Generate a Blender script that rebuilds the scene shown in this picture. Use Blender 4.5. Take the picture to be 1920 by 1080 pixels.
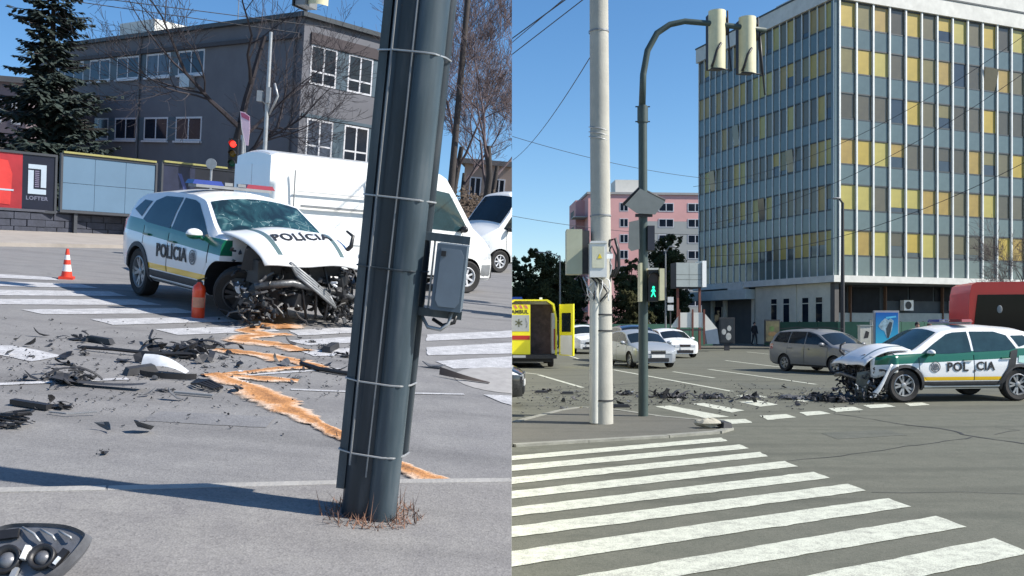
import bpy, bmesh, math, random
import numpy as np
from mathutils import Vector, Matrix, Quaternion

for _o in list(bpy.data.objects):
    bpy.data.objects.remove(_o, do_unlink=True)
S = bpy.context.scene
COL = S.collection
R_ = math.radians

# ------------------------------------------------------------------ camera, sky, sun, exposure
F = 1700.0            # focal length in photograph pixels (1920 wide)
EYE = 1.65            # eye height over the level crossing (the place on the right)
HOR = 609.0           # its horizon row
cam_d = bpy.data.cameras.new('Camera'); cam = bpy.data.objects.new('Camera', cam_d); COL.objects.link(cam)
cam.location = (0, 0, EYE); cam.rotation_euler = (R_(90), 0, 0)
cam_d.sensor_width = 36; cam_d.lens = 36 * F / 1920; cam_d.shift_y = (HOR - 540) / 1920
cam_d.clip_start = 0.05; cam_d.clip_end = 6000
S.camera = cam

SUN_AZ, SUN_EL = R_(102), R_(40)      # azimuth clockwise from the view direction
w = bpy.data.worlds.new('World'); S.world = w; w.use_nodes = True
nt = w.node_tree; bg = nt.nodes['Background']
sk = nt.nodes.new('ShaderNodeTexSky'); sk.sky_type = 'NISHITA'; sk.sun_disc = False
sk.sun_elevation = SUN_EL; sk.sun_rotation = SUN_AZ
sk.altitude = 200; sk.air_density = 1.0; sk.dust_density = 0.4; sk.ozone_density = 3.0
hsv = nt.nodes.new('ShaderNodeHueSaturation'); hsv.inputs['Saturation'].default_value = 1.22
nt.links.new(sk.outputs[0], hsv.inputs['Color']); nt.links.new(hsv.outputs[0], bg.inputs[0]); bg.inputs[1].default_value = 0.112
sun_d = bpy.data.lights.new('Sun', 'SUN'); sun_d.energy = 5.0; sun_d.angle = R_(0.53); sun_d.color = (1.0, 0.94, 0.85)
sun = bpy.data.objects.new('Sun', sun_d); COL.objects.link(sun)
sdir = Vector((math.cos(SUN_EL) * math.sin(SUN_AZ), math.cos(SUN_EL) * math.cos(SUN_AZ), math.sin(SUN_EL)))
sun.rotation_euler = (-sdir).to_track_quat('-Z', 'Y').to_euler()
sun.location = sdir * 60
S.view_settings.view_transform = 'Standard'; S.view_settings.look = 'None'
S.view_settings.gamma = 1; S.view_settings.exposure = 0.6

# ------------------------------------------------------------------ the two places
# The place on the left is a street that climbs away from the viewer and falls to the right
# (its own ground plane); the place on the right is level.
EYE_L = 1.55
nL = Vector((0.085, -0.1132, 1.0)).normalized()
RL = Vector((0, 0, 1)).rotation_difference(nL).to_matrix().to_4x4()
ML = Matrix.Translation((0, 0, EYE)) @ RL @ Matrix.Translation((0, 0, -EYE_L))
MR = Matrix.Identity(4)
RLi = RL.to_3x3().transposed()
def ray(x, y): return Vector(((x - 960) / F, 1.0, (HOR - y) / F))
def lg(x, y, z=0.0):
    d = RLi @ ray(x, y); t = (z - EYE_L) / d.z
    return (d.x * t, d.y * t)
def la(x, y, Y):
    d = RLi @ ray(x, y); t = Y / d.y
    return Vector((d.x * t, Y, EYE_L + d.z * t))
def rg(x, y, z=0.0):
    d = ray(x, y); t = (z - EYE) / d.z
    return (d.x * t, d.y * t)
def ra(x, y, Y):
    d = ray(x, y)
    return Vector((d.x * Y, Y, EYE + d.z * Y))

# ------------------------------------------------------------------ materials
MATS = {}
def mat(name, col, rough=0.6, var=0.12, scale=4.0, bump=0.0, bscale=60.0, metal=0.0, coat=0.0, spec=0.5, detail=6, col2=None, emit=None):
    if name in MATS: return MATS[name]
    m = bpy.data.materials.new(name); m.use_nodes = True; n = m.node_tree.nodes; l = m.node_tree.links
    b = n['Principled BSDF']; b.inputs['Roughness'].default_value = rough; b.inputs['Metallic'].default_value = metal
    b.inputs['Coat Weight'].default_value = coat; b.inputs['Coat Roughness'].default_value = 0.05
    b.inputs['Specular IOR Level'].default_value = spec
    tc = n.new('ShaderNodeTexCoord'); nz = n.new('ShaderNodeTexNoise'); nz.inputs['Scale'].default_value = scale
    nz.inputs['Detail'].default_value = detail; nz.inputs['Roughness'].default_value = 0.65
    l.new(tc.outputs['Object'], nz.inputs['Vector'])
    cr = n.new('ShaderNodeValToRGB')
    c2 = col2 if col2 else tuple(min(1, c * (1 + var)) for c in col)
    c1 = tuple(c * (1 - var) for c in col) if not col2 else col
    cr.color_ramp.elements[0].position = 0.3; cr.color_ramp.elements[1].position = 0.7
    cr.color_ramp.elements[0].color = (*c1, 1); cr.color_ramp.elements[1].color = (*c2, 1)
    l.new(nz.outputs['Fac'], cr.inputs[0]); l.new(cr.outputs[0], b.inputs['Base Color'])
    if bump:
        n2 = n.new('ShaderNodeTexNoise'); n2.inputs['Scale'].default_value = bscale; n2.inputs['Detail'].default_value = 4
        l.new(tc.outputs['Object'], n2.inputs['Vector'])
        bp = n.new('ShaderNodeBump'); bp.inputs['Strength'].default_value = bump; bp.inputs['Distance'].default_value = 0.02
        l.new(n2.outputs['Fac'], bp.inputs['Height']); l.new(bp.outputs[0], b.inputs['Normal'])
    if emit:
        b.inputs['Emission Color'].default_value = (*emit[:3], 1); b.inputs['Emission Strength'].default_value = emit[3]
    MATS[name] = m
    return m

def asphalt(name, dark, light, blotch, speck=0.35, patch=0.5):
    m = bpy.data.materials.new(name); m.use_nodes = True; n = m.node_tree.nodes; l = m.node_tree.links
    b = n['Principled BSDF']; b.inputs['Roughness'].default_value = 0.85; b.inputs['Specular IOR Level'].default_value = 0.3
    tc = n.new('ShaderNodeTexCoord')
    big = n.new('ShaderNodeTexNoise'); big.inputs['Scale'].default_value = 0.35; big.inputs['Detail'].default_value = 5
    mid = n.new('ShaderNodeTexNoise'); mid.inputs['Scale'].default_value = 3.0; mid.inputs['Detail'].default_value = 8; mid.inputs['Roughness'].default_value = 0.75
    fin = n.new('ShaderNodeTexVoronoi'); fin.inputs['Scale'].default_value = 95.0
    mp = n.new('ShaderNodeMapping'); mp.inputs['Scale'].default_value = (0.25, 2.2, 1); mp.inputs['Rotation'].default_value = (0, 0, R_(12))
    strk = n.new('ShaderNodeTexNoise'); strk.inputs['Scale'].default_value = 0.9; strk.inputs['Detail'].default_value = 4
    for t in (big, mid, fin): l.new(tc.outputs['Object'], t.inputs['Vector'])
    l.new(tc.outputs['Object'], mp.inputs['Vector']); l.new(mp.outputs[0], strk.inputs['Vector'])
    cr = n.new('ShaderNodeValToRGB'); cr.color_ramp.elements[0].position = 0.32; cr.color_ramp.elements[1].position = 0.68
    cr.color_ramp.elements[0].color = (*dark, 1); cr.color_ramp.elements[1].color = (*light, 1)
    l.new(mid.outputs['Fac'], cr.inputs[0])
    mx = n.new('ShaderNodeMix'); mx.data_type = 'RGBA'; mx.inputs['B'].default_value = (*blotch, 1)
    rp = n.new('ShaderNodeMapRange'); rp.inputs[1].default_value = 0.45; rp.inputs[2].default_value = 0.75; rp.inputs[4].default_value = patch
    l.new(big.outputs['Fac'], rp.inputs[0]); l.new(rp.outputs[0], mx.inputs['Factor']); l.new(cr.outputs[0], mx.inputs['A'])
    mx3 = n.new('ShaderNodeMix'); mx3.data_type = 'RGBA'; mx3.inputs['B'].default_value = tuple(c * 0.62 for c in dark) + (1,)
    rp3 = n.new('ShaderNodeMapRange'); rp3.inputs[1].default_value = 0.5; rp3.inputs[2].default_value = 0.72; rp3.inputs[4].default_value = 0.6
    l.new(strk.outputs['Fac'], rp3.inputs[0]); l.new(rp3.outputs[0], mx3.inputs['Factor']); l.new(mx.outputs['Result'], mx3.inputs['A'])
    mx2 = n.new('ShaderNodeMix'); mx2.data_type = 'RGBA'; mx2.blend_type = 'MULTIPLY'; mx2.inputs['Factor'].default_value = speck
    l.new(mx3.outputs['Result'], mx2.inputs['A']); l.new(fin.outputs['Color'], mx2.inputs['B'])
    hs = n.new('ShaderNodeHueSaturation'); hs.inputs['Saturation'].default_value = 0.0; hs.inputs['Value'].default_value = 1.35
    l.new(fin.outputs['Color'], hs.inputs['Color']); l.new(hs.outputs[0], mx2.inputs['B'])
    st = n.new('ShaderNodeTexNoise'); st.inputs['Scale'].default_value = 1.3; st.inputs['Detail'].default_value = 7; st.inputs['Roughness'].default_value = 0.7; st.inputs['Distortion'].default_value = 0.6
    gr = n.new('ShaderNodeTexNoise'); gr.inputs['Scale'].default_value = 32; gr.inputs['Detail'].default_value = 5; gr.inputs['Roughness'].default_value = 0.8
    for t in (st, gr): l.new(tc.outputs['Object'], t.inputs['Vector'])
    r1 = n.new('ShaderNodeMapRange'); r1.inputs[1].default_value = 0.60; r1.inputs[2].default_value = 0.74; r1.inputs[3].default_value = 1.0; r1.inputs[4].default_value = 0.80; l.new(st.outputs['Fac'], r1.inputs[0])
    r2 = n.new('ShaderNodeMapRange'); r2.inputs[1].default_value = 0.3; r2.inputs[2].default_value = 0.7; r2.inputs[3].default_value = 0.84; r2.inputs[4].default_value = 1.16; l.new(gr.outputs['Fac'], r2.inputs[0])
    pr_ = n.new('ShaderNodeMath'); pr_.operation = 'MULTIPLY'; l.new(r1.outputs[0], pr_.inputs[0]); l.new(r2.outputs[0], pr_.inputs[1])
    vm = n.new('ShaderNodeVectorMath'); vm.operation = 'SCALE'; l.new(mx2.outputs['Result'], vm.inputs[0]); l.new(pr_.outputs[0], vm.inputs['Scale'])
    l.new(vm.outputs[0], b.inputs['Base Color'])
    bp = n.new('ShaderNodeBump'); bp.inputs['Strength'].default_value = 0.22; bp.inputs['Distance'].default_value = 0.008
    l.new(fin.outputs['Distance'], bp.inputs['Height']); l.new(bp.outputs[0], b.inputs['Normal'])
    MATS[name] = m
    return m

def worn_paint(name, col, rough, chip=(0.13, 0.065, 0.035), dust=(0.20, 0.19, 0.18), amount=0.66):
    """painted steel with chips, rust runs and dust"""
    m = bpy.data.materials.new(name); m.use_nodes = True; n = m.node_tree.nodes; l = m.node_tree.links; b = n['Principled BSDF']; b.inputs['Roughness'].default_value = rough
    tc = n.new('ShaderNodeTexCoord'); mp = n.new('ShaderNodeMapping'); mp.inputs['Scale'].default_value = (9, 9, 1.2); l.new(tc.outputs['Object'], mp.inputs['Vector'])
    a = n.new('ShaderNodeTexNoise'); a.inputs['Scale'].default_value = 1.6; a.inputs['Detail'].default_value = 8; l.new(mp.outputs[0], a.inputs['Vector'])
    c = n.new('ShaderNodeTexNoise'); c.inputs['Scale'].default_value = 16; c.inputs['Detail'].default_value = 9; c.inputs['Roughness'].default_value = 0.75; l.new(tc.outputs['Object'], c.inputs['Vector'])
    cr = n.new('ShaderNodeValToRGB'); e = cr.color_ramp.elements; e[0].position = 0.3; e[0].color = tuple(q * 0.7 for q in col) + (1,); e[1].position = 0.7; e[1].color = tuple(q * 1.35 for q in col) + (1,); l.new(a.outputs['Fac'], cr.inputs[0])
    r1 = n.new('ShaderNodeMapRange'); r1.inputs[1].default_value = amount; r1.inputs[2].default_value = amount + 0.05; l.new(c.outputs['Fac'], r1.inputs[0])
    x1 = n.new('ShaderNodeMix'); x1.data_type = 'RGBA'; l.new(r1.outputs[0], x1.inputs['Factor']); l.new(cr.outputs[0], x1.inputs['A']); x1.inputs['B'].default_value = (*chip, 1)
    r2 = n.new('ShaderNodeMapRange'); r2.inputs[1].default_value = 0.5; r2.inputs[2].default_value = 0.85; r2.inputs[4].default_value = 0.35; l.new(a.outputs['Fac'], r2.inputs[0])
    x2 = n.new('ShaderNodeMix'); x2.data_type = 'RGBA'; l.new(r2.outputs[0], x2.inputs['Factor']); l.new(x1.outputs['Result'], x2.inputs['A']); x2.inputs['B'].default_value = (*dust, 1)
    l.new(x2.outputs['Result'], b.inputs['Base Color'])
    bp = n.new('ShaderNodeBump'); bp.inputs['Strength'].default_value = 0.25; bp.inputs['Distance'].default_value = 0.004; l.new(c.outputs['Fac'], bp.inputs['Height']); l.new(bp.outputs[0], b.inputs['Normal'])
    MATS[name] = m
    return m

def paintline(name, col, under, wear=0.5, scale=9.0):
    """road paint worn through to the asphalt in small flecks"""
    m = bpy.data.materials.new(name); m.use_nodes = True; n = m.node_tree.nodes; l = m.node_tree.links
    b = n['Principled BSDF']; b.inputs['Roughness'].default_value = 0.75
    tc = n.new('ShaderNodeTexCoord'); a = n.new('ShaderNodeTexNoise'); a.inputs['Scale'].default_value = scale; a.inputs['Detail'].default_value = 10; a.inputs['Roughness'].default_value = 0.8
    f = n.new('ShaderNodeTexNoise'); f.inputs['Scale'].default_value = 110; f.inputs['Detail'].default_value = 3
    for t in (a, f): l.new(tc.outputs['Object'], t.inputs['Vector'])
    ad = n.new('ShaderNodeMath'); ad.operation = 'ADD'; l.new(a.outputs['Fac'], ad.inputs[0])
    ms = n.new('ShaderNodeMath'); ms.operation = 'MULTIPLY'; ms.inputs[1].default_value = 0.75; l.new(f.outputs['Fac'], ms.inputs[0]); l.new(ms.outputs[0], ad.inputs[1])
    cr = n.new('ShaderNodeValToRGB'); p = 0.62 + 0.2 * wear
    cr.color_ramp.elements[0].position = p - 0.10; cr.color_ramp.elements[1].position = p + 0.12
    sc = n.new('ShaderNodeMath'); sc.operation = 'MULTIPLY'; sc.inputs[1].default_value = 0.8; l.new(ad.outputs[0], sc.inputs[0])
    cr.color_ramp.elements[0].color = (*col, 1); cr.color_ramp.elements[1].color = (*under, 1)
    l.new(sc.outputs[0], cr.inputs[0]); l.new(cr.outputs[0], b.inputs['Base Color'])
    bp = n.new('ShaderNodeBump'); bp.inputs['Strength'].default_value = 0.3; bp.inputs['Distance'].default_value = 0.008
    l.new(f.outputs['Fac'], bp.inputs['Height']); l.new(bp.outputs[0], b.inputs['Normal'])
    MATS[name] = m
    return m

# ------------------------------------------------------------------ mesh helpers
class MB:
    def __init__(s): s.v = []; s.f = []; s.m = []; s.cur = 0
    def add(s, vs, fs):
        o = len(s.v); s.v += [tuple(p) for p in vs]
        for f in fs: s.f.append(tuple(i + o for i in f)); s.m.append(s.cur)
        return s
    def box(s, c, d, rot=None, taper=1.0):
        x, y, z = d[0] / 2, d[1] / 2, d[2] / 2; t = taper
        p = [Vector(q) for q in ((-x, -y, -z), (x, -y, -z), (x, y, -z), (-x, y, -z), (-x * t, -y * t, z), (x * t, -y * t, z), (x * t, y * t, z), (-x * t, y * t, z))]
        if rot is not None: p = [rot @ q for q in p]
        c = Vector(c)
        return s.add([q + c for q in p], [(3, 2, 1, 0), (4, 5, 6, 7), (0, 1, 5, 4), (1, 2, 6, 5), (2, 3, 7, 6), (3, 0, 4, 7)])
    def bx(s, x0, x1, y0, y1, z0, z1): return s.box(((x0 + x1) / 2, (y0 + y1) / 2, (z0 + z1) / 2), (x1 - x0, y1 - y0, z1 - z0))
    def quad(s, a, b, c, d): return s.add([a, b, c, d], [(0, 1, 2, 3)])
    def tube(s, path, r, n=8, cap=True):
        path = [Vector(p) for p in path]; k = len(path)
        rs = r if isinstance(r, (list, tuple)) else [r] * k
        vs = []; ref = None
        for i, p in enumerate(path):
            t = (path[min(i + 1, k - 1)] - path[max(i - 1, 0)])
            if t.length < 1e-9: t = Vector((0, 0, 1))
            t.normalize()
            if ref is None: ref = Vector((1, 0, 0)) if abs(t.x) < 0.8 else Vector((0, 1, 0))
            u = (ref - t * ref.dot(t))
            if u.length < 1e-6: u = t.orthogonal()
            u.normalize(); v = t.cross(u); ref = u
            for j in range(n):
                a = 2 * math.pi * j / n
                vs.append(p + (u * math.cos(a) + v * math.sin(a)) * rs[i])
        fs = [(i * n + j, i * n + (j + 1) % n, (i + 1) * n + (j + 1) % n, (i + 1) * n + j) for i in range(k - 1) for j in range(n)]
        if cap: fs += [tuple(range(n - 1, -1, -1)), tuple(range((k - 1) * n, k * n))]
        return s.add(vs, fs)
    def lathe(s, prof, n=16, c=(0, 0, 0), axis='z', a0=0.0, a1=2 * math.pi):
        full = abs(a1 - a0 - 2 * math.pi) < 1e-6; k = n if full else n + 1
        vs = []
        for r, h in prof:
            for j in range(k):
                a = a0 + (a1 - a0) * j / n
                x, y = r * math.cos(a), r * math.sin(a)
                q = (x, y, h) if axis == 'z' else ((x, h, y) if axis == 'y' else (h, x, y))
                vs.append((q[0] + c[0], q[1] + c[1], q[2] + c[2]))
        fs = []
        for i in range(len(prof) - 1):
            for j in range(n):
                j2 = (j + 1) % k
                fs.append((i * k + j, i * k + j2, (i + 1) * k + j2, (i + 1) * k + j))
        return s.add(vs, fs)
    def prism(s, poly, h0, h1, axis='z'):
        """polygon (2d) extruded along axis between h0 and h1"""
        def p(a, b, h): return (a, b, h) if axis == 'z' else ((a, h, b) if axis == 'y' else (h, a, b))
        n = len(poly)
        vs = [p(a, b, h0) for a, b in poly] + [p(a, b, h1) for a, b in poly]
        return s.add(vs, [tuple(range(n - 1, -1, -1)), tuple(range(n, 2 * n))] + [(i, (i + 1) % n, n + (i + 1) % n, n + i) for i in range(n)])
    def blob(s, c, r, sc=(1, 1, 1), nu=8, nv=6, jit=0.0, rnd=random):
        vs = []
        for i in range(nv + 1):
            th = math.pi * i / nv
            for j in range(nu):
                ph = 2 * math.pi * j / nu; q = r * (1 + jit * (rnd.random() - 0.5) * 2)
                vs.append((c[0] + q * sc[0] * math.sin(th) * math.cos(ph), c[1] + q * sc[1] * math.sin(th) * math.sin(ph), c[2] + q * sc[2] * math.cos(th)))
        return s.add(vs, [(i * nu + j, (i + 1) * nu + j, (i + 1) * nu + (j + 1) % nu, i * nu + (j + 1) % nu) for i in range(nv) for j in range(nu)])
    def mesh(s, name, mats, smooth=False, fix=True):
        me = bpy.data.meshes.new(name); me.from_pydata(s.v, [], s.f)
        ms = mats if isinstance(mats, (list, tuple)) else [mats]
        for m in ms: me.materials.append(m)
        if len(ms) > 1: me.polygons.foreach_set('material_index', s.m)
        if fix and len(s.f) < 60000:
            bm = bmesh.new(); bm.from_mesh(me); bmesh.ops.recalc_face_normals(bm, faces=bm.faces); bm.to_mesh(me); bm.free()
        if smooth is True: me.polygons.foreach_set('use_smooth', [True] * len(me.polygons))
        elif smooth:
            me.polygons.foreach_set('use_smooth', [True] * len(me.polygons)); me.set_sharp_from_angle(angle=R_(smooth))
        me.update()
        return me
    def build(s, name, mats, parent=None, smooth=False, M=None, kind=None):
        return link(name, s.mesh(name, mats, smooth), parent, M, kind)

def link(name, me, parent=None, M=None, kind=None):
    o = bpy.data.objects.new(name, me); COL.objects.link(o)
    if parent is not None: o.parent = parent
    if M is not None:
        if parent is not None: o.matrix_local = M
        else: o.matrix_world = M
    if kind: o['kind'] = kind
    return o
def tag(o, label, cat, group=None, kind=None):
    o['label'] = label
    if cat: o['category'] = cat
    if group: o['group'] = group
    if kind: o['kind'] = kind
    return o
SIDE = {}
def TR(loc, rz=0.0, side='R', extra=None):
    M = (ML if side == 'L' else MR) @ Matrix.Translation(Vector((loc[0], loc[1], loc[2] if len(loc) > 2 else 0))) @ Matrix.Rotation(rz, 4, 'Z')
    return M @ extra if extra is not None else M
def thing(name, label, cat, loc, rz=0.0, side='R', group=None, extra=None):
    o = bpy.data.objects.new(name, None); COL.objects.link(o); o.empty_display_size = 0.2
    o.matrix_world = TR(loc, rz, side, extra)
    tag(o, label, cat, group); SIDE[o.name] = side
    return o
def one(name, mb, m, label, cat, loc, rz=0.0, side='R', group=None, smooth=False, kind=None, extra=None):
    o = mb.build(name, m, None, smooth, TR(loc, rz, side, extra), kind); tag(o, label, cat, group); SIDE[o.name] = side
    return o
def copy_thing(src, M, label, side, group=None):
    c = src.copy(); COL.objects.link(c); c.matrix_world = M; c['label'] = label; SIDE[c.name] = side
    if group: c['group'] = group
    for ch in src.children:
        k = ch.copy(); COL.objects.link(k); k.parent = c
        for g in ch.children:
            q = g.copy(); COL.objects.link(q); q.parent = k
    return c
def text_mesh(txt, size, depth=0.004, bold=0.0):
    cu = bpy.data.curves.new('t', 'FONT'); cu.body = txt; cu.size = size; cu.extrude = depth; cu.offset = bold
    cu.space_character = 1.1; cu.align_x = 'CENTER'; cu.align_y = 'CENTER'; cu.resolution_u = 3
    o = bpy.data.objects.new('t', cu); COL.objects.link(o)
    me = bpy.data.meshes.new_from_object(o.evaluated_get(bpy.context.evaluated_depsgraph_get()))
    bpy.data.objects.remove(o, do_unlink=True); bpy.data.curves.remove(cu)
    return me
def lettering(txt, size, m, parent, M, name='lettering', depth=0.004, bold=0.0):
    me = text_mesh(txt, size, depth, bold); me.materials.clear(); me.materials.append(m)
    return link(name, me, parent, M)
def evaluated(o):
    bpy.context.view_layer.update()
    return bpy.data.meshes.new_from_object(o.evaluated_get(bpy.context.evaluated_depsgraph_get()))

# shared materials
M_ = dict(
    black=mat('black_plastic', (0.018, 0.018, 0.02), 0.45, 0.2, 8),
    dark=mat('dark_trim', (0.035, 0.035, 0.038), 0.6, 0.25, 10),
    tyre=mat('tyre_rubber', (0.022, 0.021, 0.021), 0.85, 0.2, 12, 0.2),
    rim=mat('alloy', (0.30, 0.305, 0.31), 0.4, 0.12, 6, metal=0.4),
    steelwheel=mat('white_hub', (0.55, 0.56, 0.58), 0.5, 0.1, 6),
    glass=mat('car_glass', (0.012, 0.018, 0.022), 0.06, 0.2, 3, spec=0.35),
    glassL=mat('car_glass_teal', (0.022, 0.05, 0.06), 0.07, 0.25, 3.5, spec=0.45),
    chrome=mat('chrome', (0.75, 0.75, 0.76), 0.15, 0.05, 5, metal=1.0),
    lamp=mat('lamp_glass', (0.62, 0.65, 0.68), 0.08, 0.25, 22, coat=1.0, spec=0.8),
    redlamp=mat('red_lamp', (0.22, 0.010, 0.014), 0.15, 0.1, 6, coat=1.0),
    bluelamp=mat('blue_lamp', (0.012, 0.03, 0.20), 0.15, 0.1, 6, coat=1.0),
    white=mat('white_paint', (0.80, 0.81, 0.80), 0.3, 0.03, 2.5, coat=0.6),
    plate=mat('number_plate', (0.72, 0.72, 0.7), 0.4, 0.04, 8),
    greysteel=mat('grey_steel', (0.24, 0.25, 0.26), 0.5, 0.15, 5, metal=0.3),
    galv=mat('galvanised', (0.42, 0.43, 0.44), 0.45, 0.15, 9, metal=0.5),
    ink=mat('black_lettering', (0.02, 0.02, 0.022), 0.5, 0.1, 5),
    yellow=mat('yellow_print', (0.85, 0.62, 0.02), 0.4, 0.06, 5),
    concrete=mat('concrete', (0.44, 0.43, 0.39), 0.85, 0.14, 3, 0.25, 40),
    wire=mat('cable_black', (0.03, 0.03, 0.035), 0.6, 0.1, 5),
)
# ------------------------------------------------------------------ vehicles
def curve(pts, sm=0.12):
    xs = np.array([p[0] for p in pts]); ys = np.array([p[1] for p in pts])
    fx = np.linspace(xs[0], xs[-1], 400); fy = np.interp(fx, xs, ys)
    k = max(1, int(sm / (fx[1] - fx[0])))
    if k > 1:
        pad = np.concatenate([np.full(k, fy[0]), fy, np.full(k, fy[-1])])
        # reflect linearly at the ends so that the nose keeps its height
        fy = np.convolve(pad, np.ones(k) / k, 'same')[k:-k]
    return lambda x: float(np.interp(x, fx, fy))
class Shell:
    def __init__(s, top, belt, wid, low, tumble=0.36, bon=0.08, sm=0.14, crown=0.09):
        s.x0, s.x1 = top[0][0], top[-1][0]
        s.top = curve(top, sm); s.belt = curve(belt, sm); s.wid = curve(wid, 0.04); s.low = curve(low, 0.05)
        s.tumble = tumble; s.bon = bon; s.crown = crown
    def ring(s, x):
        zt = s.top(x); w_ = s.wid(x); z0 = s.low(x); zb = max(z0 + 0.1, min(s.belt(x), zt - 0.05)); g = zt - zb
        ze = max(zb + 0.012, zt - min(s.crown, 0.5 * g)); wb = w_ * 0.965
        we = wb - (ze - zb) * s.tumble - 0.02 - s.bon * (1 - min(1, g / 0.3))
        zm = min(z0 + 0.28, zb - 0.05)
        side = [(w_ * 0.90, z0), (w_ * 0.975, z0 + 0.06), (w_, zm), (w_ * 0.997, zm + 0.5 * (zb - zm)), (wb, zb), ((wb + we) / 2 + 0.012, (zb + ze) / 2), (we, ze)]
        topp = [(we * t, ze + (zt - ze) * (1 - t * t)) for t in (0.86, 0.65, 0.4, 0.15)]
        return side, topp, we, ze, zt, zb
    def side_y(s, x, z):
        sd, _, _, _, _, _ = s.ring(x)
        return float(np.interp(z, [p[1] for p in sd], [p[0] for p in sd]))
    def top_z(s, x, y):
        _, _, we, ze, zt, _ = s.ring(x)
        t = min(1, abs(y) / max(we, 1e-3)); return ze + (zt - ze) * (1 - t * t)
    def stations(s, n=44):
        L = s.x1 - s.x0
        return np.unique(np.concatenate([np.linspace(s.x0, s.x1, n), s.x0 + np.array([0.01, 0.03, 0.06]), s.x1 - np.array([0.01, 0.03, 0.06])]))
    def solid(s, deform=None):
        mb = MB(); st = s.stations(); rings = []
        for x in st:
            sd, tp, _, _, _, _ = s.ring(x)
            half = sd + tp
            full = [(y, z) for y, z in half] + [(-y, z) for y, z in reversed(half)]
            rings.append([(x, y, z) for y, z in full])
        n = len(rings[0]); vs = [p for r in rings for p in r]
        fs = [(i * n + j, i * n + (j + 1) % n, (i + 1) * n + (j + 1) % n, (i + 1) * n + j) for i in range(len(st) - 1) for j in range(n)]
        fs += [tuple(range(n)), tuple(range((len(st) - 1) * n, len(st) * n))[::-1]]
        mb.add(vs, fs)
        return mb
    def side_poly(s, poly, sg, e=0.008):
        """polygon in side view laid on the flank (densified edges, fan from the centre)"""
        pts = []
        for i, a in enumerate(poly):
            b = poly[(i + 1) % len(poly)]
            for k in range(4): pts.append((a[0] + (b[0] - a[0]) * k / 4, a[1] + (b[1] - a[1]) * k / 4))
        cx = sum(p[0] for p in pts) / len(pts); cz = sum(p[1] for p in pts) / len(pts)
        vs = [(cx, sg * (s.side_y(cx, cz) + e), cz)]; rings = []
        for f in (0.5, 1.0):
            for p in pts:
                x = cx + (p[0] - cx) * f; z = cz + (p[1] - cz) * f
                vs.append((x, sg * (s.side_y(x, z) + e), z))
        n = len(pts); fs = [(0, 1 + i, 1 + (i + 1) % n) for i in range(n)]
        fs += [(1 + i, 1 + n + i, 1 + n + (i + 1) % n, 1 + (i + 1) % n) for i in range(n)]
        return MB().add(vs, fs)
    def side_grid(s, xa, xb, za, zb, sg, e=0.008, nx=10, nz=8, edge=True):
        """panel over x and z ranges; za, zb may be functions of x"""
        fa = za if callable(za) else (lambda x: za); fb = zb if callable(zb) else (lambda x: zb)
        vs = []; fs = []
        for i in range(nx + 1):
            x = xa + (xb - xa) * i / nx
            for j in range(nz + 1):
                z = fa(x) + (fb(x) - fa(x)) * j / nz
                ee = e if (not edge or (0 < i < nx and 0 < j < nz)) else e * 0.4
                vs.append((x, sg * (s.side_y(x, z) + ee), z))
        for i in range(nx):
            for j in range(nz): fs.append((i * (nz + 1) + j, (i + 1) * (nz + 1) + j, (i + 1) * (nz + 1) + j + 1, i * (nz + 1) + j + 1))
        return MB().add(vs, fs)
    def top_grid(s, xa, xb, fr=0.93, e=0.008, nx=9, ny=10, ya=-1, yb=1):
        vs = []; fs = []; slope = (s.top(xb) - s.top(xa)) / (xb - xa); nn = Vector((-slope, 0, 1)).normalized() * e
        for i in range(nx + 1):
            x = xa + (xb - xa) * i / nx; we = s.ring(x)[2] * fr
            for j in range(ny + 1):
                y = we * (ya + (yb - ya) * j / ny)
                vs.append((x + nn.x, y, s.top_z(x, y) + nn.z))
        for i in range(nx):
            for j in range(ny): fs.append((i * (ny + 1) + j, (i + 1) * (ny + 1) + j, (i + 1) * (ny + 1) + j + 1, i * (ny + 1) + j + 1))
        return MB().add(vs, fs)

def cut_arches(me, cuts, dark):
    """cuts: list of (x, z, r, y0, y1)"""
    o = bpy.data.objects.new('tmp', me); COL.objects.link(o); cs = []
    me.materials.append(dark)
    for (x, z, r, y0, y1) in cuts:
        mb = MB(); n = 28
        mb.prism([(x + r * math.cos(2 * math.pi * k / n), z + r * math.sin(2 * math.pi * k / n)) for k in range(n)], y0, y1, 'y')
        c = bpy.data.objects.new('cut', mb.mesh('cut', dark)); COL.objects.link(c); cs.append(c)
        md = o.modifiers.new('b', 'BOOLEAN'); md.operation = 'DIFFERENCE'; md.object = c; md.solver = 'EXACT'; md.material_mode = 'TRANSFER'
    out = evaluated(o)
    for c in cs + [o]: bpy.data.objects.remove(c, do_unlink=True)
    out.polygons.foreach_set('use_smooth', [True] * len(out.polygons)); out.set_sharp_from_angle(angle=R_(32))
    return out

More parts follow.
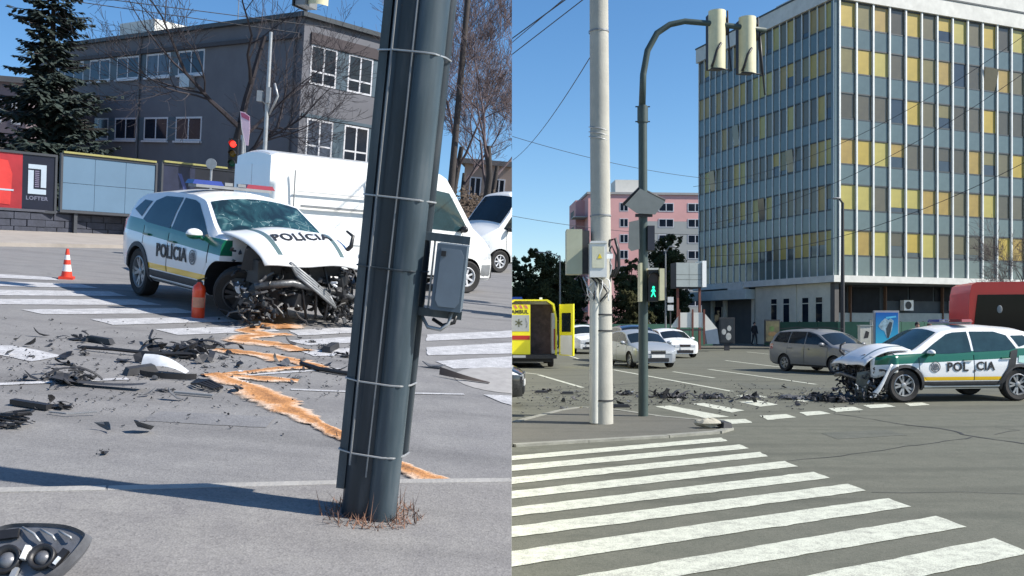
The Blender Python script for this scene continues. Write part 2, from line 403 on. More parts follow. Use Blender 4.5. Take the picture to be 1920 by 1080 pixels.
def wheel_meshes(r, wd, spokes, rimmat, key, rr=0.66):
    if key in MATS: return MATS[key]
    t = MB(); h = wd / 2
    t.lathe([(r * rr, -h * 0.8), (r * 0.9, -h), (r * 0.975, -h * 0.85), (r, -h * 0.5), (r, h * 0.5), (r * 0.975, h * 0.85), (r * 0.9, h), (r * rr, h * 0.8), (r * rr, -h * 0.8)], 28, axis='y')
    tm = t.mesh('tyre', M_['tyre'], 40)
    q = MB(); q.cur = 0   # rim on +y face
    q.lathe([(r * rr * 1.01, h * 0.84), (r * rr * 0.93, h * 0.9), (r * rr * 0.88, h * 0.6), (r * rr * 0.86, 0)], 28, axis='y')
    q.cur = 1; q.lathe([(r * rr * 0.9, h * 0.25), (0.001, h * 0.25)], 20, axis='y'); q.cur = 0
    for k in range(spokes):
        a = 2 * math.pi * k / spokes
        for da in (-0.11, 0.11) if spokes == 5 else (0.0,):
            c, s_ = math.cos(a + da), math.sin(a + da); c2, s2 = math.cos(a + da * 1.9), math.sin(a + da * 1.9)
            p0 = Vector((c * r * 0.1, h * 0.62, s_ * r * 0.1)); p1 = Vector((c2 * r * rr * 0.92, h * 0.72, s2 * r * rr * 0.92))
            d = (p1 - p0).normalized(); sd = d.cross(Vector((0, 1, 0))) * r * 0.052; dn = Vector((0, -h * 0.3, 0))
            q.add([p0 - sd, p0 + sd, p1 + sd * 1.2, p1 - sd * 1.2, p0 - sd + dn, p0 + sd + dn, p1 + sd + dn, p1 - sd + dn], [(0, 1, 2, 3), (0, 4, 5, 1), (1, 5, 6, 2), (3, 2, 6, 7), (0, 3, 7, 4)])
    q.lathe([(r * 0.17, h * 0.3), (r * 0.17, h * 0.68), (r * 0.12, h * 0.76), (0.001, h * 0.76)], 12, axis='y')
    rm = q.mesh('rim', [rimmat, M_['black']], 35)
    MATS[key] = (tm, rm)
    return tm, rm
def add_wheel(root, x, y, r, wd, spokes, rimmat, key, steer=0.0, tilt=0.0, rr=0.66):
    tm, rm = wheel_meshes(r, wd, spokes, rimmat, key, rr)
    M = Matrix.Translation((x, y, r)) @ Matrix.Rotation(steer, 4, 'Z') @ Matrix.Rotation(tilt, 4, 'X')
    if y < 0: M = M @ Matrix.Rotation(math.pi, 4, 'Z')
    wobj = link('wheel', tm, root, M); link('rim', rm, wobj)
    return wobj

def build_car(root, sh, paint, glass, ax, wr, archr, windows, ws, rw, doors, key, rimmat=None, spokes=5, clad=None, crash=False, trim=None, lights=True, ylow=None, rr=0.66, mirrors=True, mir_x=None, skip_front=False, steer=0.0):
    """root: Empty; ax=(front axle x, rear axle x); windows: side polygons; ws/rw: windscreen and rear window x ranges"""
    rimmat = rimmat or M_['rim']; xf, xr = ax; W2 = sh.wid(0)
    body = sh.solid().mesh('body', paint, 35)
    wd = 0.22
    cuts = []
    for x in (xf, xr):
        for sg in (1, -1):
            y0, y1 = sorted((sg * (W2 - 0.42), sg * (W2 + 0.3))); cuts.append((x, wr * 0.98, archr, y0, y1))
    body = cut_arches(body, cuts, M_['black'])
    link('body', body, root)
    for sg in (1, -1):
        for x in (xf, xr):
            if crash and x == xf and sg == crash: continue
            add_wheel(root, x, sg * (W2 - wd / 2 - 0.015), wr, wd, spokes, rimmat, key, steer=steer if x == xf else 0, rr=rr)
            if clad:
                n = 16; vs = []; fs = []
                for k in range(n + 1):
                    a = R_(-18) + R_(216) * k / n
                    for q, e in ((archr - 0.01, 0.0), (archr - 0.01, 0.022), (archr + clad, 0.016), (archr + clad, 0.0)):
                        px, pz = x + q * math.cos(a), wr * 0.98 + q * math.sin(a)
                        pz = max(pz, sh.low(x) - 0.02)
                        vs.append((px, sg * (sh.side_y(min(max(px, sh.x0 + 0.02), sh.x1 - 0.02), pz) + e), pz))
                for k in range(n):
                    for q in range(3): fs.append((k * 4 + q, k * 4 + q + 1, (k + 1) * 4 + q + 1, (k + 1) * 4 + q))
                MB().add(vs, fs).build('wheel_arch_trim', M_['dark'], root, 40)
        # sill
        sh.side_grid(xr + archr + 0.02, xf - archr - 0.02, lambda x: sh.low(x) + 0.02, lambda x: sh.low(x) + (0.17 if clad else 0.07), sg, 0.016, 8, 2).build('sill', M_['dark'], root, 40)
        for poly in windows:
            sh.side_poly(poly, sg, 0.006).build('side_window', glass, root, 50)
        for (xa, xb) in doors:
            zl = lambda x: sh.low(x) + (0.19 if clad else 0.09)
            def zlow(x):
                z = zl(x)
                for xx in (xf, xr):
                    dx = abs(x - xx); ra_ = archr + (clad or 0) + 0.02
                    if dx < ra_: z = max(z, wr * 0.98 + math.sqrt(ra_ * ra_ - dx * dx))
                return min(z, sh.belt(x) - 0.1)
            d = sh.side_grid(xa + 0.012, xb - 0.012, zlow, lambda x: sh.belt(x) - 0.015, sg, 0.007, 14, 10).build('door', paint, root, 40)
            for xs in (xa, xb):
                zz = [zlow(xs) + (sh.belt(xs) - 0.02 - zlow(xs)) * q / 6 for q in range(7)]
                MB().tube([(xs, sg * (sh.side_y(xs, z_) + 0.001), z_) for z_ in zz], 0.0055, 4).build('door_seam', M_['black'], root)
            hx = xa + 0.16; hz = sh.belt(hx) - 0.13
            MB().box((hx, sg * (sh.side_y(hx, hz) + 0.025), hz), (0.2, 0.03, 0.035)).build('handle', trim or paint, d, 40)
        if mirrors:
            mx = mir_x if mir_x is not None else ws[0] - 0.22 * (1 if ws[0] < ws[1] else 1)
            mz = sh.belt(mx) + 0.07; my = sh.side_y(mx, sh.belt(mx)) + 0.11
            MB().blob((mx, sg * my, mz), 0.1, (0.75, 1.15, 0.72), 12, 8).tube([(mx, sg * (my - 0.05), mz - 0.03), (mx + 0.03, sg * (my - 0.16), mz - 0.08)], 0.025, 6).build('wing_mirror', paint if not trim else trim, root, True)
    sh.top_grid(*ws).build('windscreen', glass, root, True)
    sh.top_grid(*rw, fr=0.88).build('rear_window', glass, root, True)
    zf = sh.top(sh.x1)
    if lights and not skip_front:
        for sg in (1, -1):
            x = sh.x1 - 0.16
            sh.side_grid(sh.x1 - 0.42, sh.x1 - 0.02, lambda x: 0.64 + 0.10 * (sh.x1 - x), lambda x: min(sh.belt(x), sh.top(x) - 0.05) - 0.015, sg, 0.012, 8, 4).build('headlight', M_['lamp'], root, 60)
            y0 = sh.wid(sh.x1)
            MB().box((sh.x1 + 0.004, sg * (y0 - 0.17), 0.5 * (0.62 + zf - 0.06)), (0.03, 0.3, max(0.1, zf - 0.08 - 0.62)), None).build('headlight', M_['lamp'], root, 60)
            sh.side_grid(sh.x0 + 0.02, sh.x0 + 0.3, 0.78, lambda x: min(sh.belt(x), sh.top(x) - 0.08) - 0.01, sg, 0.012, 5, 4).build('tail_light', M_['redlamp'], root, 60)
        yw = sh.wid(sh.x1)
        MB().box((sh.x1 + 0.004, 0, 0.62), (0.03, yw * 1.05, 0.13)).build('grille', M_['black'], root)
        MB().box((sh.x1 + 0.02, 0, 0.665), (0.02, yw * 1.0, 0.02)).build('grille_bar', M_['chrome'], root)
        MB().box((sh.x1 + 0.004, 0, 0.33), (0.03, yw * 1.5, 0.14)).build('lower_grille', M_['black'], root)
        pl = MB().box((sh.x1 + 0.02, 0, 0.47), (0.02, 0.52, 0.115)).build('number_plate', M_['plate'], root)
    if lights:
        MB().box((sh.x0 - 0.004, 0, 0.75), (0.02, 0.52, 0.115)).build('number_plate', M_['plate'], root)
    return root

# profiles (x forward, origin under the middle of the car)
def suv_shell(front=2.24):
    top = [(-2.24, 0.98), (-2.17, 1.10), (-1.82, 1.50), (-1.55, 1.60), (-0.8, 1.655), (0.0, 1.645), (0.42, 1.575), (1.12, 1.145), (1.7, 1.065), (2.1, 0.96), (2.24, 0.82)]
    if front < 2.24:
        t2 = [p for p in top if p[0] < front]; z = np.interp(front, [p[0] for p in top], [p[1] for p in top]); top = t2 + [(front, float(z))]
    belt = [(-2.24, 1.10), (-1.6, 1.10), (-0.6, 1.03), (0.6, 0.985), (1.3, 0.96), (2.24, 0.90)]
    wid = [(-2.24, 0.74), (-2.12, 0.85), (-1.8, 0.915), (-1.0, 0.925), (1.0, 0.925), (1.6, 0.91), (1.95, 0.86), (2.15, 0.74), (2.24, 0.60)]
    low = [(-2.24, 0.45), (-2.05, 0.36), (-1.5, 0.27), (1.5, 0.27), (2.24, 0.30)]
    sh = Shell(top, belt, wid, low, 0.38, 0.07)
    win = [[(0.30, 1.03), (0.95, 1.03), (0.62, 1.24), (0.28, 1.44), (0.12, 1.48), (-0.22, 1.50), (-0.22, 1.06)],
           [(-0.28, 1.06), (-0.28, 1.50), (-0.85, 1.50), (-1.12, 1.42), (-1.28, 1.14), (-1.10, 1.10)],
           [(-1.22, 1.41), (-1.36, 1.17), (-1.72, 1.27), (-1.52, 1.42)]]
    return sh, win
def hatch_shell():
    top = [(-2.1, 0.95), (-2.03, 1.05), (-1.75, 1.32), (-1.5, 1.42), (-0.6, 1.475), (0.0, 1.46), (0.4, 1.36), (1.15, 0.98), (1.65, 0.88), (1.98, 0.76), (2.1, 0.66)]
    belt = [(-2.1, 1.0), (-1.0, 0.96), (0.6, 0.90), (1.4, 0.84), (2.1, 0.74)]
    wid = [(-2.1, 0.70), (-1.95, 0.82), (-1.6, 0.875), (1.1, 0.885), (1.6, 0.86), (1.9, 0.78), (2.05, 0.66), (2.1, 0.56)]
    low = [(-2.1, 0.32), (-1.9, 0.24), (-1.4, 0.19), (1.4, 0.19), (2.1, 0.22)]
    win = [[(0.30, 0.95), (0.95, 0.94), (0.60, 1.12), (0.28, 1.27), (-0.20, 1.36), (-0.20, 0.97)], [(-0.26, 0.97), (-0.26, 1.36), (-0.9, 1.35), (-1.25, 1.26), (-1.3, 1.02)]]
    return Shell(top, belt, wid, low, 0.40, 0.08), win
def wagon_shell():
    top = [(-2.12, 0.95), (-2.06, 1.06), (-1.9, 1.36), (-1.75, 1.47), (-0.8, 1.515), (0.0, 1.495), (0.42, 1.39), (1.15, 0.99), (1.6, 0.90), (1.98, 0.78), (2.12, 0.68)]
    belt = [(-2.12, 0.98), (-1.0, 0.96), (0.6, 0.92), (1.4, 0.86), (2.12, 0.76)]
    wid = [(-2.12, 0.72), (-2.0, 0.80), (-1.6, 0.83), (1.1, 0.845), (1.6, 0.82), (1.9, 0.75), (2.06, 0.64), (2.12, 0.55)]
    low = [(-2.12, 0.34), (-1.9, 0.25), (-1.4, 0.2), (1.4, 0.2), (2.12, 0.23)]
    win = [[(0.30, 0.97), (0.95, 0.96), (0.60, 1.15), (0.28, 1.31), (-0.15, 1.40), (-0.15, 0.98)], [(-0.21, 0.98), (-0.21, 1.40), (-0.95, 1.40), (-1.0, 1.0)], [(-1.06, 1.0), (-1.0, 1.40), (-1.62, 1.37), (-1.82, 1.05)]]
    return Shell(top, belt, wid, low, 0.30, 0.08), win
def van_shell(L=5.3, H=2.5, W=1.02):
    a, b = -L / 2, L / 2
    top = [(a, H - 0.06), (a + 0.1, H), (b - 1.75, H), (b - 1.45, H - 0.1), (b - 0.72, 1.42), (b - 0.3, 1.18), (b - 0.08, 0.98), (b, 0.78)]
    belt = [(a, 1.25), (b - 1.0, 1.25), (b - 0.6, 1.12), (b, 0.9)]
    wid = [(a, W - 0.02), (b - 1.2, W), (b - 0.6, W - 0.05), (b - 0.25, W - 0.17), (b, W - 0.36)]
    low = [(a, 0.36), (b - 1.4, 0.28), (b, 0.26)]
    return Shell(top, belt, wid, low, 0.06, 0.05, 0.08, 0.07)
# ------------------------------------------------------------------ ground of the two places
rng = random.Random(7)
A_L = asphalt('pale_asphalt', (0.167, 0.164, 0.166), (0.221, 0.217, 0.213), (0.193, 0.185, 0.180), 0.22, 0.5)
A_R = asphalt('grey_asphalt', (0.102, 0.106, 0.082), (0.143, 0.143, 0.112), (0.123, 0.122, 0.095), 0.28, 0.55)
P_L = asphalt('pale_pavement', (0.178, 0.171, 0.169), (0.243, 0.234, 0.222), (0.207, 0.196, 0.186), 0.3, 0.5)
P_R = asphalt('pavement_asphalt', (0.107, 0.107, 0.089), (0.135, 0.131, 0.111), (0.123, 0.115, 0.090), 0.25, 0.5)
A_P = asphalt('patched_asphalt', (0.092, 0.097, 0.079), (0.129, 0.132, 0.108), (0.106, 0.106, 0.086), 0.3, 0.5)
A_PL = asphalt('patched_pale_asphalt', (0.15, 0.15, 0.157), (0.205, 0.205, 0.21), (0.17, 0.17, 0.175), 0.25, 0.5)
ZL = paintline('worn_road_paint_pale', (0.56, 0.56, 0.57), (0.304, 0.304, 0.313), 0.2, 6)
ZR = paintline('worn_road_paint', (0.581, 0.598, 0.493), (0.26, 0.26, 0.22), 0.62, 7)
KERB = mat('kerb_concrete', (0.306, 0.297, 0.281), 0.85, 0.15, 5, 0.3, 40)
KERBR = mat('kerb_concrete_grey', (0.243, 0.243, 0.207), 0.85, 0.2, 5, 0.3, 40)
TAR = mat('tar_seal', (0.035, 0.035, 0.035), 0.7, 0.2, 6)

road_r = MB().quad((-3000, -3000, 0), (3000, -3000, 0), (3000, 5000, 0), (-3000, 5000, 0)).build('road', A_R, None, M=MR, kind='structure'); SIDE[road_r.name] = 'R0'
road_l = MB().bx(-70, 12, -4, 62, -14, 0).build('road', A_L, None, M=ML, kind='structure'); SIDE[road_l.name] = 'L'

def strip(pts, name, m, parent, z, conv, tri=False):
    """flat sheet from photograph pixels projected on the ground"""
    g = [Vector(conv(*p)) for p in pts]; v = []
    for a, b in zip(g, g[1:] + g[:1]):          # painted edges are never quite straight
        k = max(1, int((b - a).length / 0.12))
        for i in range(k):
            q = a.lerp(b, i / k); v.append((q.x + rng.gauss(0, 0.006), q.y + rng.gauss(0, 0.006), z))
    mb = MB(); mb.add(v, [tuple(range(len(v)))])
    return mb.build(name, m, parent)
def gline(pts, wpx, name, m, parent, z, conv):
    """painted line through ground points, constant real width"""
    g = [Vector(conv(*p)) for p in pts]; vs = []; fs = []; w0 = wpx
    if name == 'tar_seam':                     # cracks wander
        h = []
        for a, b in zip(g, g[1:]):
            k = max(2, int((b - a).length / 0.25))
            for i in range(k): q = a.lerp(b, i / k); h.append(q + Vector((rng.gauss(0, 0.03), rng.gauss(0, 0.03))))
        g = h + [g[-1]]
    for i, p in enumerate(g):
        if name == 'tar_seam': wpx = w0 * rng.uniform(0.5, 1.4)
        t = (g[min(i + 1, len(g) - 1)] - g[max(i - 1, 0)]).normalized(); nn = Vector((-t.y, t.x)) * wpx / 2
        vs += [(p.x + nn.x, p.y + nn.y, z), (p.x - nn.x, p.y - nn.y, z)]
    fs = [(2 * i, 2 * i + 1, 2 * i + 3, 2 * i + 2) for i in range(len(g) - 1)]
    return MB().add(vs, fs).build(name, m, parent)

# ---- right: near zebra, far zebra, lane lines, sealed cracks
near = [((930, 858), (930, 866.5), (1352, 821), (1365, 827.5)), ((930, 876), (930, 887), (1388, 834), (1404, 841.5)), ((930, 899), (930, 911.5), (1424, 848), (1440, 856.5)),
        ((930, 925), (930, 939.5), (1471, 865), (1496, 875)), ((930, 956), (930, 973), (1524, 885.5), (1557, 897)), ((930, 992), (930, 1013), (1589, 908), (1624, 921)),
        ((930, 1038), (930, 1068), (1663, 935), (1708, 951)), ((930, 1107), (930, 1140), (1755, 968.5), (1813, 989)), ((1330, 1118), (1330, 1165), (1865, 1010), (1932, 1038)), ((1650, 1155), (1650, 1200), (2010, 1062), (2080, 1098))]
for a, b, c, d in near: strip([a, b, d, c], 'zebra_stripe', ZR, road_r, 0.006, rg)
nears = [((1332, 788), (1398, 786), (1412, 793), (1345, 797)), ((1424, 780), (1474, 777), (1493, 783), (1440, 788)), ((1498, 773.5), (1537, 771), (1557, 776), (1513, 780)), ((1553, 766), (1600, 763), (1620, 769), (1568, 773)),
         ((1618, 760), (1662, 758), (1680, 763), (1632, 766)), ((1697, 757), (1728, 755), (1744, 759.5), (1706, 762))]
for q in nears: strip(q, 'zebra_stripe', ZR, road_r, 0.006, rg)
fars = [((1228, 762.5), (1256, 761), (1368, 782), (1322, 784.5)), ((1297, 757.5), (1320, 756), (1396, 770), (1372, 774)), ((1385, 754), (1420, 751), (1460, 759), (1425, 763)), ((1462, 746), (1500, 743), (1540, 750), (1506, 754)), ((1380, 742), (1410, 739), (1440, 745), (1405, 748))]
for q in fars: strip(q, 'zebra_stripe', ZR, road_r, 0.006, rg)
for pts, wd in (([(1150, 693.5), (1372, 734)], 0.13), ([(1010, 703), (1092, 727)], 0.13), ([(1262, 697), (1340, 709)], 0.12), ([(1328, 692.5), (1440, 708), (1530, 721)], 0.13), ([(1360, 676), (1450, 687), (1490, 691)], 0.14), ([(963, 697), (1010, 702)], 0.12), ([(1064, 666), (1085, 673)], 0.12), ([(1620, 664), (1700, 672)], 0.14), ([(1400, 660), (1470, 667)], 0.12)):
    gline(pts, wd, 'lane_line', ZR, road_r, 0.006, rg)
for pts, wd in (([(1480, 866), (1600, 852), (1700, 838), (1822, 820)], 0.022), ([(1700, 797), (1770, 804), (1834, 820), (1930, 834)], 0.05), ([(1560, 776), (1640, 787), (1705, 798)], 0.025), ([(1870, 802), (1908, 807), (1865, 815)], 0.02), ([(1630, 924), (1750, 923), (1930, 927)], 0.014), ([(963, 735), (1090, 727), (1200, 718), (1330, 712)], 0.05)):
    gline(pts, wd, 'tar_seam', TAR, road_r, 0.005, rg)
for pts in ([(1540, 812), (1660, 806), (1700, 816), (1570, 824)], [(1380, 718), (1560, 728), (1600, 736), (1400, 728)]):
    strip(pts, 'road_patch', A_P, road_r, 0.003, rg)
for pts in ([(300, 772), (520, 782), (500, 802), (260, 790)],):
    strip(pts, 'road_patch', A_PL, road_l, 0.003, lg)
# pavement corner with the two poles
pav_px = [(900, 842), (963, 837.5), (1100, 829), (1250, 820), (1345, 812.5), (1368, 806), (1352, 796), (1300, 789), (1235, 783), (1170, 773), (1118, 767), (1085, 766.5), (1050, 772), (1000, 785), (963, 795), (900, 812)]
pg = [rg(*p) for p in pav_px]
pav = MB().prism(pg, -0.2, 0.028, 'z').build('pavement', P_R, None, M=MR, kind='structure'); SIDE[pav.name] = 'R'
def kerb_row(pts, parent, m, wd=0.14, h0=-0.1, h1=0.036, L=0.95, name='kerb_stone'):
    pts = [Vector(p) for p in pts]
    for a, b in zip(pts, pts[1:]):
        n = max(1, round((b - a).length / L)); t = (b - a).normalized(); ang = math.atan2(t.y, t.x); l = (b - a).length / n
        for i in range(n):
            c = a + t * l * (i + 0.5)
            mb = MB().box((0, 0, (h0 + h1) / 2), (l - 0.012, wd, h1 - h0 + rng.uniform(-0.006, 0.006)))
            mb.build(name, m, parent, M=Matrix.Translation((c.x, c.y, 0)) @ Matrix.Rotation(ang + rng.uniform(-0.006, 0.006), 4, 'Z'))
kerb_row([rg(*p) for p in pav_px[1:6]], pav, KERBR)
kerb_row([rg(*p) for p in pav_px[5:15]], pav, KERBR, 0.12)
# far pavement in front of the office block
fp = MB().prism([(6, 63), (17, 61), (24.5, 56.5), (34, 57), (60, 66), (60, 80), (0, 80), (0, 66)], -0.2, 0.1).build('pavement', P_R, None, M=MR, kind='structure'); SIDE[fp.name] = 'R'

# ---- left: zebra, lines, pavements
zl = [[(-60, 511), (95, 520), (112, 526.5), (-60, 519)], [(-60, 526), (150, 533), (186, 541), (-60, 536)], [(-60, 543), (205, 547), (238, 556), (-60, 554)], [(-60, 561), (258, 562), (304, 573), (-60, 571)],
      [(40, 581), (330, 578), (372, 588), (80, 590)], [(170, 599), (430, 594), (462, 603), (212, 610)], [(290, 618), (500, 611), (525, 622), (332, 629)],
      [(540, 620), (700, 612), (720, 622), (560, 630)], [(540, 639), (700, 630), (720, 641), (575, 648)], [(-30, 648), (28, 649), (118, 668), (60, 679), (0, 667)],
      [(560, 658), (700, 652), (720, 663), (590, 669)], [(800, 652), (990, 641), (990, 663), (800, 667)], [(815, 678), (990, 667), (990, 690), (850, 692)], [(800, 628), (990, 619), (990, 632), (800, 640)]]
for q in zl: strip(q, 'zebra_stripe', ZL, road_l, 0.006, lg)
for pts, wd in (([(-40, 723), (100, 717), (240, 711)], 0.09), ([(545, 731), (700, 737), (870, 740)], 0.06), ([(460, 704), (640, 692)], 0.07)):
    gline(pts, wd, 'lane_line', ZL, road_l, 0.006, lg)
strip([(905, 741), (990, 744), (990, 768), (940, 756)], 'lane_line', ZL, road_l, 0.006, lg)
kl = [lg(-400, 953), lg(-60, 932), lg(200, 926), lg(640, 914), lg(960, 909), lg(1400, 905)]
pv = MB().prism([kl[0], kl[1], kl[2], kl[3], kl[4], kl[5], (9, -3.5), (-12, -3.5)], -0.3, 0.03).build('pavement', P_L, None, M=ML, kind='structure'); SIDE[pv.name] = 'L'
kerb_row([Vector(p) for p in kl[1:5]], pv, KERB, 0.075, -0.1, 0.034, 0.9)
# far pavement under the hoardings
fpl = MB().prism([lg(-300, 456), lg(0, 462), lg(240, 466), lg(420, 470), lg(960, 445), (6, 62), (-70, 62)], -0.3, 0.09).build('pavement', mat('far_pavement', (0.30, 0.27, 0.24), 0.9, 0.15, 1.5, 0.2), None, M=ML, kind='structure'); SIDE[fpl.name] = 'L'
# ------------------------------------------------------------------ generators
def rotm(rnd, tilt=1.0):
    return (Matrix.Rotation(rnd.uniform(0, 6.28), 3, 'Z') @ Matrix.Rotation(rnd.gauss(0, 0.5) * tilt, 3, 'X') @ Matrix.Rotation(rnd.gauss(0, 0.4) * tilt, 3, 'Y'))
def shard(rnd, size, mb=None, c=(0, 0, 0), tilt=0.5, flat=0.06, bend=0.4, asp=0.5):
    """a torn, bent plate with ragged outline"""
    mb = mb or MB(); n = rnd.randint(6, 9); R3 = rotm(rnd, tilt); pts = []
    for k in range(n):
        a = 2 * math.pi * k / n; r = size * (0.5 + 0.5 * rnd.random())
        pts.append(Vector((r * math.cos(a), r * math.sin(a) * asp, 0)))
    kb = bend / max(size, 1e-3)
    top = [R3 @ (p + Vector((0, 0, kb * p.x * p.x))) for p in pts]; th = R3 @ Vector((0, 0, -flat * size))
    c0 = R3 @ Vector((0, 0, 0)); vs = [c0] + top + [c0 + th] + [p + th for p in top]
    lo = min(v.z for v in vs); off = Vector(c) - Vector((0, 0, lo)) + Vector((0, 0, 0.002))
    vs = [v + off for v in vs]
    fs = [(0, 1 + i, 1 + (i + 1) % n) for i in range(n)] + [(n + 1, n + 2 + (i + 1) % n, n + 2 + i) for i in range(n)] + [(1 + i, n + 2 + i, n + 2 + (i + 1) % n, 1 + (i + 1) % n) for i in range(n)]
    return mb.add(vs, fs)
def junk(rnd, size, mb=None, c=(0, 0, 0), n=5):
    """a small cluster of broken housing: plates, a bracket, a bit of tube"""
    mb = mb or MB(); shard(rnd, size * 0.55, mb, c, 0.15, 0.05, 0.05, 0.7); spread = size; size = size * 0.55; n = int(n * 1.8)
    for k in range(n):
        p = Vector(c) + Vector((rnd.gauss(0, 0.38) * spread, rnd.gauss(0, 0.3) * spread, 0))
        t = rnd.random()
        if t < 0.28: shard(rnd, size * rnd.uniform(0.25, 0.6), mb, p, 1.3, 0.12, 0.3, rnd.uniform(0.3, 0.8))
        elif t < 0.55:
            R3 = rotm(rnd, 0.6); r = size * rnd.uniform(0.4, 0.9); w_ = size * rnd.uniform(0.12, 0.35); a0 = rnd.uniform(0.2, 0.9); vs = []; m_ = 7
            for i in range(m_):
                a = a0 + (1.9 * i / (m_ - 1))
                for e in (0, 1):
                    for h in (0, 1): vs.append(R3 @ Vector((r * math.cos(a) * (1 + 0.05 * e), w_ * (h - 0.5) * (1 - 0.4 * i / m_), r * 0.55 * math.sin(a) * (1 + 0.08 * e) - r * 0.2)))
            lo = min(v.z for v in vs); vs = [v + p - Vector((0, 0, lo)) for v in vs]
            fs = []
            for i in range(m_ - 1):
                o_ = i * 4; fs += [(o_, o_ + 1, o_ + 5, o_ + 4), (o_ + 2, o_ + 6, o_ + 7, o_ + 3), (o_, o_ + 4, o_ + 6, o_ + 2), (o_ + 1, o_ + 3, o_ + 7, o_ + 5)]
            fs += [(0, 2, 3, 1), (4 * m_ - 4, 4 * m_ - 3, 4 * m_ - 1, 4 * m_ - 2)]
            mb.add(vs, fs)
        elif t < 0.75: mb.box(p + Vector((0, 0, size * 0.16)), (size * rnd.uniform(0.2, 0.6), size * 0.2, size * rnd.uniform(0.1, 0.3)), rotm(rnd, 0.5), rnd.uniform(0.5, 0.9))
        else:
            a = rnd.uniform(0, 6.28); d = Vector((math.cos(a), math.sin(a), rnd.uniform(0, 0.5))) * size * 0.6
            mb.tube([p + Vector((0, 0, 0.02)), p + d * 0.5 + Vector((0, 0, size * 0.15)), p + d], size * 0.05, 5)
    return mb

def bare_tree(seed, H, r0, levels=5, spread=0.55, trunk=0.3, up=0.25, nb=(2, 4), maxseg=6000, lean=(0, 0)):
    rnd = random.Random(seed); T = MB(); B = MB(); count = [0]
    def grow(p, d, L, r, lev):
        if count[0] > maxseg: return
        n = 4 if lev < 2 else 3; path = [p]; rs = [r]; q = Vector(p); dd = Vector(d)
        for k in range(n):
            dd = (dd + Vector((rnd.gauss(0, 0.13), rnd.gauss(0, 0.13), up * 0.25 + rnd.gauss(0, 0.05)))).normalized()
            q = q + dd * L / n; path.append(q.copy()); rs.append(max(0.0065, r * (1 - 0.45 * (k + 1) / n)))
        (T if lev == 0 else B).tube(path, rs, 8 if lev == 0 else (5 if lev < 3 else 3), cap=False); count[0] += n
        if lev >= levels: return
        m = rnd.randint(*nb) + (1 if lev in (0, 1) else 0)
        for k in range(m):
            f = rnd.uniform(0.35, 1.0) if lev else rnd.uniform(0.55, 1.0); i = min(n - 1, int(f * n)); g = f * n - i
            b = path[i].lerp(path[i + 1], g)
            ax = dd.orthogonal(); ax.rotate(Quaternion(dd, rnd.uniform(0, 6.28)))
            nd = (dd + ax * rnd.uniform(0.5, 1.2) * spread * 1.6).normalized()
            grow(b, nd, L * rnd.uniform(0.55, 0.8), rs[i] * rnd.uniform(0.45, 0.65), lev + 1)
        grow(path[-1], (dd + Vector((rnd.gauss(0, 0.2), rnd.gauss(0, 0.2), 0.1))).normalized(), L * 0.72, rs[-1], lev + 1)
    grow(Vector((0, 0, 0)), Vector((lean[0], lean[1], 1)).normalized(), H * trunk, r0, 0)
    return T, B
BARK = mat('bark', (0.05, 0.042, 0.04), 0.9, 0.25, 6, 0.4, 30)
TWIG = mat('twigs', (0.075, 0.055, 0.055), 0.9, 0.2, 3)
def place_bare(seed, loc, side, label, H, r0, group=None, bark=None, twig=None, **k):
    T, B = bare_tree(seed, H, r0, **k); t = thing('bare_tree', label, 'tree', loc, 0, side, group)
    T.build('trunk', bark or BARK, t, True); B.build('crown', twig or TWIG, t)
    return t
def spruce(loc, side, label, H, Rm, seed, needle, group=None, dens=1.0):
    rnd = random.Random(seed); t = thing('spruce_tree', label, 'tree', loc, 0, side, group)
    MB().tube([(0, 0, 0), (0.03, 0, H * 0.5), (0, 0, H)], [H * 0.018, H * 0.011, 0.02], 8).build('trunk', BARK, t, True)
    tw = MB(); vs = []; fs = []; z = H * 0.06
    while z < H * 0.985:
        f = 1 - z / H; R = Rm * (f ** 0.85) * rnd.uniform(0.75, 1.15)
        for k in range(max(3, int(7 * min(1, f + 0.3) * dens))):
            a = rnd.uniform(0, 6.28); L = R * rnd.uniform(0.55, 1.12); d = Vector((math.cos(a), math.sin(a), 0)); path = []
            for i in range(6):
                u = i / 5; path.append(d * L * u + Vector((0, 0, z - L * 0.42 * u + L * 0.34 * u * u + 0.04 * rnd.random())))
            tw.tube(path, [0.03 * f + 0.008] * 5 + [0.004], 3, cap=False)
            for i in range(int(40 * L / Rm * dens) + 10):
                u = rnd.uniform(0.12, 1.0); j = min(4, int(u * 5)); p = path[j].lerp(path[j + 1], u * 5 - j)
                sdv = Vector((-d.y, d.x, 0)) * rnd.choice((-1, 1)); ln = (0.14 + 0.34 * (1 - u) * L) * rnd.uniform(0.6, 1.2)
                e = p + (sdv * 0.8 + d * 0.6) .normalized() * ln + Vector((0, 0, -ln * rnd.uniform(0.15, 0.75)))
                wv = (e - p).cross(Vector((0, 0, 1))).normalized() * rnd.uniform(0.05, 0.12) + Vector((0, 0, rnd.uniform(-0.05, 0.05)))
                m = p.lerp(e, 0.55); o = len(vs)
                vs += [p, m + wv, e, m - wv]; fs.append((o, o + 1, o + 2, o + 3))
        z += H * rnd.uniform(0.012, 0.022)
    tw.build('branches', BARK, t, kind='stuff')
    MB().add(vs, fs).build('crown', needle, t)
    return t
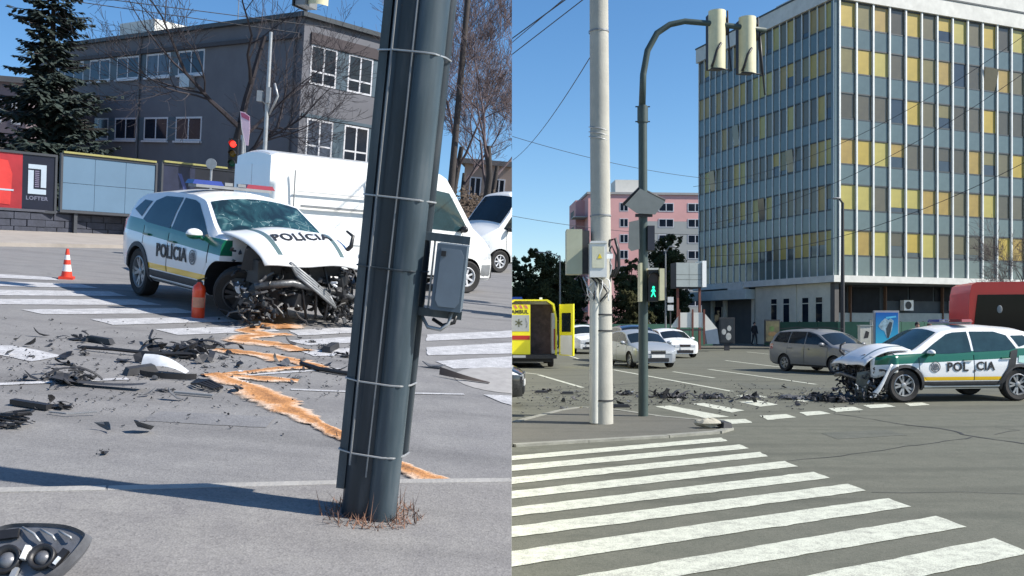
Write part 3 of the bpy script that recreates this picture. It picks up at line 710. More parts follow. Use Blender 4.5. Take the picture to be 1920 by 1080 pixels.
def leafy(name, loc, side, label, blobs, leaf, m, seed, trunk_h, trunk_r, n_per=900, group=None, cat='tree', needle=False):
    """crown of small leaf faces clumped through several uneven lobes"""
    rnd = random.Random(seed); t = thing(name, label, cat, loc, 0, side, group)
    tr = MB().tube([(0, 0, 0), (0.05, 0, trunk_h * 0.6), (0, 0, trunk_h)], [trunk_r, trunk_r * 0.75, trunk_r * 0.5], 7)
    for (c, r, sc) in blobs: tr.tube([(0, 0, trunk_h * 0.7), tuple(Vector(c) * 0.5 + Vector((0, 0, trunk_h * 0.4))), c], [trunk_r * 0.5, trunk_r * 0.3, 0.02], 4)
    tr.build('trunk', BARK, t, True)
    vs = []; fs = []
    for (c, r, sc) in blobs:
        nc = max(6, int(26 * r)); cl = []
        for k in range(nc):
            v = Vector((rnd.gauss(0, 1), rnd.gauss(0, 1), rnd.gauss(0, 1))).normalized() * r * rnd.uniform(0.45, 1.08)
            cl.append((Vector((c[0] + v.x * sc[0], c[1] + v.y * sc[1], c[2] + v.z * sc[2])), r * rnd.uniform(0.12, 0.32)))
        for k in range(int(n_per * r)):
            p, q = cl[rnd.randrange(nc)]
            v = Vector((rnd.gauss(0, 1), rnd.gauss(0, 1), rnd.gauss(0, 0.8))).normalized() * q * (rnd.random() ** 0.5)
            b = p + v; d1 = Vector((rnd.gauss(0, 1), rnd.gauss(0, 1), rnd.gauss(0, 1))).normalized() * leaf * rnd.uniform(0.6, 1.3)
            d2 = d1.orthogonal().normalized() * leaf * rnd.uniform(0.3, 0.6); o = len(vs)
            vs += [b - d1, b + d2, b + d1, b - d2]; fs.append((o, o + 1, o + 2, o + 3))
    MB().add(vs, fs).build('crown', m, t)
    return t

def on_face(x, y, org, d2, side):
    """photograph pixel onto a vertical facade through org (x, y) along d2: distance along and height"""
    d = (RLi @ ray(x, y)) if side == 'L' else ray(x, y); eye = EYE_L if side == 'L' else EYE
    # t*d.xy = org + s*d2
    A = np.array([[d.x, -d2[0]], [d.y, -d2[1]]]); t, s_ = np.linalg.solve(A, np.array([org[0], org[1]]))
    return s_, eye + d.z * t
def facept(face, t, z, out):
    return Vector((t, -out, z)) if face == 'y' else Vector((-out, t, z))
def fbox(mb, face, t0, t1, z0, z1, o0, o1):
    a = facept(face, t0, z0, o0); b = facept(face, t1, z1, o1)
    return mb.bx(min(a.x, b.x), max(a.x, b.x), min(a.y, b.y), max(a.y, b.y), min(a.z, b.z), max(a.z, b.z))
def window(parent, face, t0, t1, z0, z1, fm, pm, mull=1, trans=None, fr=0.07, out=0.03, depth=0.08):
    m = MB()
    fbox(m, face, t0, t1, z1 - fr, z1, -depth, out); fbox(m, face, t0, t1, z0, z0 + fr, -depth, out)
    fbox(m, face, t0, t0 + fr, z0 + fr, z1 - fr, -depth, out); fbox(m, face, t1 - fr, t1, z0 + fr, z1 - fr, -depth, out)
    for k in range(mull):
        tc = t0 + (t1 - t0) * (k + 1) / (mull + 1); fbox(m, face, tc - fr * 0.5, tc + fr * 0.5, z0 + fr, z1 - fr, -depth, out - 0.004)
    if trans:
        zc = z0 + (z1 - z0) * trans; fbox(m, face, t0 + fr, t1 - fr, zc - fr * 0.45, zc + fr * 0.45, -depth, out - 0.008)
    wo = m.build('window', fm, parent)
    for k in range(mull + 1):
        a = t0 + (t1 - t0) * k / (mull + 1); b = t0 + (t1 - t0) * (k + 1) / (mull + 1)
        fbox(MB(), face, a, b, z0 + 0.01, z1 - 0.01, 0.004, 0.010).build('pane', pm, wo)
    return wo

# ------------------------------------------------------------------ LEFT: steel pole in the foreground
TEAL = worn_paint('pole_paint_dark', (0.020, 0.030, 0.040), 0.42)
TEAL2 = worn_paint('pole_paint_grey', (0.046, 0.068, 0.084), 0.38)
px, py = lg(677, 972)
lean = Matrix.Rotation(R_(1.9), 4, 'Y') @ Matrix.Diagonal((0.90, 0.90, 1.0, 1.0))
pole = thing('steel_pole', 'dark steel pole of bundled tubes and clamps beside orange powder trail', 'pole', (px, py), 0, 'L', extra=lean)
MB().tube([(0.0, 0, -0.05), (0.0, 0, 6.5)], [0.115, 0.105], 20).build('post', TEAL, pole, 40)
MB().tube([(0.115, -0.055, -0.03), (0.112, -0.05, 6.5)], [0.085, 0.08], 18).build('post', TEAL2, pole, 40)
MB().tube([(0.19, 0.045, 0.35), (0.188, 0.045, 6.5)], 0.032, 10).build('conduit', TEAL, pole, 40)
MB().box((-0.125, -0.035, 3.36), (0.045, 0.05, 6.4)).build('cable_channel', TEAL2, pole)
MB().tube([(-0.075, -0.118, 0.3), (-0.072, -0.112, 6.5)], 0.006, 6).build('cable', M_['greysteel'], pole, 40)
MB().tube([(0.02, -0.125, 0.25), (0.035, -0.125, 2.0), (0.04, -0.118, 6.5)], 0.005, 6).build('cable', M_['greysteel'], pole, 40)
for z in (0.36, 0.72, 1.62, 1.28, 2.3):
    mb = MB(); ring = [(-0.153, -0.062), (-0.07, -0.118), (0.02, -0.134), (0.10, -0.144), (0.155, -0.132), (0.205, -0.06), (0.226, 0.03), (0.20, 0.082), (0.0, 0.122), (-0.10, 0.08), (-0.152, -0.005)]
    mb.tube([(a, b, z) for a, b in ring] + [(ring[0][0], ring[0][1], z)], 0.0048, 5)
    mb.build('band', M_['galv'] if z != 1.28 else TEAL, pole, 40)
M_box = mat('cabinet_blue_grey', (0.10, 0.135, 0.17), 0.45, 0.1, 5)
cb = MB().bx(0.27, 0.43, -0.12, 0.12, 1.11, 1.43).build('control_box', M_box, pole)
MB().prism([(0.29, 1.16), (0.31, 1.13), (0.40, 1.13), (0.418, 1.155), (0.418, 1.38), (0.40, 1.41), (0.295, 1.41)], -0.128, -0.119, 'y').build('door', mat('cabinet_face', (0.16, 0.20, 0.24), 0.4, 0.1, 6), cb)
MB().box((0.31, -0.132, 1.385), (0.025, 0.012, 0.025)).build('lock', M_['black'], cb)
for z in (1.455, 1.085):
    MB().box((0.255, 0.0, z), (0.36, 0.04, 0.04)).build('bracket', TEAL2, pole)
MB().tube([(0.38, -0.02, 1.10), (0.37, -0.04, 1.04), (0.33, -0.05, 1.01), (0.26, -0.04, 1.015), (0.22, 0.0, 1.06)], 0.010, 8).build('cable_loop', M_['galv'], pole, True)
MB().tube([(0.41, 0.0, 1.10), (0.40, -0.03, 1.05), (0.34, -0.03, 1.03), (0.28, 0.02, 1.05)], 0.010, 8).build('cable_loop', M_['black'], pole, True)
MB().box((0.245, 0.02, 1.27), (0.010, 0.010, 0.33)).build('rod', M_['galv'], pole)
# dry weeds round its foot
rnd = random.Random(3); mb = MB()
for k in range(420):
    a = rnd.uniform(0, 6.28); r = rnd.uniform(0.10, 0.24); b = Vector((0.05 + r * 1.1 * math.cos(a), -0.02 + r * math.sin(a), 0.03)); h = rnd.uniform(0.015, 0.06) if rnd.random() < 0.95 else rnd.uniform(0.08, 0.2)
    e = b + Vector((rnd.gauss(0, 0.035), rnd.gauss(0, 0.035), h)); sd = Vector((rnd.gauss(0, 1), rnd.gauss(0, 1), 0)).normalized() * 0.0035
    mb.add([b - sd, b + sd, e], [(0, 1, 2)])
one('dry_weeds', mb, mat('dry_weeds', (0.22, 0.12, 0.08), 0.9, 0.4, 20), 'dry reddish weeds growing round the foot of the steel pole', 'weeds', (px, py), 0, 'L', kind='stuff')

# ------------------------------------------------------------------ LEFT: police car
def livery():
    m = bpy.data.materials.new('police_livery'); m.use_nodes = True; n = m.node_tree.nodes; l = m.node_tree.links
    b = n['Principled BSDF']; b.inputs['Roughness'].default_value = 0.28; b.inputs['Coat Weight'].default_value = 0.6; b.inputs['Coat Roughness'].default_value = 0.06
    tc = n.new('ShaderNodeTexCoord'); sp = n.new('ShaderNodeSeparateXYZ'); l.new(tc.outputs['Object'], sp.inputs[0])
    def M(op, a, b_=None, clamp=False):
        k = n.new('ShaderNodeMath'); k.operation = op
        for i, v in enumerate((a, b_)):
            if v is None: continue
            if isinstance(v, (int, float)): k.inputs[i].default_value = v
            else: l.new(v, k.inputs[i])
        return k.outputs[0]
    x, y, z = sp.outputs; ay = M('ABSOLUTE', y)
    zz = M('ADD', z, M('MULTIPLY', x, 0.045))          # belt falls gently towards the front
    side = M('GREATER_THAN', ay, 0.74)
    green_side = M('MULTIPLY', M('MULTIPLY', M('GREATER_THAN', zz, 0.875), M('LESS_THAN', zz, 1.075)), side)
    bon = M('MULTIPLY', M('MULTIPLY', M('GREATER_THAN', x, 1.1), M('GREATER_THAN', z, 0.9)), M('MULTIPLY', M('GREATER_THAN', ay, 0.40), M('LESS_THAN', ay, 0.47)))
    yel = M('MULTIPLY', M('MULTIPLY', M('GREATER_THAN', z, 0.455), M('LESS_THAN', z, 0.535)), M('MULTIPLY', M('GREATER_THAN', x, -0.98), M('LESS_THAN', x, 1.0)))
    nz = n.new('ShaderNodeTexNoise'); nz.inputs['Scale'].default_value = 3; nz.inputs['Detail'].default_value = 6; l.new(tc.outputs['Object'], nz.inputs['Vector'])
    cr = n.new('ShaderNodeValToRGB'); cr.color_ramp.elements[0].color = (0.70, 0.71, 0.72, 1); cr.color_ramp.elements[1].color = (0.80, 0.81, 0.81, 1)
    l.new(nz.outputs['Fac'], cr.inputs[0]); cur = cr.outputs[0]
    for msk, c in ((green_side, (0.006, 0.115, 0.062, 1)), (bon, (0.10, 0.15, 0.15, 1)), (yel, (0.85, 0.52, 0.012, 1))):
        mx = n.new('ShaderNodeMix'); mx.data_type = 'RGBA'; l.new(msk, mx.inputs['Factor']); l.new(cur, mx.inputs['A']); mx.inputs['B'].default_value = c; cur = mx.outputs['Result']
    l.new(cur, b.inputs['Base Color'])
    return m
LIV = livery()
CRUMP = mat('crumpled_metal', (0.10, 0.103, 0.108), 0.4, 0.35, 9, 0.3, 30, metal=0.5)
def cracked():
    m = bpy.data.materials.new('cracked_windscreen'); m.use_nodes = True; n = m.node_tree.nodes; l = m.node_tree.links; b = n['Principled BSDF']; b.inputs['Roughness'].default_value = 0.08
    tc = n.new('ShaderNodeTexCoord'); v = n.new('ShaderNodeTexVoronoi'); v.feature = 'DISTANCE_TO_EDGE'; v.inputs['Scale'].default_value = 7; q = n.new('ShaderNodeTexNoise'); q.inputs['Scale'].default_value = 2.6; q.inputs['Detail'].default_value = 5; q.inputs['Distortion'].default_value = 1.2
    for t in (v, q): l.new(tc.outputs['Object'], t.inputs['Vector'])
    cr = n.new('ShaderNodeValToRGB'); e = cr.color_ramp.elements; e[0].position = 0.40; e[0].color = (0.010, 0.022, 0.028, 1); e[1].position = 0.72; e[1].color = (0.10, 0.20, 0.20, 1); k = e.new(0.55); k.color = (0.02, 0.06, 0.07, 1); l.new(q.outputs['Fac'], cr.inputs[0])
    lt = n.new('ShaderNodeMath'); lt.operation = 'LESS_THAN'; lt.inputs[1].default_value = 0.012; l.new(v.outputs['Distance'], lt.inputs[0])
    g = n.new('ShaderNodeMath'); g.operation = 'GREATER_THAN'; g.inputs[1].default_value = 0.52; l.new(q.outputs['Fac'], g.inputs[0]); a = n.new('ShaderNodeMath'); a.operation = 'MULTIPLY'; l.new(lt.outputs[0], a.inputs[0]); l.new(g.outputs[0], a.inputs[1])
    mx = n.new('ShaderNodeMix'); mx.data_type = 'RGBA'; mx.inputs['B'].default_value = (0.30, 0.38, 0.38, 1); l.new(a.outputs[0], mx.inputs['Factor']); l.new(cr.outputs[0], mx.inputs['A']); l.new(mx.outputs['Result'], b.inputs['Base Color'])
    return m
def emblem(root, c, sg, r):
    mb = MB()
    for a, b in ((r, r * 0.84), (r * 0.66, r * 0.55), (r * 0.36, 0.001)): mb.lathe([(a, 0), (a, 0.004), (b, 0.004), (b, 0)], 20, axis='y')
    for k in range(8):
        a = k * math.pi / 4; mb.box((r * 0.46 * math.cos(a), 0.002, r * 0.46 * math.sin(a)), (0.02, 0.004, 0.02))
    mb.build('emblem', mat('emblem_print', (0.10, 0.11, 0.13), 0.4, 0.4, 30), root, M=Matrix.Translation(c) @ Matrix.Rotation(0 if sg > 0 else math.pi, 4, 'Z'))
def lightbar(root, x=-0.30, z=1.685):
    b = MB().box((x, 0, z), (0.26, 1.16, 0.04)).build('light_bar', M_['greysteel'], root)
    for sg, m in ((1, 'redlamp'), (-1, 'bluelamp')):
        MB().box((x, sg * 0.40, z + 0.05), (0.26, 0.46, 0.06), None, 0.86).build('beacon', M_[m], b)
        MB().box((x + 0.11, sg * 0.1, z + 0.05), (0.05, 0.12, 0.045)).build('speaker', M_['greysteel'], b)
def wreck(rnd, n, xr, yr, zr, size, mb=None):
    mb = mb or MB(); n = int(n * 1.9); size *= 0.72
    for k in range(n):
        p = Vector((rnd.uniform(*xr), rnd.uniform(*yr), 0)); zmax = np.interp(p.x, (xr[0], xr[1]), (zr[1], zr[1] * 0.72)); p.z = rnd.uniform(zr[0], zmax)
        t = rnd.random(); mb.cur = rnd.choices((0, 1, 2, 3), (6, 5, 3, 0.5))[0]; s_ = size * rnd.uniform(0.5, 1.3)
        if t < 0.28:
            sub = MB(); shard(rnd, s_, sub, (0, 0, 0), 2.0, 0.1, 0.5, rnd.uniform(0.2, 0.7)); mb.add([Vector(v) + p for v in sub.v], sub.f)
        elif t < 0.62:
            pts = [p]; d = Vector((rnd.gauss(0, 1), rnd.gauss(0, 1), rnd.gauss(0, 0.8))).normalized()
            for q in range(4): d = (d + Vector((rnd.gauss(0, 0.5), rnd.gauss(0, 0.5), rnd.gauss(-0.1, 0.5)))).normalized(); pts.append(pts[-1] + d * s_ * 0.55)
            pts = [Vector((q.x, q.y, max(0.02, q.z))) for q in pts]
            mb.tube(pts, rnd.uniform(0.006, 0.022), 6)
        else: mb.box(p, (s_ * rnd.uniform(0.3, 1.0), s_ * rnd.uniform(0.2, 0.6), s_ * rnd.uniform(0.2, 0.7)), rotm(rnd, 1.2), rnd.uniform(0.6, 1.0))
    return mb
WM = [M_['black'], M_['dark'], CRUMP, mat('torn_white_plastic', (0.55, 0.57, 0.6), 0.4, 0.2, 8)]
def bent_panel(fn, nu, nv, th=0.012):
    vs = [Vector(fn(i / nu, j / nv)) for i in range(nu + 1) for j in range(nv + 1)]
    fs = [(i * (nv + 1) + j, (i + 1) * (nv + 1) + j, (i + 1) * (nv + 1) + j + 1, i * (nv + 1) + j + 1) for i in range(nu) for j in range(nv)]
    return MB().add(vs, fs)
BONNET = {}
def police(root, seed, near, flat_z=0.0):
    """near: +1 left flank or -1 right flank faces the viewer; front end crushed"""
    sh, win = suv_shell(1.52 if near > 0 else 1.36); rnd = random.Random(seed)
    build_car(root, sh, LIV, M_['glassL'], (1.345, -1.325), 0.355, 0.40, win, (1.10, 0.46), (-1.82, -2.15), [(-0.255, 1.02), (-1.15, -0.255)], 'wheel_suv', clad=0.055, skip_front=True, mir_x=0.80, crash=near if near < 0 else 0)
    if near < 0: add_wheel(root, 1.45, near * 0.62, 0.355, 0.22, 5, M_['dark'], 'wheel_crushed', steer=0.95, tilt=0.28)
    lightbar(root)
    full, _ = suv_shell()
    ph = [rnd.uniform(0, 6.28) for _ in range(4)]
    def bonnet(u, v):
        x = 1.14 + 1.02 * u; y = (v - 0.5) * 2 * (0.80 - 0.10 * u); z = full.top_z(min(x, 2.2), y * 0.9)
        z = z + 0.05 + 0.10 * math.sin(u * 3.1) * (0.6 + 0.4 * math.cos(v * 5 + ph[0])) + 0.018 * math.sin(9 * v + 4 * u + ph[1]) - (0.17 * u * u)
        return (x, y, z)
    BONNET[near] = bonnet
    bo = bent_panel(bonnet, 14, 16).build('bonnet', LIV, root, 50)
    md = bo.modifiers.new('th', 'SOLIDIFY'); md.thickness = 0.02; md.offset = -1
    def fen(u, v):
        x = 1.50 + 0.5 * u; z = 0.62 + 0.36 * v - 0.10 * u * (1 - v); return (x, near * (0.90 - 0.24 * u * u + 0.03 * math.sin(7 * u + 3 * v)), z + 0.03 * math.sin(6 * u))
    if near > 0: fo = bent_panel(fen, 8, 6).build('torn_wing', LIV, root, 50); fo.modifiers.new('th', 'SOLIDIFY').thickness = 0.01
    eb = MB()
    for k in range(26): eb.box((rnd.uniform(1.36, 1.92), rnd.uniform(-0.66, 0.66), rnd.uniform(0.30, 0.84)), (rnd.uniform(0.12, 0.34), rnd.uniform(0.14, 0.4), rnd.uniform(0.12, 0.34)), rotm(rnd, 0.25), rnd.uniform(0.75, 1.0))
    for k in range(8): eb.lathe([(0.001, -0.06), (0.08, -0.06), (0.08, 0.06), (0.001, 0.06)], 12, (rnd.uniform(1.5, 2.0), rnd.uniform(-0.6, 0.6), rnd.uniform(0.35, 0.8)), 'x')
    eb.build('engine_block', M_['black'], root)
    w1 = wreck(rnd, 150, (1.50, 2.12), (-0.82, 0.82), (0.12, 0.92), 0.13).build('crushed_front', WM, root, kind='stuff')
    MB().box((1.80, 0.02, 0.60), (0.10, 1.05, 0.46), Matrix.Rotation(0.18, 3, 'Y')).build('radiator', mat('radiator_fins', (0.04, 0.04, 0.045), 0.6, 0.3, 40), root)
    MB().tube([(2.02, -0.75, 0.50), (2.12, -0.3, 0.56), (2.02, 0.2, 0.47), (1.92, 0.62, 0.40), (1.98, 0.8, 0.30)], 0.05, 6).build('bumper_beam', CRUMP, root, True)
    MB().tube([(1.85, -near * 0.55, 0.9), (1.98, -near * 0.62, 1.05), (1.95, -near * 0.66, 1.18), (1.85, -near * 0.62, 1.24)], [0.035, 0.03, 0.025, 0.015], 7).build('hose', M_['black'], root, True)
    for k in range(3):
        MB().tube([(1.7 + 0.1 * k, -0.3 + 0.3 * k, 0.85), (1.95, -0.25 + 0.25 * k, 0.75), (2.05, -0.1 + 0.2 * k, 0.45), (2.0 + 0.06 * k, 0.1 * k, 0.1)], 0.018, 6).build('hose', M_['black'], root, True)
    return sh
lf, lr = Vector(lg(420, 600)), None
hd = math.atan2(-0.73, 0.683)
h2 = Vector((math.cos(hd), math.sin(hd))); lft = Vector((-h2.y, h2.x))
ctr = lf + lft * 0.80 - h2 * 1.345
pc = thing('police_car', 'wrecked white police car with green band, facing the steel pole, beside orange extinguisher', 'car', (ctr.x, ctr.y, 0.006), hd, 'L')
psh = police(pc, 11, -1)
for ch in pc.children:
    if ch.name.startswith('windscreen'): ch.data.materials.clear(); ch.data.materials.append(cracked())
# lettering on the flank that faces the viewer, emblem, bonnet lettering
def flank_text(root, sh, txt, x, z, size, sg, bold=0.006):
    y = sh.side_y(x, z) + 0.016
    lettering(txt, size, M_['ink'], root, Matrix.Translation((x, sg * y, z)) @ Matrix.Rotation(0 if sg < 0 else math.pi, 4, 'Z') @ Matrix.Rotation(R_(90), 4, 'X'), bold=bold)
flank_text(pc, psh, 'POLÍCIA', -0.08, 0.73, 0.255, -1)
emblem(pc, (0.62, -(psh.side_y(0.62, 0.73) + 0.016), 0.73), -1, 0.10)
bl = lettering('POLÍCIA', 0.21, M_['ink'], pc, Matrix.Identity(4), bold=0.006, depth=0.0)
for v in bl.data.vertices:          # letters lie on the buckled bonnet
    x_, y_ = 1.74 - v.co.y, v.co.x + 0.02; u_ = (x_ - 1.14) / 1.02; w_ = 0.80 - 0.10 * u_
    v.co = Vector((x_, y_, BONNET[-1](u_, y_ / (2 * w_) + 0.5)[2] + 0.012))
# grille torn loose and hanging across the front
def gr(u, v): return (2.14 + 0.05 * math.sin(5 * u), -0.25 + 0.62 * u - 0.10 * v, 0.66 - 0.42 * u + 0.16 * v)
g0 = MB()
for k in range(4):
    a = Vector(gr(0, k / 3)); b = Vector(gr(1, k / 3)); g0.tube([a, a.lerp(b, 0.5) + Vector((0.03, 0, 0)), b], 0.02, 6)
g0.tube([gr(0, 0), gr(0, 1)], 0.02, 6).tube([gr(1, 0), gr(1, 1)], 0.02, 6)
g0.build('hanging_grille', M_['greysteel'], pc, True)
def bump(u, v):
    return (2.10 - 0.25 * u + 0.12 * v, 0.72 + 0.40 * u + 0.02 * v, 0.62 - 0.50 * u + 0.20 * v * (1 - u * 0.5))
bo = bent_panel(bump, 10, 4).build('torn_bumper', WM[3], pc, 50); bo.modifiers.new('th', 'SOLIDIFY').thickness = 0.012
wreck(random.Random(5), 46, (1.95, 2.35), (0.35, 1.1), (0.03, 0.42), 0.12).build('trailing_wreckage', WM, pc, kind='stuff')
wreck(random.Random(6), 34, (1.75, 2.2), (-0.95, -0.5), (0.03, 0.5), 0.12).build('trailing_wreckage', WM, pc, kind='stuff')

# ------------------------------------------------------------------ LEFT: vans
def van(root, glass, key, L=5.3, lettered=None, cargo=True, paint=None, ax=None):
    sh = van_shell(L); a, b = -L / 2, L / 2; paint = paint or M_['white']
    ax = ax or (b - 0.80, a + 0.95)
    win = [[(b - 0.86, 1.33), (b - 1.35, 2.02), (b - 1.72, 2.06), (b - 1.72, 1.28), (b - 1.1, 1.26)]]
    build_car(root, sh, paint, glass, ax, 0.34, 0.40, win, (b - 0.80, b - 1.40), (a + 0.02, a + 0.03), [(b - 1.85, b - 0.98)], key, rimmat=M_['steelwheel'], spokes=7, trim=M_['black'], lights=False, mir_x=b - 1.02, rr=0.60)
    for sg in (1, -1):
        if cargo:
            d = sh.side_grid(a + 1.95, b - 1.95, 0.45, 2.2, sg, 0.009, 6, 6).build('sliding_door', paint, root, 40)
            MB().box((b - 2.1, sg * (sh.wid(0) + 0.02), 1.2), (0.10, 0.04, 0.06)).build('handle', M_['black'], d)
        MB().box((a + 1.5, sg * (sh.wid(0) + 0.012), 1.52), (1.9, 0.03, 0.045)).build('door_rail', M_['greysteel'], root)
        for sx in (a + 0.42, a + 1.93, b - 1.93): MB().box((sx, sg * (sh.wid(0) - 0.008), 1.30), (0.014, 0.03, 1.70)).build('door_seam', M_['greysteel'], root)
        for sz in (0.86, 1.78): MB().box((a + 1.2, sg * (sh.wid(0) - 0.012), sz), (1.5, 0.03, 0.012)).build('pressed_line', M_['galv'], root)
        MB().box((a + 2.4, sg * (sh.wid(0) + 0.012), 0.62), (1.2, 0.03, 0.20)).build('side_moulding', M_['greysteel'], root)
        sh.side_grid(b - 0.40, b - 0.03, 0.30, 0.60, sg, 0.012, 6, 3).build('bumper_side', M_['greysteel'], root, 40)
        sh.side_grid(b - 0.42, b - 0.05, 0.72, lambda x: sh.belt(x) - 0.1, sg, 0.012, 6, 3).build('headlight', M_['lamp'], root, 40)
    MB().box((b + 0.005, 0, 0.48), (0.05, 1.3, 0.34)).build('bumper', M_['dark'], root)
    MB().box((b + 0.03, 0, 0.52), (0.03, 0.52, 0.11)).build('number_plate', M_['plate'], root)
    for sg in (1, -1):
        MB().box((a - 0.006, sg * 0.475, 1.35), (0.03, 0.92, 1.75)).build('rear_door', paint, root)
        MB().box((a - 0.012, sg * 0.94, 1.3), (0.03, 0.1, 0.5)).build('tail_light', M_['redlamp'], root)
    return sh
vh = math.atan2(0.59, 0.81); vr = la(508, 400, 16.3)
hv = Vector((math.cos(vh), math.sin(vh))); vl = Vector((-hv.y, hv.x)); vc = Vector((vr.x, vr.y)) + hv * 2.55 + vl * 1.02
v1 = thing('panel_van', 'white high-roof panel van parked behind the wrecked police car', 'van', (vc.x, vc.y), vh, 'L'); van(v1, M_['glassL'], 'wheel_van', 5.1)
v2p = la(948, 500, 27.5); hh = math.atan2(-0.62, -0.78); hv = Vector((math.cos(hh), math.sin(hh))); vl = Vector((-hv.y, hv.x))
vc = Vector((v2p.x, v2p.y)) - hv * 1.55 - vl * 1.02
v2 = thing('panel_van', 'white van with dark windscreen standing behind the nose of the high-roof van', 'van', (vc.x, vc.y), hh, 'L')
van(v2, M_['glass'], 'wheel_van', 5.1)

# ------------------------------------------------------------------ LEFT: cone and extinguisher
c = lg(125, 523); ORG = mat('cone_red', (0.62, 0.045, 0.02), 0.5, 0.1, 8); WHT = mat('cone_white', (0.75, 0.72, 0.70), 0.5, 0.08, 8)
co = thing('traffic_cone', 'red and white traffic cone on the zebra crossing', 'cone', c, 0.3, 'L')
MB().box((0, 0, 0.02), (0.22, 0.22, 0.04)).build('base', ORG, co)
def conr(z): return 0.092 - (0.092 - 0.022) * z / 0.5
prev = 0.04
for z1, m in ((0.13, ORG), (0.24, WHT), (0.32, ORG), (0.40, WHT), (0.50, ORG)):
    MB().lathe([(conr(prev), prev), (conr(z1), z1)] + ([(0.001, z1)] if z1 == 0.5 else []), 18).build('band', m, co, 40); prev = z1
c = lg(371, 596); ex = thing('fire_extinguisher', 'orange-red fire extinguisher standing by the wrecked front wheel', 'extinguisher', c, 0.4, 'L')
EXM = mat('extinguisher_red', (0.85, 0.06, 0.010), 0.35, 0.08, 5, coat=0.5)
MB().lathe([(0.001, 0.0), (0.078, 0.0), (0.082, 0.02), (0.082, 0.36), (0.07, 0.41), (0.035, 0.44), (0.025, 0.46), (0.001, 0.46)], 20).build('cylinder', EXM, ex, 40)
MB().box((0, 0, 0.475), (0.05, 0.04, 0.04)).box((0.03, 0, 0.50), (0.12, 0.02, 0.015), Matrix.Rotation(-0.3, 3, 'Y')).build('valve', M_['black'], ex)
MB().tube([(0.0, 0.03, 0.47), (0.02, 0.10, 0.45), (0.03, 0.105, 0.3), (0.02, 0.095, 0.12)], 0.012, 7).build('hose', M_['black'], ex, True)
MB().lathe([(0.0835, 0.14), (0.0835, 0.27)], 20, a0=3.6, a1=5.6).build('label_band', mat('paper_label', (0.6, 0.25, 0.15), 0.6, 0.2, 12), ex, True)
# ------------------------------------------------------------------ LEFT: office building
BL = mat('grey_render', (0.128, 0.132, 0.152), 0.9, 0.10, 0.7, 0.15, 30)
BFR = mat('window_frame_white', (0.55, 0.56, 0.60), 0.5, 0.06, 5)
PANE = mat('window_glass_dark', (0.012, 0.018, 0.030), 0.08, 0.3, 0.8, spec=0.3)
CURT = mat('window_with_curtain', (0.055, 0.07, 0.10), 0.25, 0.45, 2.5, spec=0.3)
TPAN = mat('teal_panel', (0.06, 0.095, 0.125), 0.6, 0.1, 2)
kc = la(572, 32, 45.0); bd = Vector((0.64, 0.77)).normalized(); ld = Vector((-bd.y, bd.x)); H = kc.z
bld = thing('office_building', 'grey rendered flat-roofed office building behind the hoardings and white van', 'building', (kc.x, kc.y), math.atan2(bd.y, bd.x), 'L')
LR = on_face(770, 200, (kc.x, kc.y), bd, 'L')[0]
MB().bx(0, LR, 0, 30, -1, H).build('wall', BL, bld)
MB().bx(-0.25, LR + 0.2, -0.25, 30.2, H, H + 0.22).build('roof_edge', mat('roof_flashing', (0.04, 0.05, 0.06), 0.6, 0.1, 3), bld)
def lf_(x, y): return on_face(x, y, (kc.x, kc.y), ld, 'L')
def rf_(x, y): return on_face(x, y, (kc.x, kc.y), bd, 'L')
def rect(fn, x0, y0, x1, y1):
    a = fn(x0, (y0 + y1) / 2)[0]; b = fn(x1, (y0 + y1) / 2)[0]; xm = (x0 + x1) / 2
    zs = (fn(xm, y0)[1], fn(xm, y1)[1]); return min(a, b), max(a, b), min(zs), max(zs)
up = [rect(rf_, 581, 88, 631, 162), rect(rf_, 652, 99, 706, 172)]; lo = [rect(rf_, 566, 224, 619, 284), rect(rf_, 640, 236, 694, 293)]
zu0, zu1 = up[0][2], up[0][3]; zl0, zl1 = lo[0][2] - 0.3, lo[0][3]
wr_ = up[0][1] - up[0][0]; pitch = up[1][0] - up[0][0]
for k in range(5):
    t = up[0][0] + k * pitch
    if t + pitch > LR: break
    window(bld, 'y', t, t + wr_, zu0, zu1, BFR, PANE, 1, 0.33, 0.09); window(bld, 'y', t, t + wr_, zl0, zl1, BFR, PANE if k else CURT, 1, 0.3, 0.09)
    for z0, z1 in ((zu0, zu1), (zl0, zl1)): fbox(MB(), 'y', t + wr_ + 0.02, t + pitch - 0.02, z0, z1, 0, 0.03).build('infill_panel', TPAN, bld)
fbox(MB(), 'y', 0.4, LR - 0.1, zu1 + 0.02, zu1 + 0.55, 0, 0.10).build('overhang_band', mat('overhang_brown', (0.045, 0.035, 0.04), 0.7, 0.1, 3), bld)  # dark band standing for the recess and overhang above the upper windows
fbox(MB(), 'y', 0.1, LR - 0.1, zl1 + 0.05, zl1 + 0.2, 0, 0.06).build('ledge', TPAN, bld)
L1 = [rect(lf_, 335, 94, 384, 140), rect(lf_, 272, 98, 320, 143), rect(lf_, 216, 102, 262, 147)]
zu0, zu1 = L1[0][2], L1[0][3]; L2 = rect(lf_, 327, 219, 372, 264); zl0, zl1 = L2[2], L2[3]
p2 = L1[1][0] - L1[0][0]; w2 = L1[0][1] - L1[0][0]
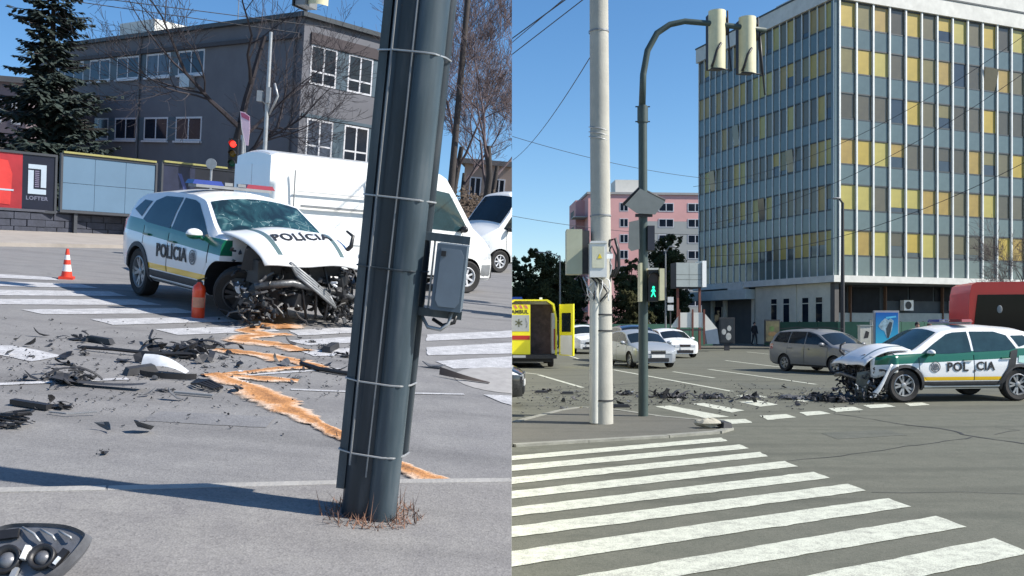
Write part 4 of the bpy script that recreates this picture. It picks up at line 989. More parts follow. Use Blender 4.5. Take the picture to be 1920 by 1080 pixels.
for k in range(6):
    t = L1[0][0] + k * p2
    for z0, z1 in ((zu0, zu1), (zl0, zl1)):
        wo = window(bld, 'x', t, t + w2, z0, z1, BFR, CURT if (k * 2 + int(z0)) % 5 == 0 else PANE, 1, None, 0.10)
        fbox(MB(), 'x', t - 0.05, t + w2 + 0.05, z0 - 0.12, z0 - 0.02, 0, 0.16).build('sill', BFR, wo)
        if k < 5: fbox(MB(), 'x', t + w2 + 0.03, t + p2 - 0.03, z0, z1, 0, 0.03).build('infill_panel', TPAN, bld)
fbox(MB(), 'x', 0.2, 28, zu1 + 0.05, zu1 + 0.25, 0, 0.18).build('ledge', mat('dark_ledge', (0.05, 0.05, 0.06), 0.8, 0.1, 3), bld)
t, z = lf_(358, 148); m = MB(); fbox(m, 'x', t - 0.5, t + 0.5, z - 0.5, z + 0.15, 0.05, 0.4); m.build('air_conditioner', M_['galv'], bld)
for t_ in (0.6, 15.5): MB().tube([(-0.10, t_, -1), (-0.10, t_, H)], 0.06, 8).build('downpipe', mat('downpipe_zinc', (0.10, 0.105, 0.12), 0.5, 0.1, 4), bld, 40)
for t_ in (2.5, 6.0, 10.5, 18): MB().bx(1.2, 1.6, t_, t_ + 0.4, H + 0.2, H + 0.7).build('roof_vent', M_['greysteel'], bld)
MB().tube([(1.5, 8.0, H), (1.5, 8.0, H + 2.2)], 0.025, 5).build('aerial', M_['greysteel'], bld)
# white plant room on the roof
rt = rect(lf_, 188, 45, 246, 66)
MB().bx(2, min(7, LR - 0.3), rt[0] + 1, rt[1] + 1.5, H + 0.2, H + 1.7).build('roof_plant_room', mat('white_render', (0.72, 0.72, 0.68), 0.8, 0.05, 2), bld)
# pale houses seen past the trees at the edges
def house(label, x0, x1, yt, yb, Y, m, side, rows, cols, depth=8, name='house', roof=None, wm=None):
    conv = la if side == 'L' else ra
    a = conv(x0, yt, Y); b = conv(x1, yb, Y); o = thing(name, label, 'building', (a.x, Y), 0, side); Wd = b.x - a.x; Ht = a.z
    MB().bx(0, Wd, 0, depth, -2, Ht).build('wall', m, o)
    MB().bx(-0.3, Wd + 0.3, -0.3, depth + 0.3, Ht, Ht + 0.3).build('roof', roof or mat('roof_grey', (0.15, 0.14, 0.14), 0.8, 0.1, 2), o)
    for i in range(cols):
        for j in range(rows):
            t = Wd * (i + 0.25) / cols; z = Ht - 2.2 - j * 2.9
            window(o, 'y', t, t + Wd * 0.5 / cols, z, z + 1.4, BFR, wm or PANE, 1, None, 0.08)
    return o
house('pale house half hidden behind the dark spruce at the far left', -60, 46, 148, 330, 50, mat('house_wall_mauve', (0.16, 0.13, 0.15), 0.9, 0.1, 1), 'L', 3, 3)
house('tan house glimpsed between the bare trees on the right of the climbing street', 872, 1000, 306, 380, 58, mat('house_wall_tan', (0.34, 0.26, 0.22), 0.9, 0.12, 1), 'L', 1, 3)

# ------------------------------------------------------------------ LEFT: hoardings and wall
WALLM = mat('dark_stone_wall', (0.045, 0.05, 0.07), 0.9, 0.3, 3, 0.4, 12)
def hoarding(label, xa, xb, ya, yb, Ya, Yb, fn, zdrop=0.0):
    """framed board between pixel columns xa, xb, its foot on legs; ya/yb top and bottom pixel rows at the left end"""
    A = la(xa, ya, Ya); B = la(xb, yb, Ya); C = la(xb, ya, Yb); d = Vector((C.x - A.x, Yb - Ya)); Wd = d.length; Ht = A.z - la(xa, yb, Ya).z; z0 = la(xa, yb, Ya).z
    o = thing('billboard', label, 'billboard', (A.x, Ya), math.atan2(d.y, d.x), 'L')
    fm = mat('hoarding_frame', (0.05, 0.055, 0.065), 0.6, 0.1, 4)
    fr = MB().bx(-0.06, Wd + 0.06, -0.06, 0.08, z0 - 0.08, z0).bx(-0.06, Wd + 0.06, -0.06, 0.08, z0 + Ht, z0 + Ht + 0.07).bx(-0.06, 0, -0.06, 0.08, z0, z0 + Ht).bx(Wd, Wd + 0.06, -0.06, 0.08, z0, z0 + Ht)
    fr.build('frame', fm, o)
    for t in (0.15, 0.85): MB().bx(Wd * t - 0.05, Wd * t + 0.05, 0.0, 0.1, -0.2, z0 - 0.08).build('leg', fm, o)
    fn(o, Wd, z0, Ht)
    return o
def panel(o, x0, x1, z0, z1, m, name='panel', y=-0.03, th=0.03): return MB().bx(x0, x1, y, y + th, z0, z1).build(name, m, o)
YEL = mat('yellowed_strip', (0.30, 0.28, 0.10), 0.7, 0.15, 5)
def bb1(o, W_, z0, H_):
    panel(o, 0, W_ * 0.57, z0, z0 + H_, mat('poster_red', (0.33, 0.022, 0.03), 0.5, 0.25, 1.2), 'poster')
    panel(o, W_ * 0.57, W_, z0, z0 + H_, mat('poster_navy', (0.010, 0.013, 0.028), 0.4, 0.15, 3), 'poster')
    BR = mat('poster_bright_red', (0.62, 0.05, 0.045), 0.4, 0.2, 2); PW = mat('poster_white', (0.42, 0.50, 0.58), 0.5, 0.05, 4)
    MB().prism([(W_ * 0.02, z0 + H_ * 0.10), (W_ * 0.42, z0 + H_ * 0.06), (W_ * 0.44, z0 + H_ * 0.62), (W_ * 0.38, z0 + H_ * 0.86), (W_ * 0.02, z0 + H_ * 0.9)], -0.04, -0.03, 'y').build('printed_shape', BR, o)
    MB().bx(W_ * 0.02, W_ * 0.46, -0.046, -0.04, z0 + H_ * 0.315, z0 + H_ * 0.345).build('printed_bar', PW, o)
    x0, x1, a, b = W_ * 0.645, W_ * 0.885, z0 + H_ * 0.29, z0 + H_ * 0.83; t = W_ * 0.072
    lg_ = MB().bx(x0, x0 + t, -0.045, -0.03, a, b - (b - a) * 0.2).bx(x0 + t, x1, -0.045, -0.03, a, a + (b - a) * 0.17).bx(x1 - t, x1, -0.045, -0.03, a + (b - a) * 0.23, b).bx(x0, x1 - t, -0.045, -0.03, b - (b - a) * 0.15, b)
    lg_.build('logo', PW, o)
    bars = MB()
    for k in range(9): z = a + (b - a) * (0.24 + k * 0.065); bars.bx(x0 + t * 1.25, x1 - t * 1.3, -0.042, -0.03, z, z + (b - a) * 0.03)
    bars.build('logo_bars', mat('poster_mauve', (0.22, 0.20, 0.30), 0.5, 0.05, 4), o)
    lettering('LOFTER', W_ * 0.078, mat('poster_lilac', (0.16, 0.17, 0.24), 0.5, 0.05, 4), o, Matrix.Translation(((x0 + x1) / 2, -0.034, z0 + H_ * 0.21)) @ Matrix.Rotation(R_(90), 4, 'X'), bold=0.004)
def bb2(o, W_, z0, H_):
    bm_ = mat('blank_board_blue', (0.105, 0.185, 0.275), 0.55, 0.07, 0.9)
    for k in range(3):
        for j in range(2): panel(o, W_ * k / 3 + 0.006, W_ * (k + 1) / 3 - 0.006, z0 + H_ * j / 2 + 0.006, z0 + H_ * (j + 1) / 2 - 0.006, bm_, 'panel')
    MB().bx(0, W_, -0.10, 0.05, z0 + H_ + 0.071, z0 + H_ + 0.13).build('top_strip', YEL, o)
def bb3(o, W_, z0, H_):
    panel(o, 0, W_ * 0.35, z0, z0 + H_, mat('poster_navy2', (0.02, 0.025, 0.055), 0.4, 0.3, 2), 'poster'); panel(o, W_ * 0.35, W_, z0, z0 + H_, mat('poster_black', (0.012, 0.014, 0.022), 0.4, 0.2, 2), 'poster')
    MB().bx(0, W_, -0.10, 0.05, z0 + H_ + 0.071, z0 + H_ + 0.13).build('top_strip', YEL, o)
    MB().prism([(W_ * 0.16, z0 + H_ * 0.85), (W_ * 0.2, z0 + H_ * 0.85), (W_ * 0.32, z0 + H_ * 0.3), (W_ * 0.28, z0 + H_ * 0.3)], -0.036, -0.03, 'y').build('printed_shape', mat('poster_blue', (0.06, 0.08, 0.22), 0.5, 0.1, 3), o)
hoarding('red and navy billboard with a white square logo, below the spruce', -42, 104, 280, 386, 26.2, 27.4, bb1)
hoarding('blank pale blue billboard between the red one and the police car', 118, 292, 291, 393, 27.6, 29.6, bb2)
hoarding('dark billboard half hidden behind the police car light bar', 306, 470, 308, 404, 29.8, 31.8, bb3)
a = Vector(lg(-80, 436)); b = Vector(lg(330, 450)); d = b - a
wl = thing('stone_wall', 'low dark stone wall under the billboards', 'wall', (a.x, a.y + 0.8), math.atan2(d.y, d.x), 'L'); rnd = random.Random(2)
MB().bx(0, d.length, 0.06, 0.3, 0, 0.66).build('core', WALLM, wl)
for j in range(3):
    x = 0.0
    while x < d.length:
        l_ = rnd.uniform(0.35, 0.75); MB().bx(x + 0.012, min(x + l_, d.length) - 0.012, 0.06 - rnd.uniform(0.03, 0.06), 0.1, 0.02 + j * 0.21, 0.215 + j * 0.21).build('stone', WALLM, wl); x += l_
MB().bx(-0.05, d.length + 0.05, -0.03, 0.33, 0.665, 0.73).build('coping', mat('coping_dark', (0.06, 0.065, 0.085), 0.8, 0.2, 4), wl)

# ------------------------------------------------------------------ LEFT: trees
NEED = mat('spruce_needles', (0.022, 0.036, 0.030), 0.75, 0.4, 1.5)
p = la(92, 300, 38); spruce((p.x, 38), 'L', 'dark spruce rising above the red and navy billboard', 12.2, 3.9, 4, NEED, dens=1.4)
p = la(415, 320, 36); place_bare(23, (p.x, 36), 'L', 'bare tree in front of the grey office building', 15.5, 0.26, levels=6, spread=0.55, trunk=0.30, nb=(2, 3), maxseg=9000, bark=mat('bark_dark', (0.03, 0.028, 0.032), 0.9, 0.2, 5), twig=mat('twigs_dark', (0.035, 0.03, 0.036), 0.9, 0.2, 4))
p = la(20, 300, 44); place_bare(31, (p.x, 44), 'L', 'small bare shrub tree left of the dark spruce', 7, 0.12, levels=4, spread=0.5, trunk=0.2)
TWM = mat('twigs_mauve', (0.10, 0.075, 0.08), 0.9, 0.25, 3)
for i, (x, Y, H_, sd, lb) in enumerate(((905, 34, 13, 41, 'tall twiggy bare tree nearest the steel pole on its right'), (845, 40, 14, 42, 'dark bare tree showing just right of the steel pole top'), (945, 38, 12, 43, 'bare tree at the right end of the climbing street'), (880, 48, 12, 44, 'bare tree behind the others right of the steel pole'), (925, 46, 13, 47, 'slender bare tree between its neighbours at the street end'))):
    p = la(x, 380, Y); place_bare(sd, (p.x, Y), 'L', lb, H_ * 1.5, 0.18, group='bare trees along the climbing street', twig=TWM, levels=7, spread=0.42, trunk=0.22, nb=(2, 3), maxseg=15000, up=0.4)
p = la(845, 330, 33); tp = la(872, -30, 33)
one('wooden_mast', MB().tube([(0, 0, -0.2), (0, 0, 11)], [0.14, 0.09], 9), BARK, 'dark mast standing among the bare trees right of the steel pole', 'mast', (p.x, 33), 0, 'L', smooth=40, extra=Matrix.Rotation(R_(0.8), 4, 'Y'))
HEDGE = mat('brown_hedge', (0.085, 0.062, 0.045), 0.9, 0.35, 2)
for i, (x, Y, s, lb) in enumerate(((890, 44, 1.3, 'brown leafless shrub behind the white van windscreen'), (940, 42, 1.2, 'brown shrub at the far right of the climbing street'), (845, 46, 1.4, 'brown shrub tucked behind the steel pole'))):
    p = la(x, 362, Y); leafy('shrub', (p.x, Y, 0), 'L', lb, [((0, 0, 1.2 * s), 1.2 * s, (1.2, 1, 0.8)), ((1.1 * s, 0.2, 1.0 * s), 0.9 * s, (1.1, 1, 0.9)), ((-1.1 * s, 0.1, 0.9 * s), 0.9 * s, (1.1, 1, 0.9))], 0.10, HEDGE, 60 + i, 0.8, 0.06, 700, 'shrubs at the street end', 'shrub')

# ------------------------------------------------------------------ LEFT: lamp post, flag, signals, wires
p = la(494, 330, 30); tz = la(508, 60, 30).z
lp = thing('lamp_post', 'pale grey mast with camera brackets above the white van roof', 'lamp post', (p.x, 30), 0, 'L')
MB().tube([(0, 0, 0), (0, 0, tz)], [0.085, 0.055], 10).build('post', M_['galv'], lp, 40)
zc = la(500, 185, 30).z
MB().tube([(0.08, 0, zc - 0.5), (0.36, -0.1, zc + 0.1), (0.22, -0.05, zc + 0.5)], 0.035, 6).build('bracket', M_['galv'], lp, True)
MB().box((-0.22, -0.1, zc + 0.05), (0.16, 0.2, 0.34)).build('camera', M_['galv'], lp); MB().box((0.06, -0.12, zc + 0.1), (0.12, 0.16, 0.5)).build('camera', M_['galv'], lp)
MB().tube([(-0.2, -0.1, zc - 0.05), (0, 0, zc - 0.2)], 0.025, 5).build('bracket', M_['galv'], lp)
p = la(456, 345, 21); fl = thing('feather_flag', 'pale pink feather flag standing left of the white van', 'flag', (p.x, 21), 0, 'L')
ft = la(447, 208, 21).z; fb = la(455, 272, 21).z; ps = mat('flag_pink', (0.72, 0.52, 0.62), 0.7, 0.1, 3)
MB().tube([(0, 0, 0), (0.0, 0, fb), (-0.10, 0, (ft + fb) / 2), (-0.15, 0, ft)], [0.018, 0.015, 0.01, 0.006], 6).build('pole', M_['galv'], fl, True)
MB().prism([(0.0, fb), (0.07, fb), (0.09, (fb + ft) / 2), (0.07, ft - 0.1), (-0.05, ft - 0.02), (-0.15, ft), (-0.10, (ft + fb) / 2)], -0.006, 0.006, 'y').build('banner', ps, fl)
MB().prism([(-0.11, ft - 0.13), (0.068, ft - 0.2), (0.07, ft - 0.11), (-0.06, ft - 0.04), (-0.135, ft - 0.03)], -0.009, 0.009, 'y').build('banner_stripe', mat('flag_crimson', (0.40, 0.10, 0.18), 0.7, 0.1, 3), fl)
def signal(label, loc, side, rz, z0, lit='red', post=True, s=1.0, name='traffic_light'):
    o = thing(name, label, 'traffic light', loc, rz, side)
    if post: MB().tube([(0, 0, 0), (0, 0, z0 + 1.1 * s)], 0.05, 9).build('post', M_['galv'], o, 40)
    MB().box((-0.18, -0.08, z0 + 0.48 * s), (0.28 * s, 0.2, 0.96 * s)).build('housing', M_['black'], o)
    for k, (c, nm) in enumerate((((0.02, 0.12, 0.05), 'green'), ((0.25, 0.14, 0.01), 'amber'), ((0.35, 0.01, 0.01), 'red'))):
        z = z0 + (0.18 + 0.3 * k) * s; on = nm == lit
        lm = mat('signal_' + nm + ('_lit' if on else ''), c, 0.2, 0.05, 5, emit=(1.0, 0.03, 0.02, 2.2) if on and nm == 'red' else None)
        MB().lathe([(0.1 * s, -0.2), (0.1 * s, -0.19), (0.001, -0.21)], 16, (-0.18, 0.0, z), 'y').build('lens', lm, o, True)
        MB().lathe([(0.112 * s, -0.34), (0.112 * s, -0.18)], 12, (-0.18, 0, z), 'y', 0, math.pi).build('visor', M_['black'], o, True)
    return o
p = la(451, 350, 22); signal('traffic light showing red in front of the bare tree trunk', (p.x, 22), 'L', 0.1, la(441, 318, 22).z, s=0.75)
p = la(395, 330, 24); rs = thing('round_sign', 'small grey round sign seen above the police car light bar', 'sign', (p.x, 24), 0, 'L'); z = la(395, 307, 24).z
MB().tube([(0, 0.03, 0), (0, 0.03, z)], 0.03, 8).build('post', M_['galv'], rs, 40); MB().lathe([(0.001, -0.01), (0.14, -0.01), (0.14, 0.01), (0.001, 0.01)], 20, (0, 0, z), 'y').build('disc', M_['galv'], rs)
# the signal heads that hang over the road, only their lower ends in view
p = la(588, -30, 13); hs = thing('overhead_signal', 'cream backed signal head hanging into view above the roof corner', 'traffic light', (p.x, 13), -0.35, 'L'); zb = la(588, 14, 13).z
CREAM = mat('signal_cream', (0.66, 0.62, 0.40), 0.55, 0.1, 5)
MB().box((-0.10, 0, zb + 0.5), (0.16, 0.30, 1.0)).build('housing', M_['greysteel'], hs)
MB().lathe([(0.15, 0.02), (0.15, 1.0)], 10, (0.09, 0.02, zb), 'z', math.pi, 2 * math.pi).build('backboard', CREAM, hs, True)
MB().box((-0.20, 0.0, zb + 0.5), (0.02, 0.36, 1.04)).build('backboard', M_['black'], hs)
MB().tube([(0, 0, zb + 1.0), (0, 0, zb + 2.0), (1.2, 0.4, zb + 2.2)], 0.05, 8).build('hanger', TEAL, hs, True)
def wires(label, pts, side, m=None, r=0.012, sag=0.0, name='overhead_wire', group='overhead wires'):
    """pts: two or three points"""
    a, b = Vector(pts[0]), Vector(pts[-1]); path = []
    for k in range(15):
        u = k / 14; q = a.lerp(b, u); q.z -= sag * 4 * u * (1 - u); path.append(q - a)
    return one(name, MB().tube(path, r, 4), m or M_['wire'], label, 'cable', a, 0, side, group)
wires('upper overhead wire crossing the sky beside the spruce top', [la(150, -8, 30), la(620, 52, 36)], 'L', r=0.014)
wires('lower overhead wire crossing the sky beside the spruce top', [la(150, 4, 30), la(560, 62, 36)], 'L', r=0.014)

# ------------------------------------------------------------------ LEFT: powder, debris
def powder_mat():
    m = bpy.data.materials.new('absorbent_powder'); m.use_nodes = True; n = m.node_tree.nodes; l = m.node_tree.links; b = n['Principled BSDF']; b.inputs['Roughness'].default_value = 0.95
    tc = n.new('ShaderNodeTexCoord'); a = n.new('ShaderNodeTexNoise'); a.inputs['Scale'].default_value = 3.2; a.inputs['Detail'].default_value = 9; a.inputs['Roughness'].default_value = 0.7; l.new(tc.outputs['Object'], a.inputs['Vector'])
    at = n.new('ShaderNodeAttribute'); at.attribute_name = 'core'
    sc = n.new('ShaderNodeMath'); sc.operation = 'MULTIPLY'; sc.inputs[1].default_value = 0.42; l.new(at.outputs['Fac'], sc.inputs[0])
    ad = n.new('ShaderNodeMath'); ad.operation = 'ADD'; l.new(a.outputs['Fac'], ad.inputs[0]); l.new(sc.outputs[0], ad.inputs[1])
    # the powder thins out grain by grain towards its edges
    gn = n.new('ShaderNodeTexNoise'); gn.inputs['Scale'].default_value = 9; gn.inputs['Detail'].default_value = 8; gn.inputs['Roughness'].default_value = 0.7; l.new(tc.outputs['Object'], gn.inputs['Vector'])
    s2 = n.new('ShaderNodeMath'); s2.operation = 'ADD'; l.new(gn.outputs['Fac'], s2.inputs[0])
    s3 = n.new('ShaderNodeMath'); s3.operation = 'MULTIPLY'; s3.inputs[1].default_value = 0.9; l.new(at.outputs['Fac'], s3.inputs[0]); l.new(s3.outputs[0], s2.inputs[1])
    al = n.new('ShaderNodeMapRange'); al.inputs[1].default_value = 0.56; al.inputs[2].default_value = 0.80; l.new(s2.outputs[0], al.inputs[0]); l.new(al.outputs[0], b.inputs['Alpha'])
    cr = n.new('ShaderNodeValToRGB'); cr.color_ramp.elements[0].position = 0.56; cr.color_ramp.elements[1].position = 1.02
    cr.color_ramp.elements[0].color = (0.58, 0.45, 0.35, 1); cr.color_ramp.elements[1].color = (0.22, 0.10, 0.04, 1); e = cr.color_ramp.elements.new(0.78); e.color = (0.46, 0.215, 0.078, 1)
    l.new(ad.outputs[0], cr.inputs[0]); l.new(cr.outputs[0], b.inputs['Base Color'])
    n2 = n.new('ShaderNodeTexNoise'); n2.inputs['Scale'].default_value = 45; l.new(tc.outputs['Object'], n2.inputs['Vector']); bp = n.new('ShaderNodeBump'); bp.inputs['Strength'].default_value = 0.6; bp.inputs['Distance'].default_value = 0.02
    l.new(n2.outputs['Fac'], bp.inputs['Height']); l.new(bp.outputs[0], b.inputs['Normal'])
    return m
PWD = powder_mat(); rnd = random.Random(12); vs = []; fs = []; core = []
def ribbon(pts):
    """pts: (pixel x, pixel y, real width)"""
    g = [Vector(lg(p[0], p[1])) for p in pts]; ws = [p[2] for p in pts]; P = []; W = []
    for i in range(len(g) - 1):
        n = max(3, int((g[i + 1] - g[i]).length / 0.05))
        for k in range(n): u = k / n; P.append(g[i].lerp(g[i + 1], u)); W.append(ws[i] + (ws[i + 1] - ws[i]) * u)
    P.append(g[-1]); W.append(ws[-1]); W = [q * 1.15 for q in W]; o = len(vs); m = 9; wl = wr = 1.0
    for i, p_ in enumerate(P):
        t = (P[min(i + 1, len(P) - 1)] - P[max(i - 1, 0)]).normalized(); nn = Vector((-t.y, t.x))
        wl = max(0.45, min(1.35, wl + rnd.gauss(0, 0.18))); wr = max(0.45, min(1.35, wr + rnd.gauss(0, 0.18)))
        for j in range(m):
            u = j / (m - 1) * 2 - 1; q = p_ + nn * u * W[i] / 2 * (wl if u < 0 else wr)
            hgt = 0.003 + (1 - u * u) * 0.010 * rnd.uniform(0.4, 1.3) if abs(u) < 1 else 0.001
            vs.append((q.x, q.y, hgt)); core.append(1 - abs(u))
    for i in range(len(P) - 1):
        for j in range(m - 1): fs.append((o + i * m + j, o + (i + 1) * m + j, o + (i + 1) * m + j + 1, o + i * m + j + 1))
ribbon([(505, 590, 0.55), (500, 600, 0.7), (520, 612, 0.6), (535, 618, 0.4)]); ribbon([(545, 606, 0.25), (490, 612, 0.3), (450, 622, 0.35), (500, 630, 0.35)])
ribbon([(540, 628, 0.22), (470, 633, 0.3), (450, 640, 0.3), (540, 650, 0.3), (570, 660, 0.3)]); ribbon([(405, 657, 0.2), (440, 661, 0.36), (520, 672, 0.4), (595, 688, 0.42), (610, 692, 0.2)])
ribbon([(590, 690, 0.14), (520, 693, 0.2), (440, 702, 0.2), (380, 706, 0.2)]); ribbon([(400, 703, 0.22), (425, 712, 0.32), (470, 726, 0.36), (510, 748, 0.34), (545, 770, 0.24), (600, 797, 0.16), (650, 822, 0.14), (700, 848, 0.12), (760, 880, 0.14), (800, 897, 0.16), (845, 908, 0.08)])
ribbon([(395, 704, 0.15), (500, 712, 0.2), (560, 716, 0.1)])
me = MB().add(vs, fs).mesh('absorbent_powder', PWD, True); at = me.attributes.new('core', 'FLOAT', 'POINT'); at.data.foreach_set('value', core)
po = link('absorbent_powder', me, None, ML @ Matrix.Translation((0, 0, 0.007)), 'stuff'); tag(po, 'orange tan absorbent powder trail zigzagging over the asphalt', 'powder'); SIDE[po.name] = 'L'

DM = [M_['black'], M_['dark'], mat('torn_grey_plastic', (0.09, 0.095, 0.105), 0.6, 0.2, 9)]
def deb(name, label, px, mb, m, rz=0.0, side='L', group=None, cat='debris', smooth=False):
    return one(name, mb, m, label, cat, (lg if side == 'L' else rg)(*px) + (0.008,), rz, side, group, smooth)
# the broken headlamp unit in the near left corner
hl = thing('broken_headlight', 'broken headlight unit lying on the pavement at the bottom left corner', 'headlight', lg(72, 1106) + (0.10,), -0.05, 'L', extra=Matrix.Rotation(R_(46), 4, 'X') @ Matrix.Scale(1.02, 4))
out = [(-0.22, -0.02), (-0.20, -0.08), (-0.10, -0.11), (0.02, -0.11), (0.10, -0.085), (0.155, -0.02), (0.192, 0.075), (0.18, 0.105), (0.10, 0.125), (-0.02, 0.12), (-0.13, 0.10), (-0.20, 0.045)]
def spline(p, k=4):
    r = []; n_ = len(p)
    for i in range(n_):
        a, b, c_, d_ = (Vector(p[(i + j) % n_]) for j in (-1, 0, 1, 2))
        for q in range(k):
            t = q / k; r.append(tuple(0.5 * (2 * b + (c_ - a) * t + (2 * a - 5 * b + 4 * c_ - d_) * t * t + (3 * b - a - 3 * c_ + d_) * t ** 3)))
    return r
out = spline(out)
G1 = mat('headlight_grey', (0.15, 0.155, 0.17), 0.35, 0.3, 14, metal=0.3)
def ringed(poly, z, s): return [(x * s, y * s, z) for x, y in poly]
mb = MB(); n = len(out); mb.add(ringed(out, 0.032, 0.9) + ringed(out, 0.07, 1.0) + ringed(out, 0.115, 0.95) + ringed(out, 0.10, 0.88), [tuple(range(n))] + [(k * n + i, k * n + (i + 1) % n, (k + 1) * n + (i + 1) % n, (k + 1) * n + i) for k in range(3) for i in range(n)] + [tuple(range(3 * n, 4 * n))])
mb.build('housing', G1, hl, 30)
for (x, y, r) in ((-0.062, -0.035, 0.054), (0.062, -0.012, 0.048)):
    mb = MB().lathe([(r, 0.0), (r, 0.022), (r * 0.86, 0.024), (r * 0.6, 0.008), (r * 0.58, 0.004)], 22, (x, y, 0.104)); e = mb.build('reflector', M_['black'], hl, True)
    MB().lathe([(r * 0.62, 0.0), (r * 0.5, 0.012), (r * 0.2, 0.02), (0.001, 0.021)], 16, (x, y, 0.106)).build('bulb_holder', G1, e, True)
MB().lathe([(0.028, 0), (0.028, 0.02), (0.018, 0.022), (0.001, 0.006)], 14, (-0.145, -0.065, 0.104)).build('bulb', M_['lamp'], hl, True)
MB().box((0.002, -0.005, 0.122), (0.018, 0.052, 0.02)).build('clip', M_['white'], hl)
MB().box((0.125, -0.012, 0.112), (0.026, 0.08, 0.016), Matrix.Rotation(-0.35, 3, 'Z')).build('lamp_strip', M_['black'], hl)
MB().box((0.125, -0.022, 0.118), (0.012, 0.03, 0.016), Matrix.Rotation(-0.35, 3, 'Z')).build('lamp_strip', M_['lamp'], hl)
for k in range(3): MB().tube([(-0.06 + 0.07 * k, 0.095, 0.11), (0.0 + 0.07 * k, 0.07, 0.122), (0.03 + 0.055 * k, 0.045 + 0.01 * k, 0.114)], 0.0045, 6).build('rib', M_['galv'], hl, True)
MB().box((-0.10, 0.06, 0.112), (0.08, 0.035, 0.014), Matrix.Rotation(0.25, 3, 'Z')).build('ballast_cover', M_['black'], hl)
MB().box((-0.012, -0.085, 0.112), (0.02, 0.05, 0.014)).build('clip', M_['galv'], hl)
# single large pieces, each told apart by its look and place
rnd = random.Random(21)
W4 = WM[3]
def arcp(r, w_, a0, a1, th=0.012, n=14, lift=0.0):
    return bent_panel(lambda u, v: (r * math.cos(a0 + (a1 - a0) * u), r * math.sin(a0 + (a1 - a0) * u) * 0.45, lift * math.sin(u * 3.14) + w_ * v), n, 3)
deb('bumper_fragment', 'glossy pale bumper shell with dark underside left of the powder', (312, 700), bent_panel(lambda u, v: (-0.22 + 0.40 * u, 0.12 * v - 0.08 * u, 0.12 * (1 - u) * (1 - (1 - v) ** 2) + 0.05 * math.sin(3 * u) + 0.01), 10, 8), W4, 0.1, smooth=True)
deb('bumper_fragment', 'dark bumper underside beneath the glossy pale shell', (318, 708), arcp(0.25, 0.05, 3.5, 5.9), M_['black'], 0.1)
deb('bumper_fragment', 'large black torn bumper heap above the glossy pale shell', (345, 668), junk(random.Random(4), 0.40, n=16), M_['black'])
deb('bumper_fragment', 'second black torn heap touching the powder edge', (385, 652), junk(random.Random(9), 0.33, n=12), M_['black'])
deb('trim_strip', 'long thin black strip running left from the torn heap', (270, 668), MB().tube([(-0.65, 0.05, 0.02), (-0.3, 0.0, 0.035), (0.1, -0.02, 0.03), (0.55, 0.06, 0.05)], 0.018, 6), M_['black'])
deb('trim_strip', 'curved black whip-like strip rising behind the torn heap', (285, 650), MB().tube([(-0.1, 0.25, 0.12), (-0.05, 0.05, 0.07), (0.1, -0.1, 0.03), (0.3, -0.2, 0.02)], 0.013, 6), M_['black'])
deb('headlight_fragment', 'dark heap of broken parts with a white shard on its left', (125, 714), junk(random.Random(14), 0.34, n=18), M_['dark'])
deb('white_shard', 'white curved shard propped on the dark heap', (108, 706), bent_panel(lambda u, v: (-0.17 + 0.34 * u, 0.05 * v, 0.03 + 0.22 * u + 0.02 * math.sin(3 * u)), 8, 3), M_['white'], 0.2)
deb('plastic_tray', 'flat dark curved tray at the front of the debris', (180, 728), bent_panel(lambda u, v: (-0.36 + 0.72 * u, 0.1 * v, 0.02 + 0.03 * (2 * u - 1) ** 2), 8, 3), M_['dark'])
deb('plastic_block', 'long dark block lying left of the glossy pale shell', (263, 702), MB().box((0, 0, 0.035), (0.28, 0.09, 0.06), rotm(random.Random(1), 0.15), 0.8), M_['dark'])
deb('grille_fragment', 'black slatted grille piece at the corner of the powder', (392, 726), (lambda m: [m.tube([(-0.17 + 0.02 * k, 0.07 - 0.05 * k, 0.02), (0.0, 0.01 - 0.05 * k, 0.045), (0.16, -0.05 - 0.035 * k, 0.02)], 0.013, 5) for k in range(4)] and m)(MB()), M_['black'], -0.3)
deb('rubber_bar', 'straight black rubber bar near the left edge', (57, 765), MB().box((0, 0, 0.02), (0.30, 0.05, 0.035), Matrix.Rotation(-0.25, 3, 'Z')), M_['black'])
deb('coil_heap', 'dark coiled heap of wiring at the left edge', (12, 800), (lambda m: [m.tube([(0.09 * math.cos(a * 0.9 + k) + 0.015 * k, 0.06 * math.sin(a * 0.9 + k), 0.02 + 0.014 * k + 0.014 * math.sin(a)) for a in range(9)], 0.008, 6) for k in range(6)] and junk(random.Random(2), 0.14, m, n=8))(MB()), M_['black'])
deb('bracket_fragment', 'small dark jagged bracket right of the rubber bar', (105, 764), junk(random.Random(33), 0.17, n=7), M_['black'])
deb('bent_wire', 'thin bent grey wire below the jagged bracket', (128, 780), MB().tube([(-0.13, 0.0, 0.01), (0.0, -0.03, 0.015), (0.04, 0.0, 0.012), (0.16, 0.07, 0.02)], 0.006, 5), M_['greysteel'])
deb('grey_stick', 'thin straight grey strip left of the powder bend', (363, 743), MB().box((0, 0, 0.012), (0.30, 0.025, 0.014)), M_['greysteel'])
deb('black_hose', 'black curved hose lying from the powder to the pole', (618, 700), MB().tube([(-0.32, 0.20, 0.03), (-0.12, 0.05, 0.02), (0.1, -0.05, 0.02), (0.32, -0.09, 0.02), (0.5, -0.1, 0.02)], [0.022] * 5, 7), M_['black'], smooth=True)
deb('black_bar', 'stubby black bar on a white stripe left of the pole', (620, 658), MB().box((0, 0, 0.035), (0.38, 0.09, 0.06), rotm(random.Random(3), 0.05), 0.9), M_['black'], 0.0)
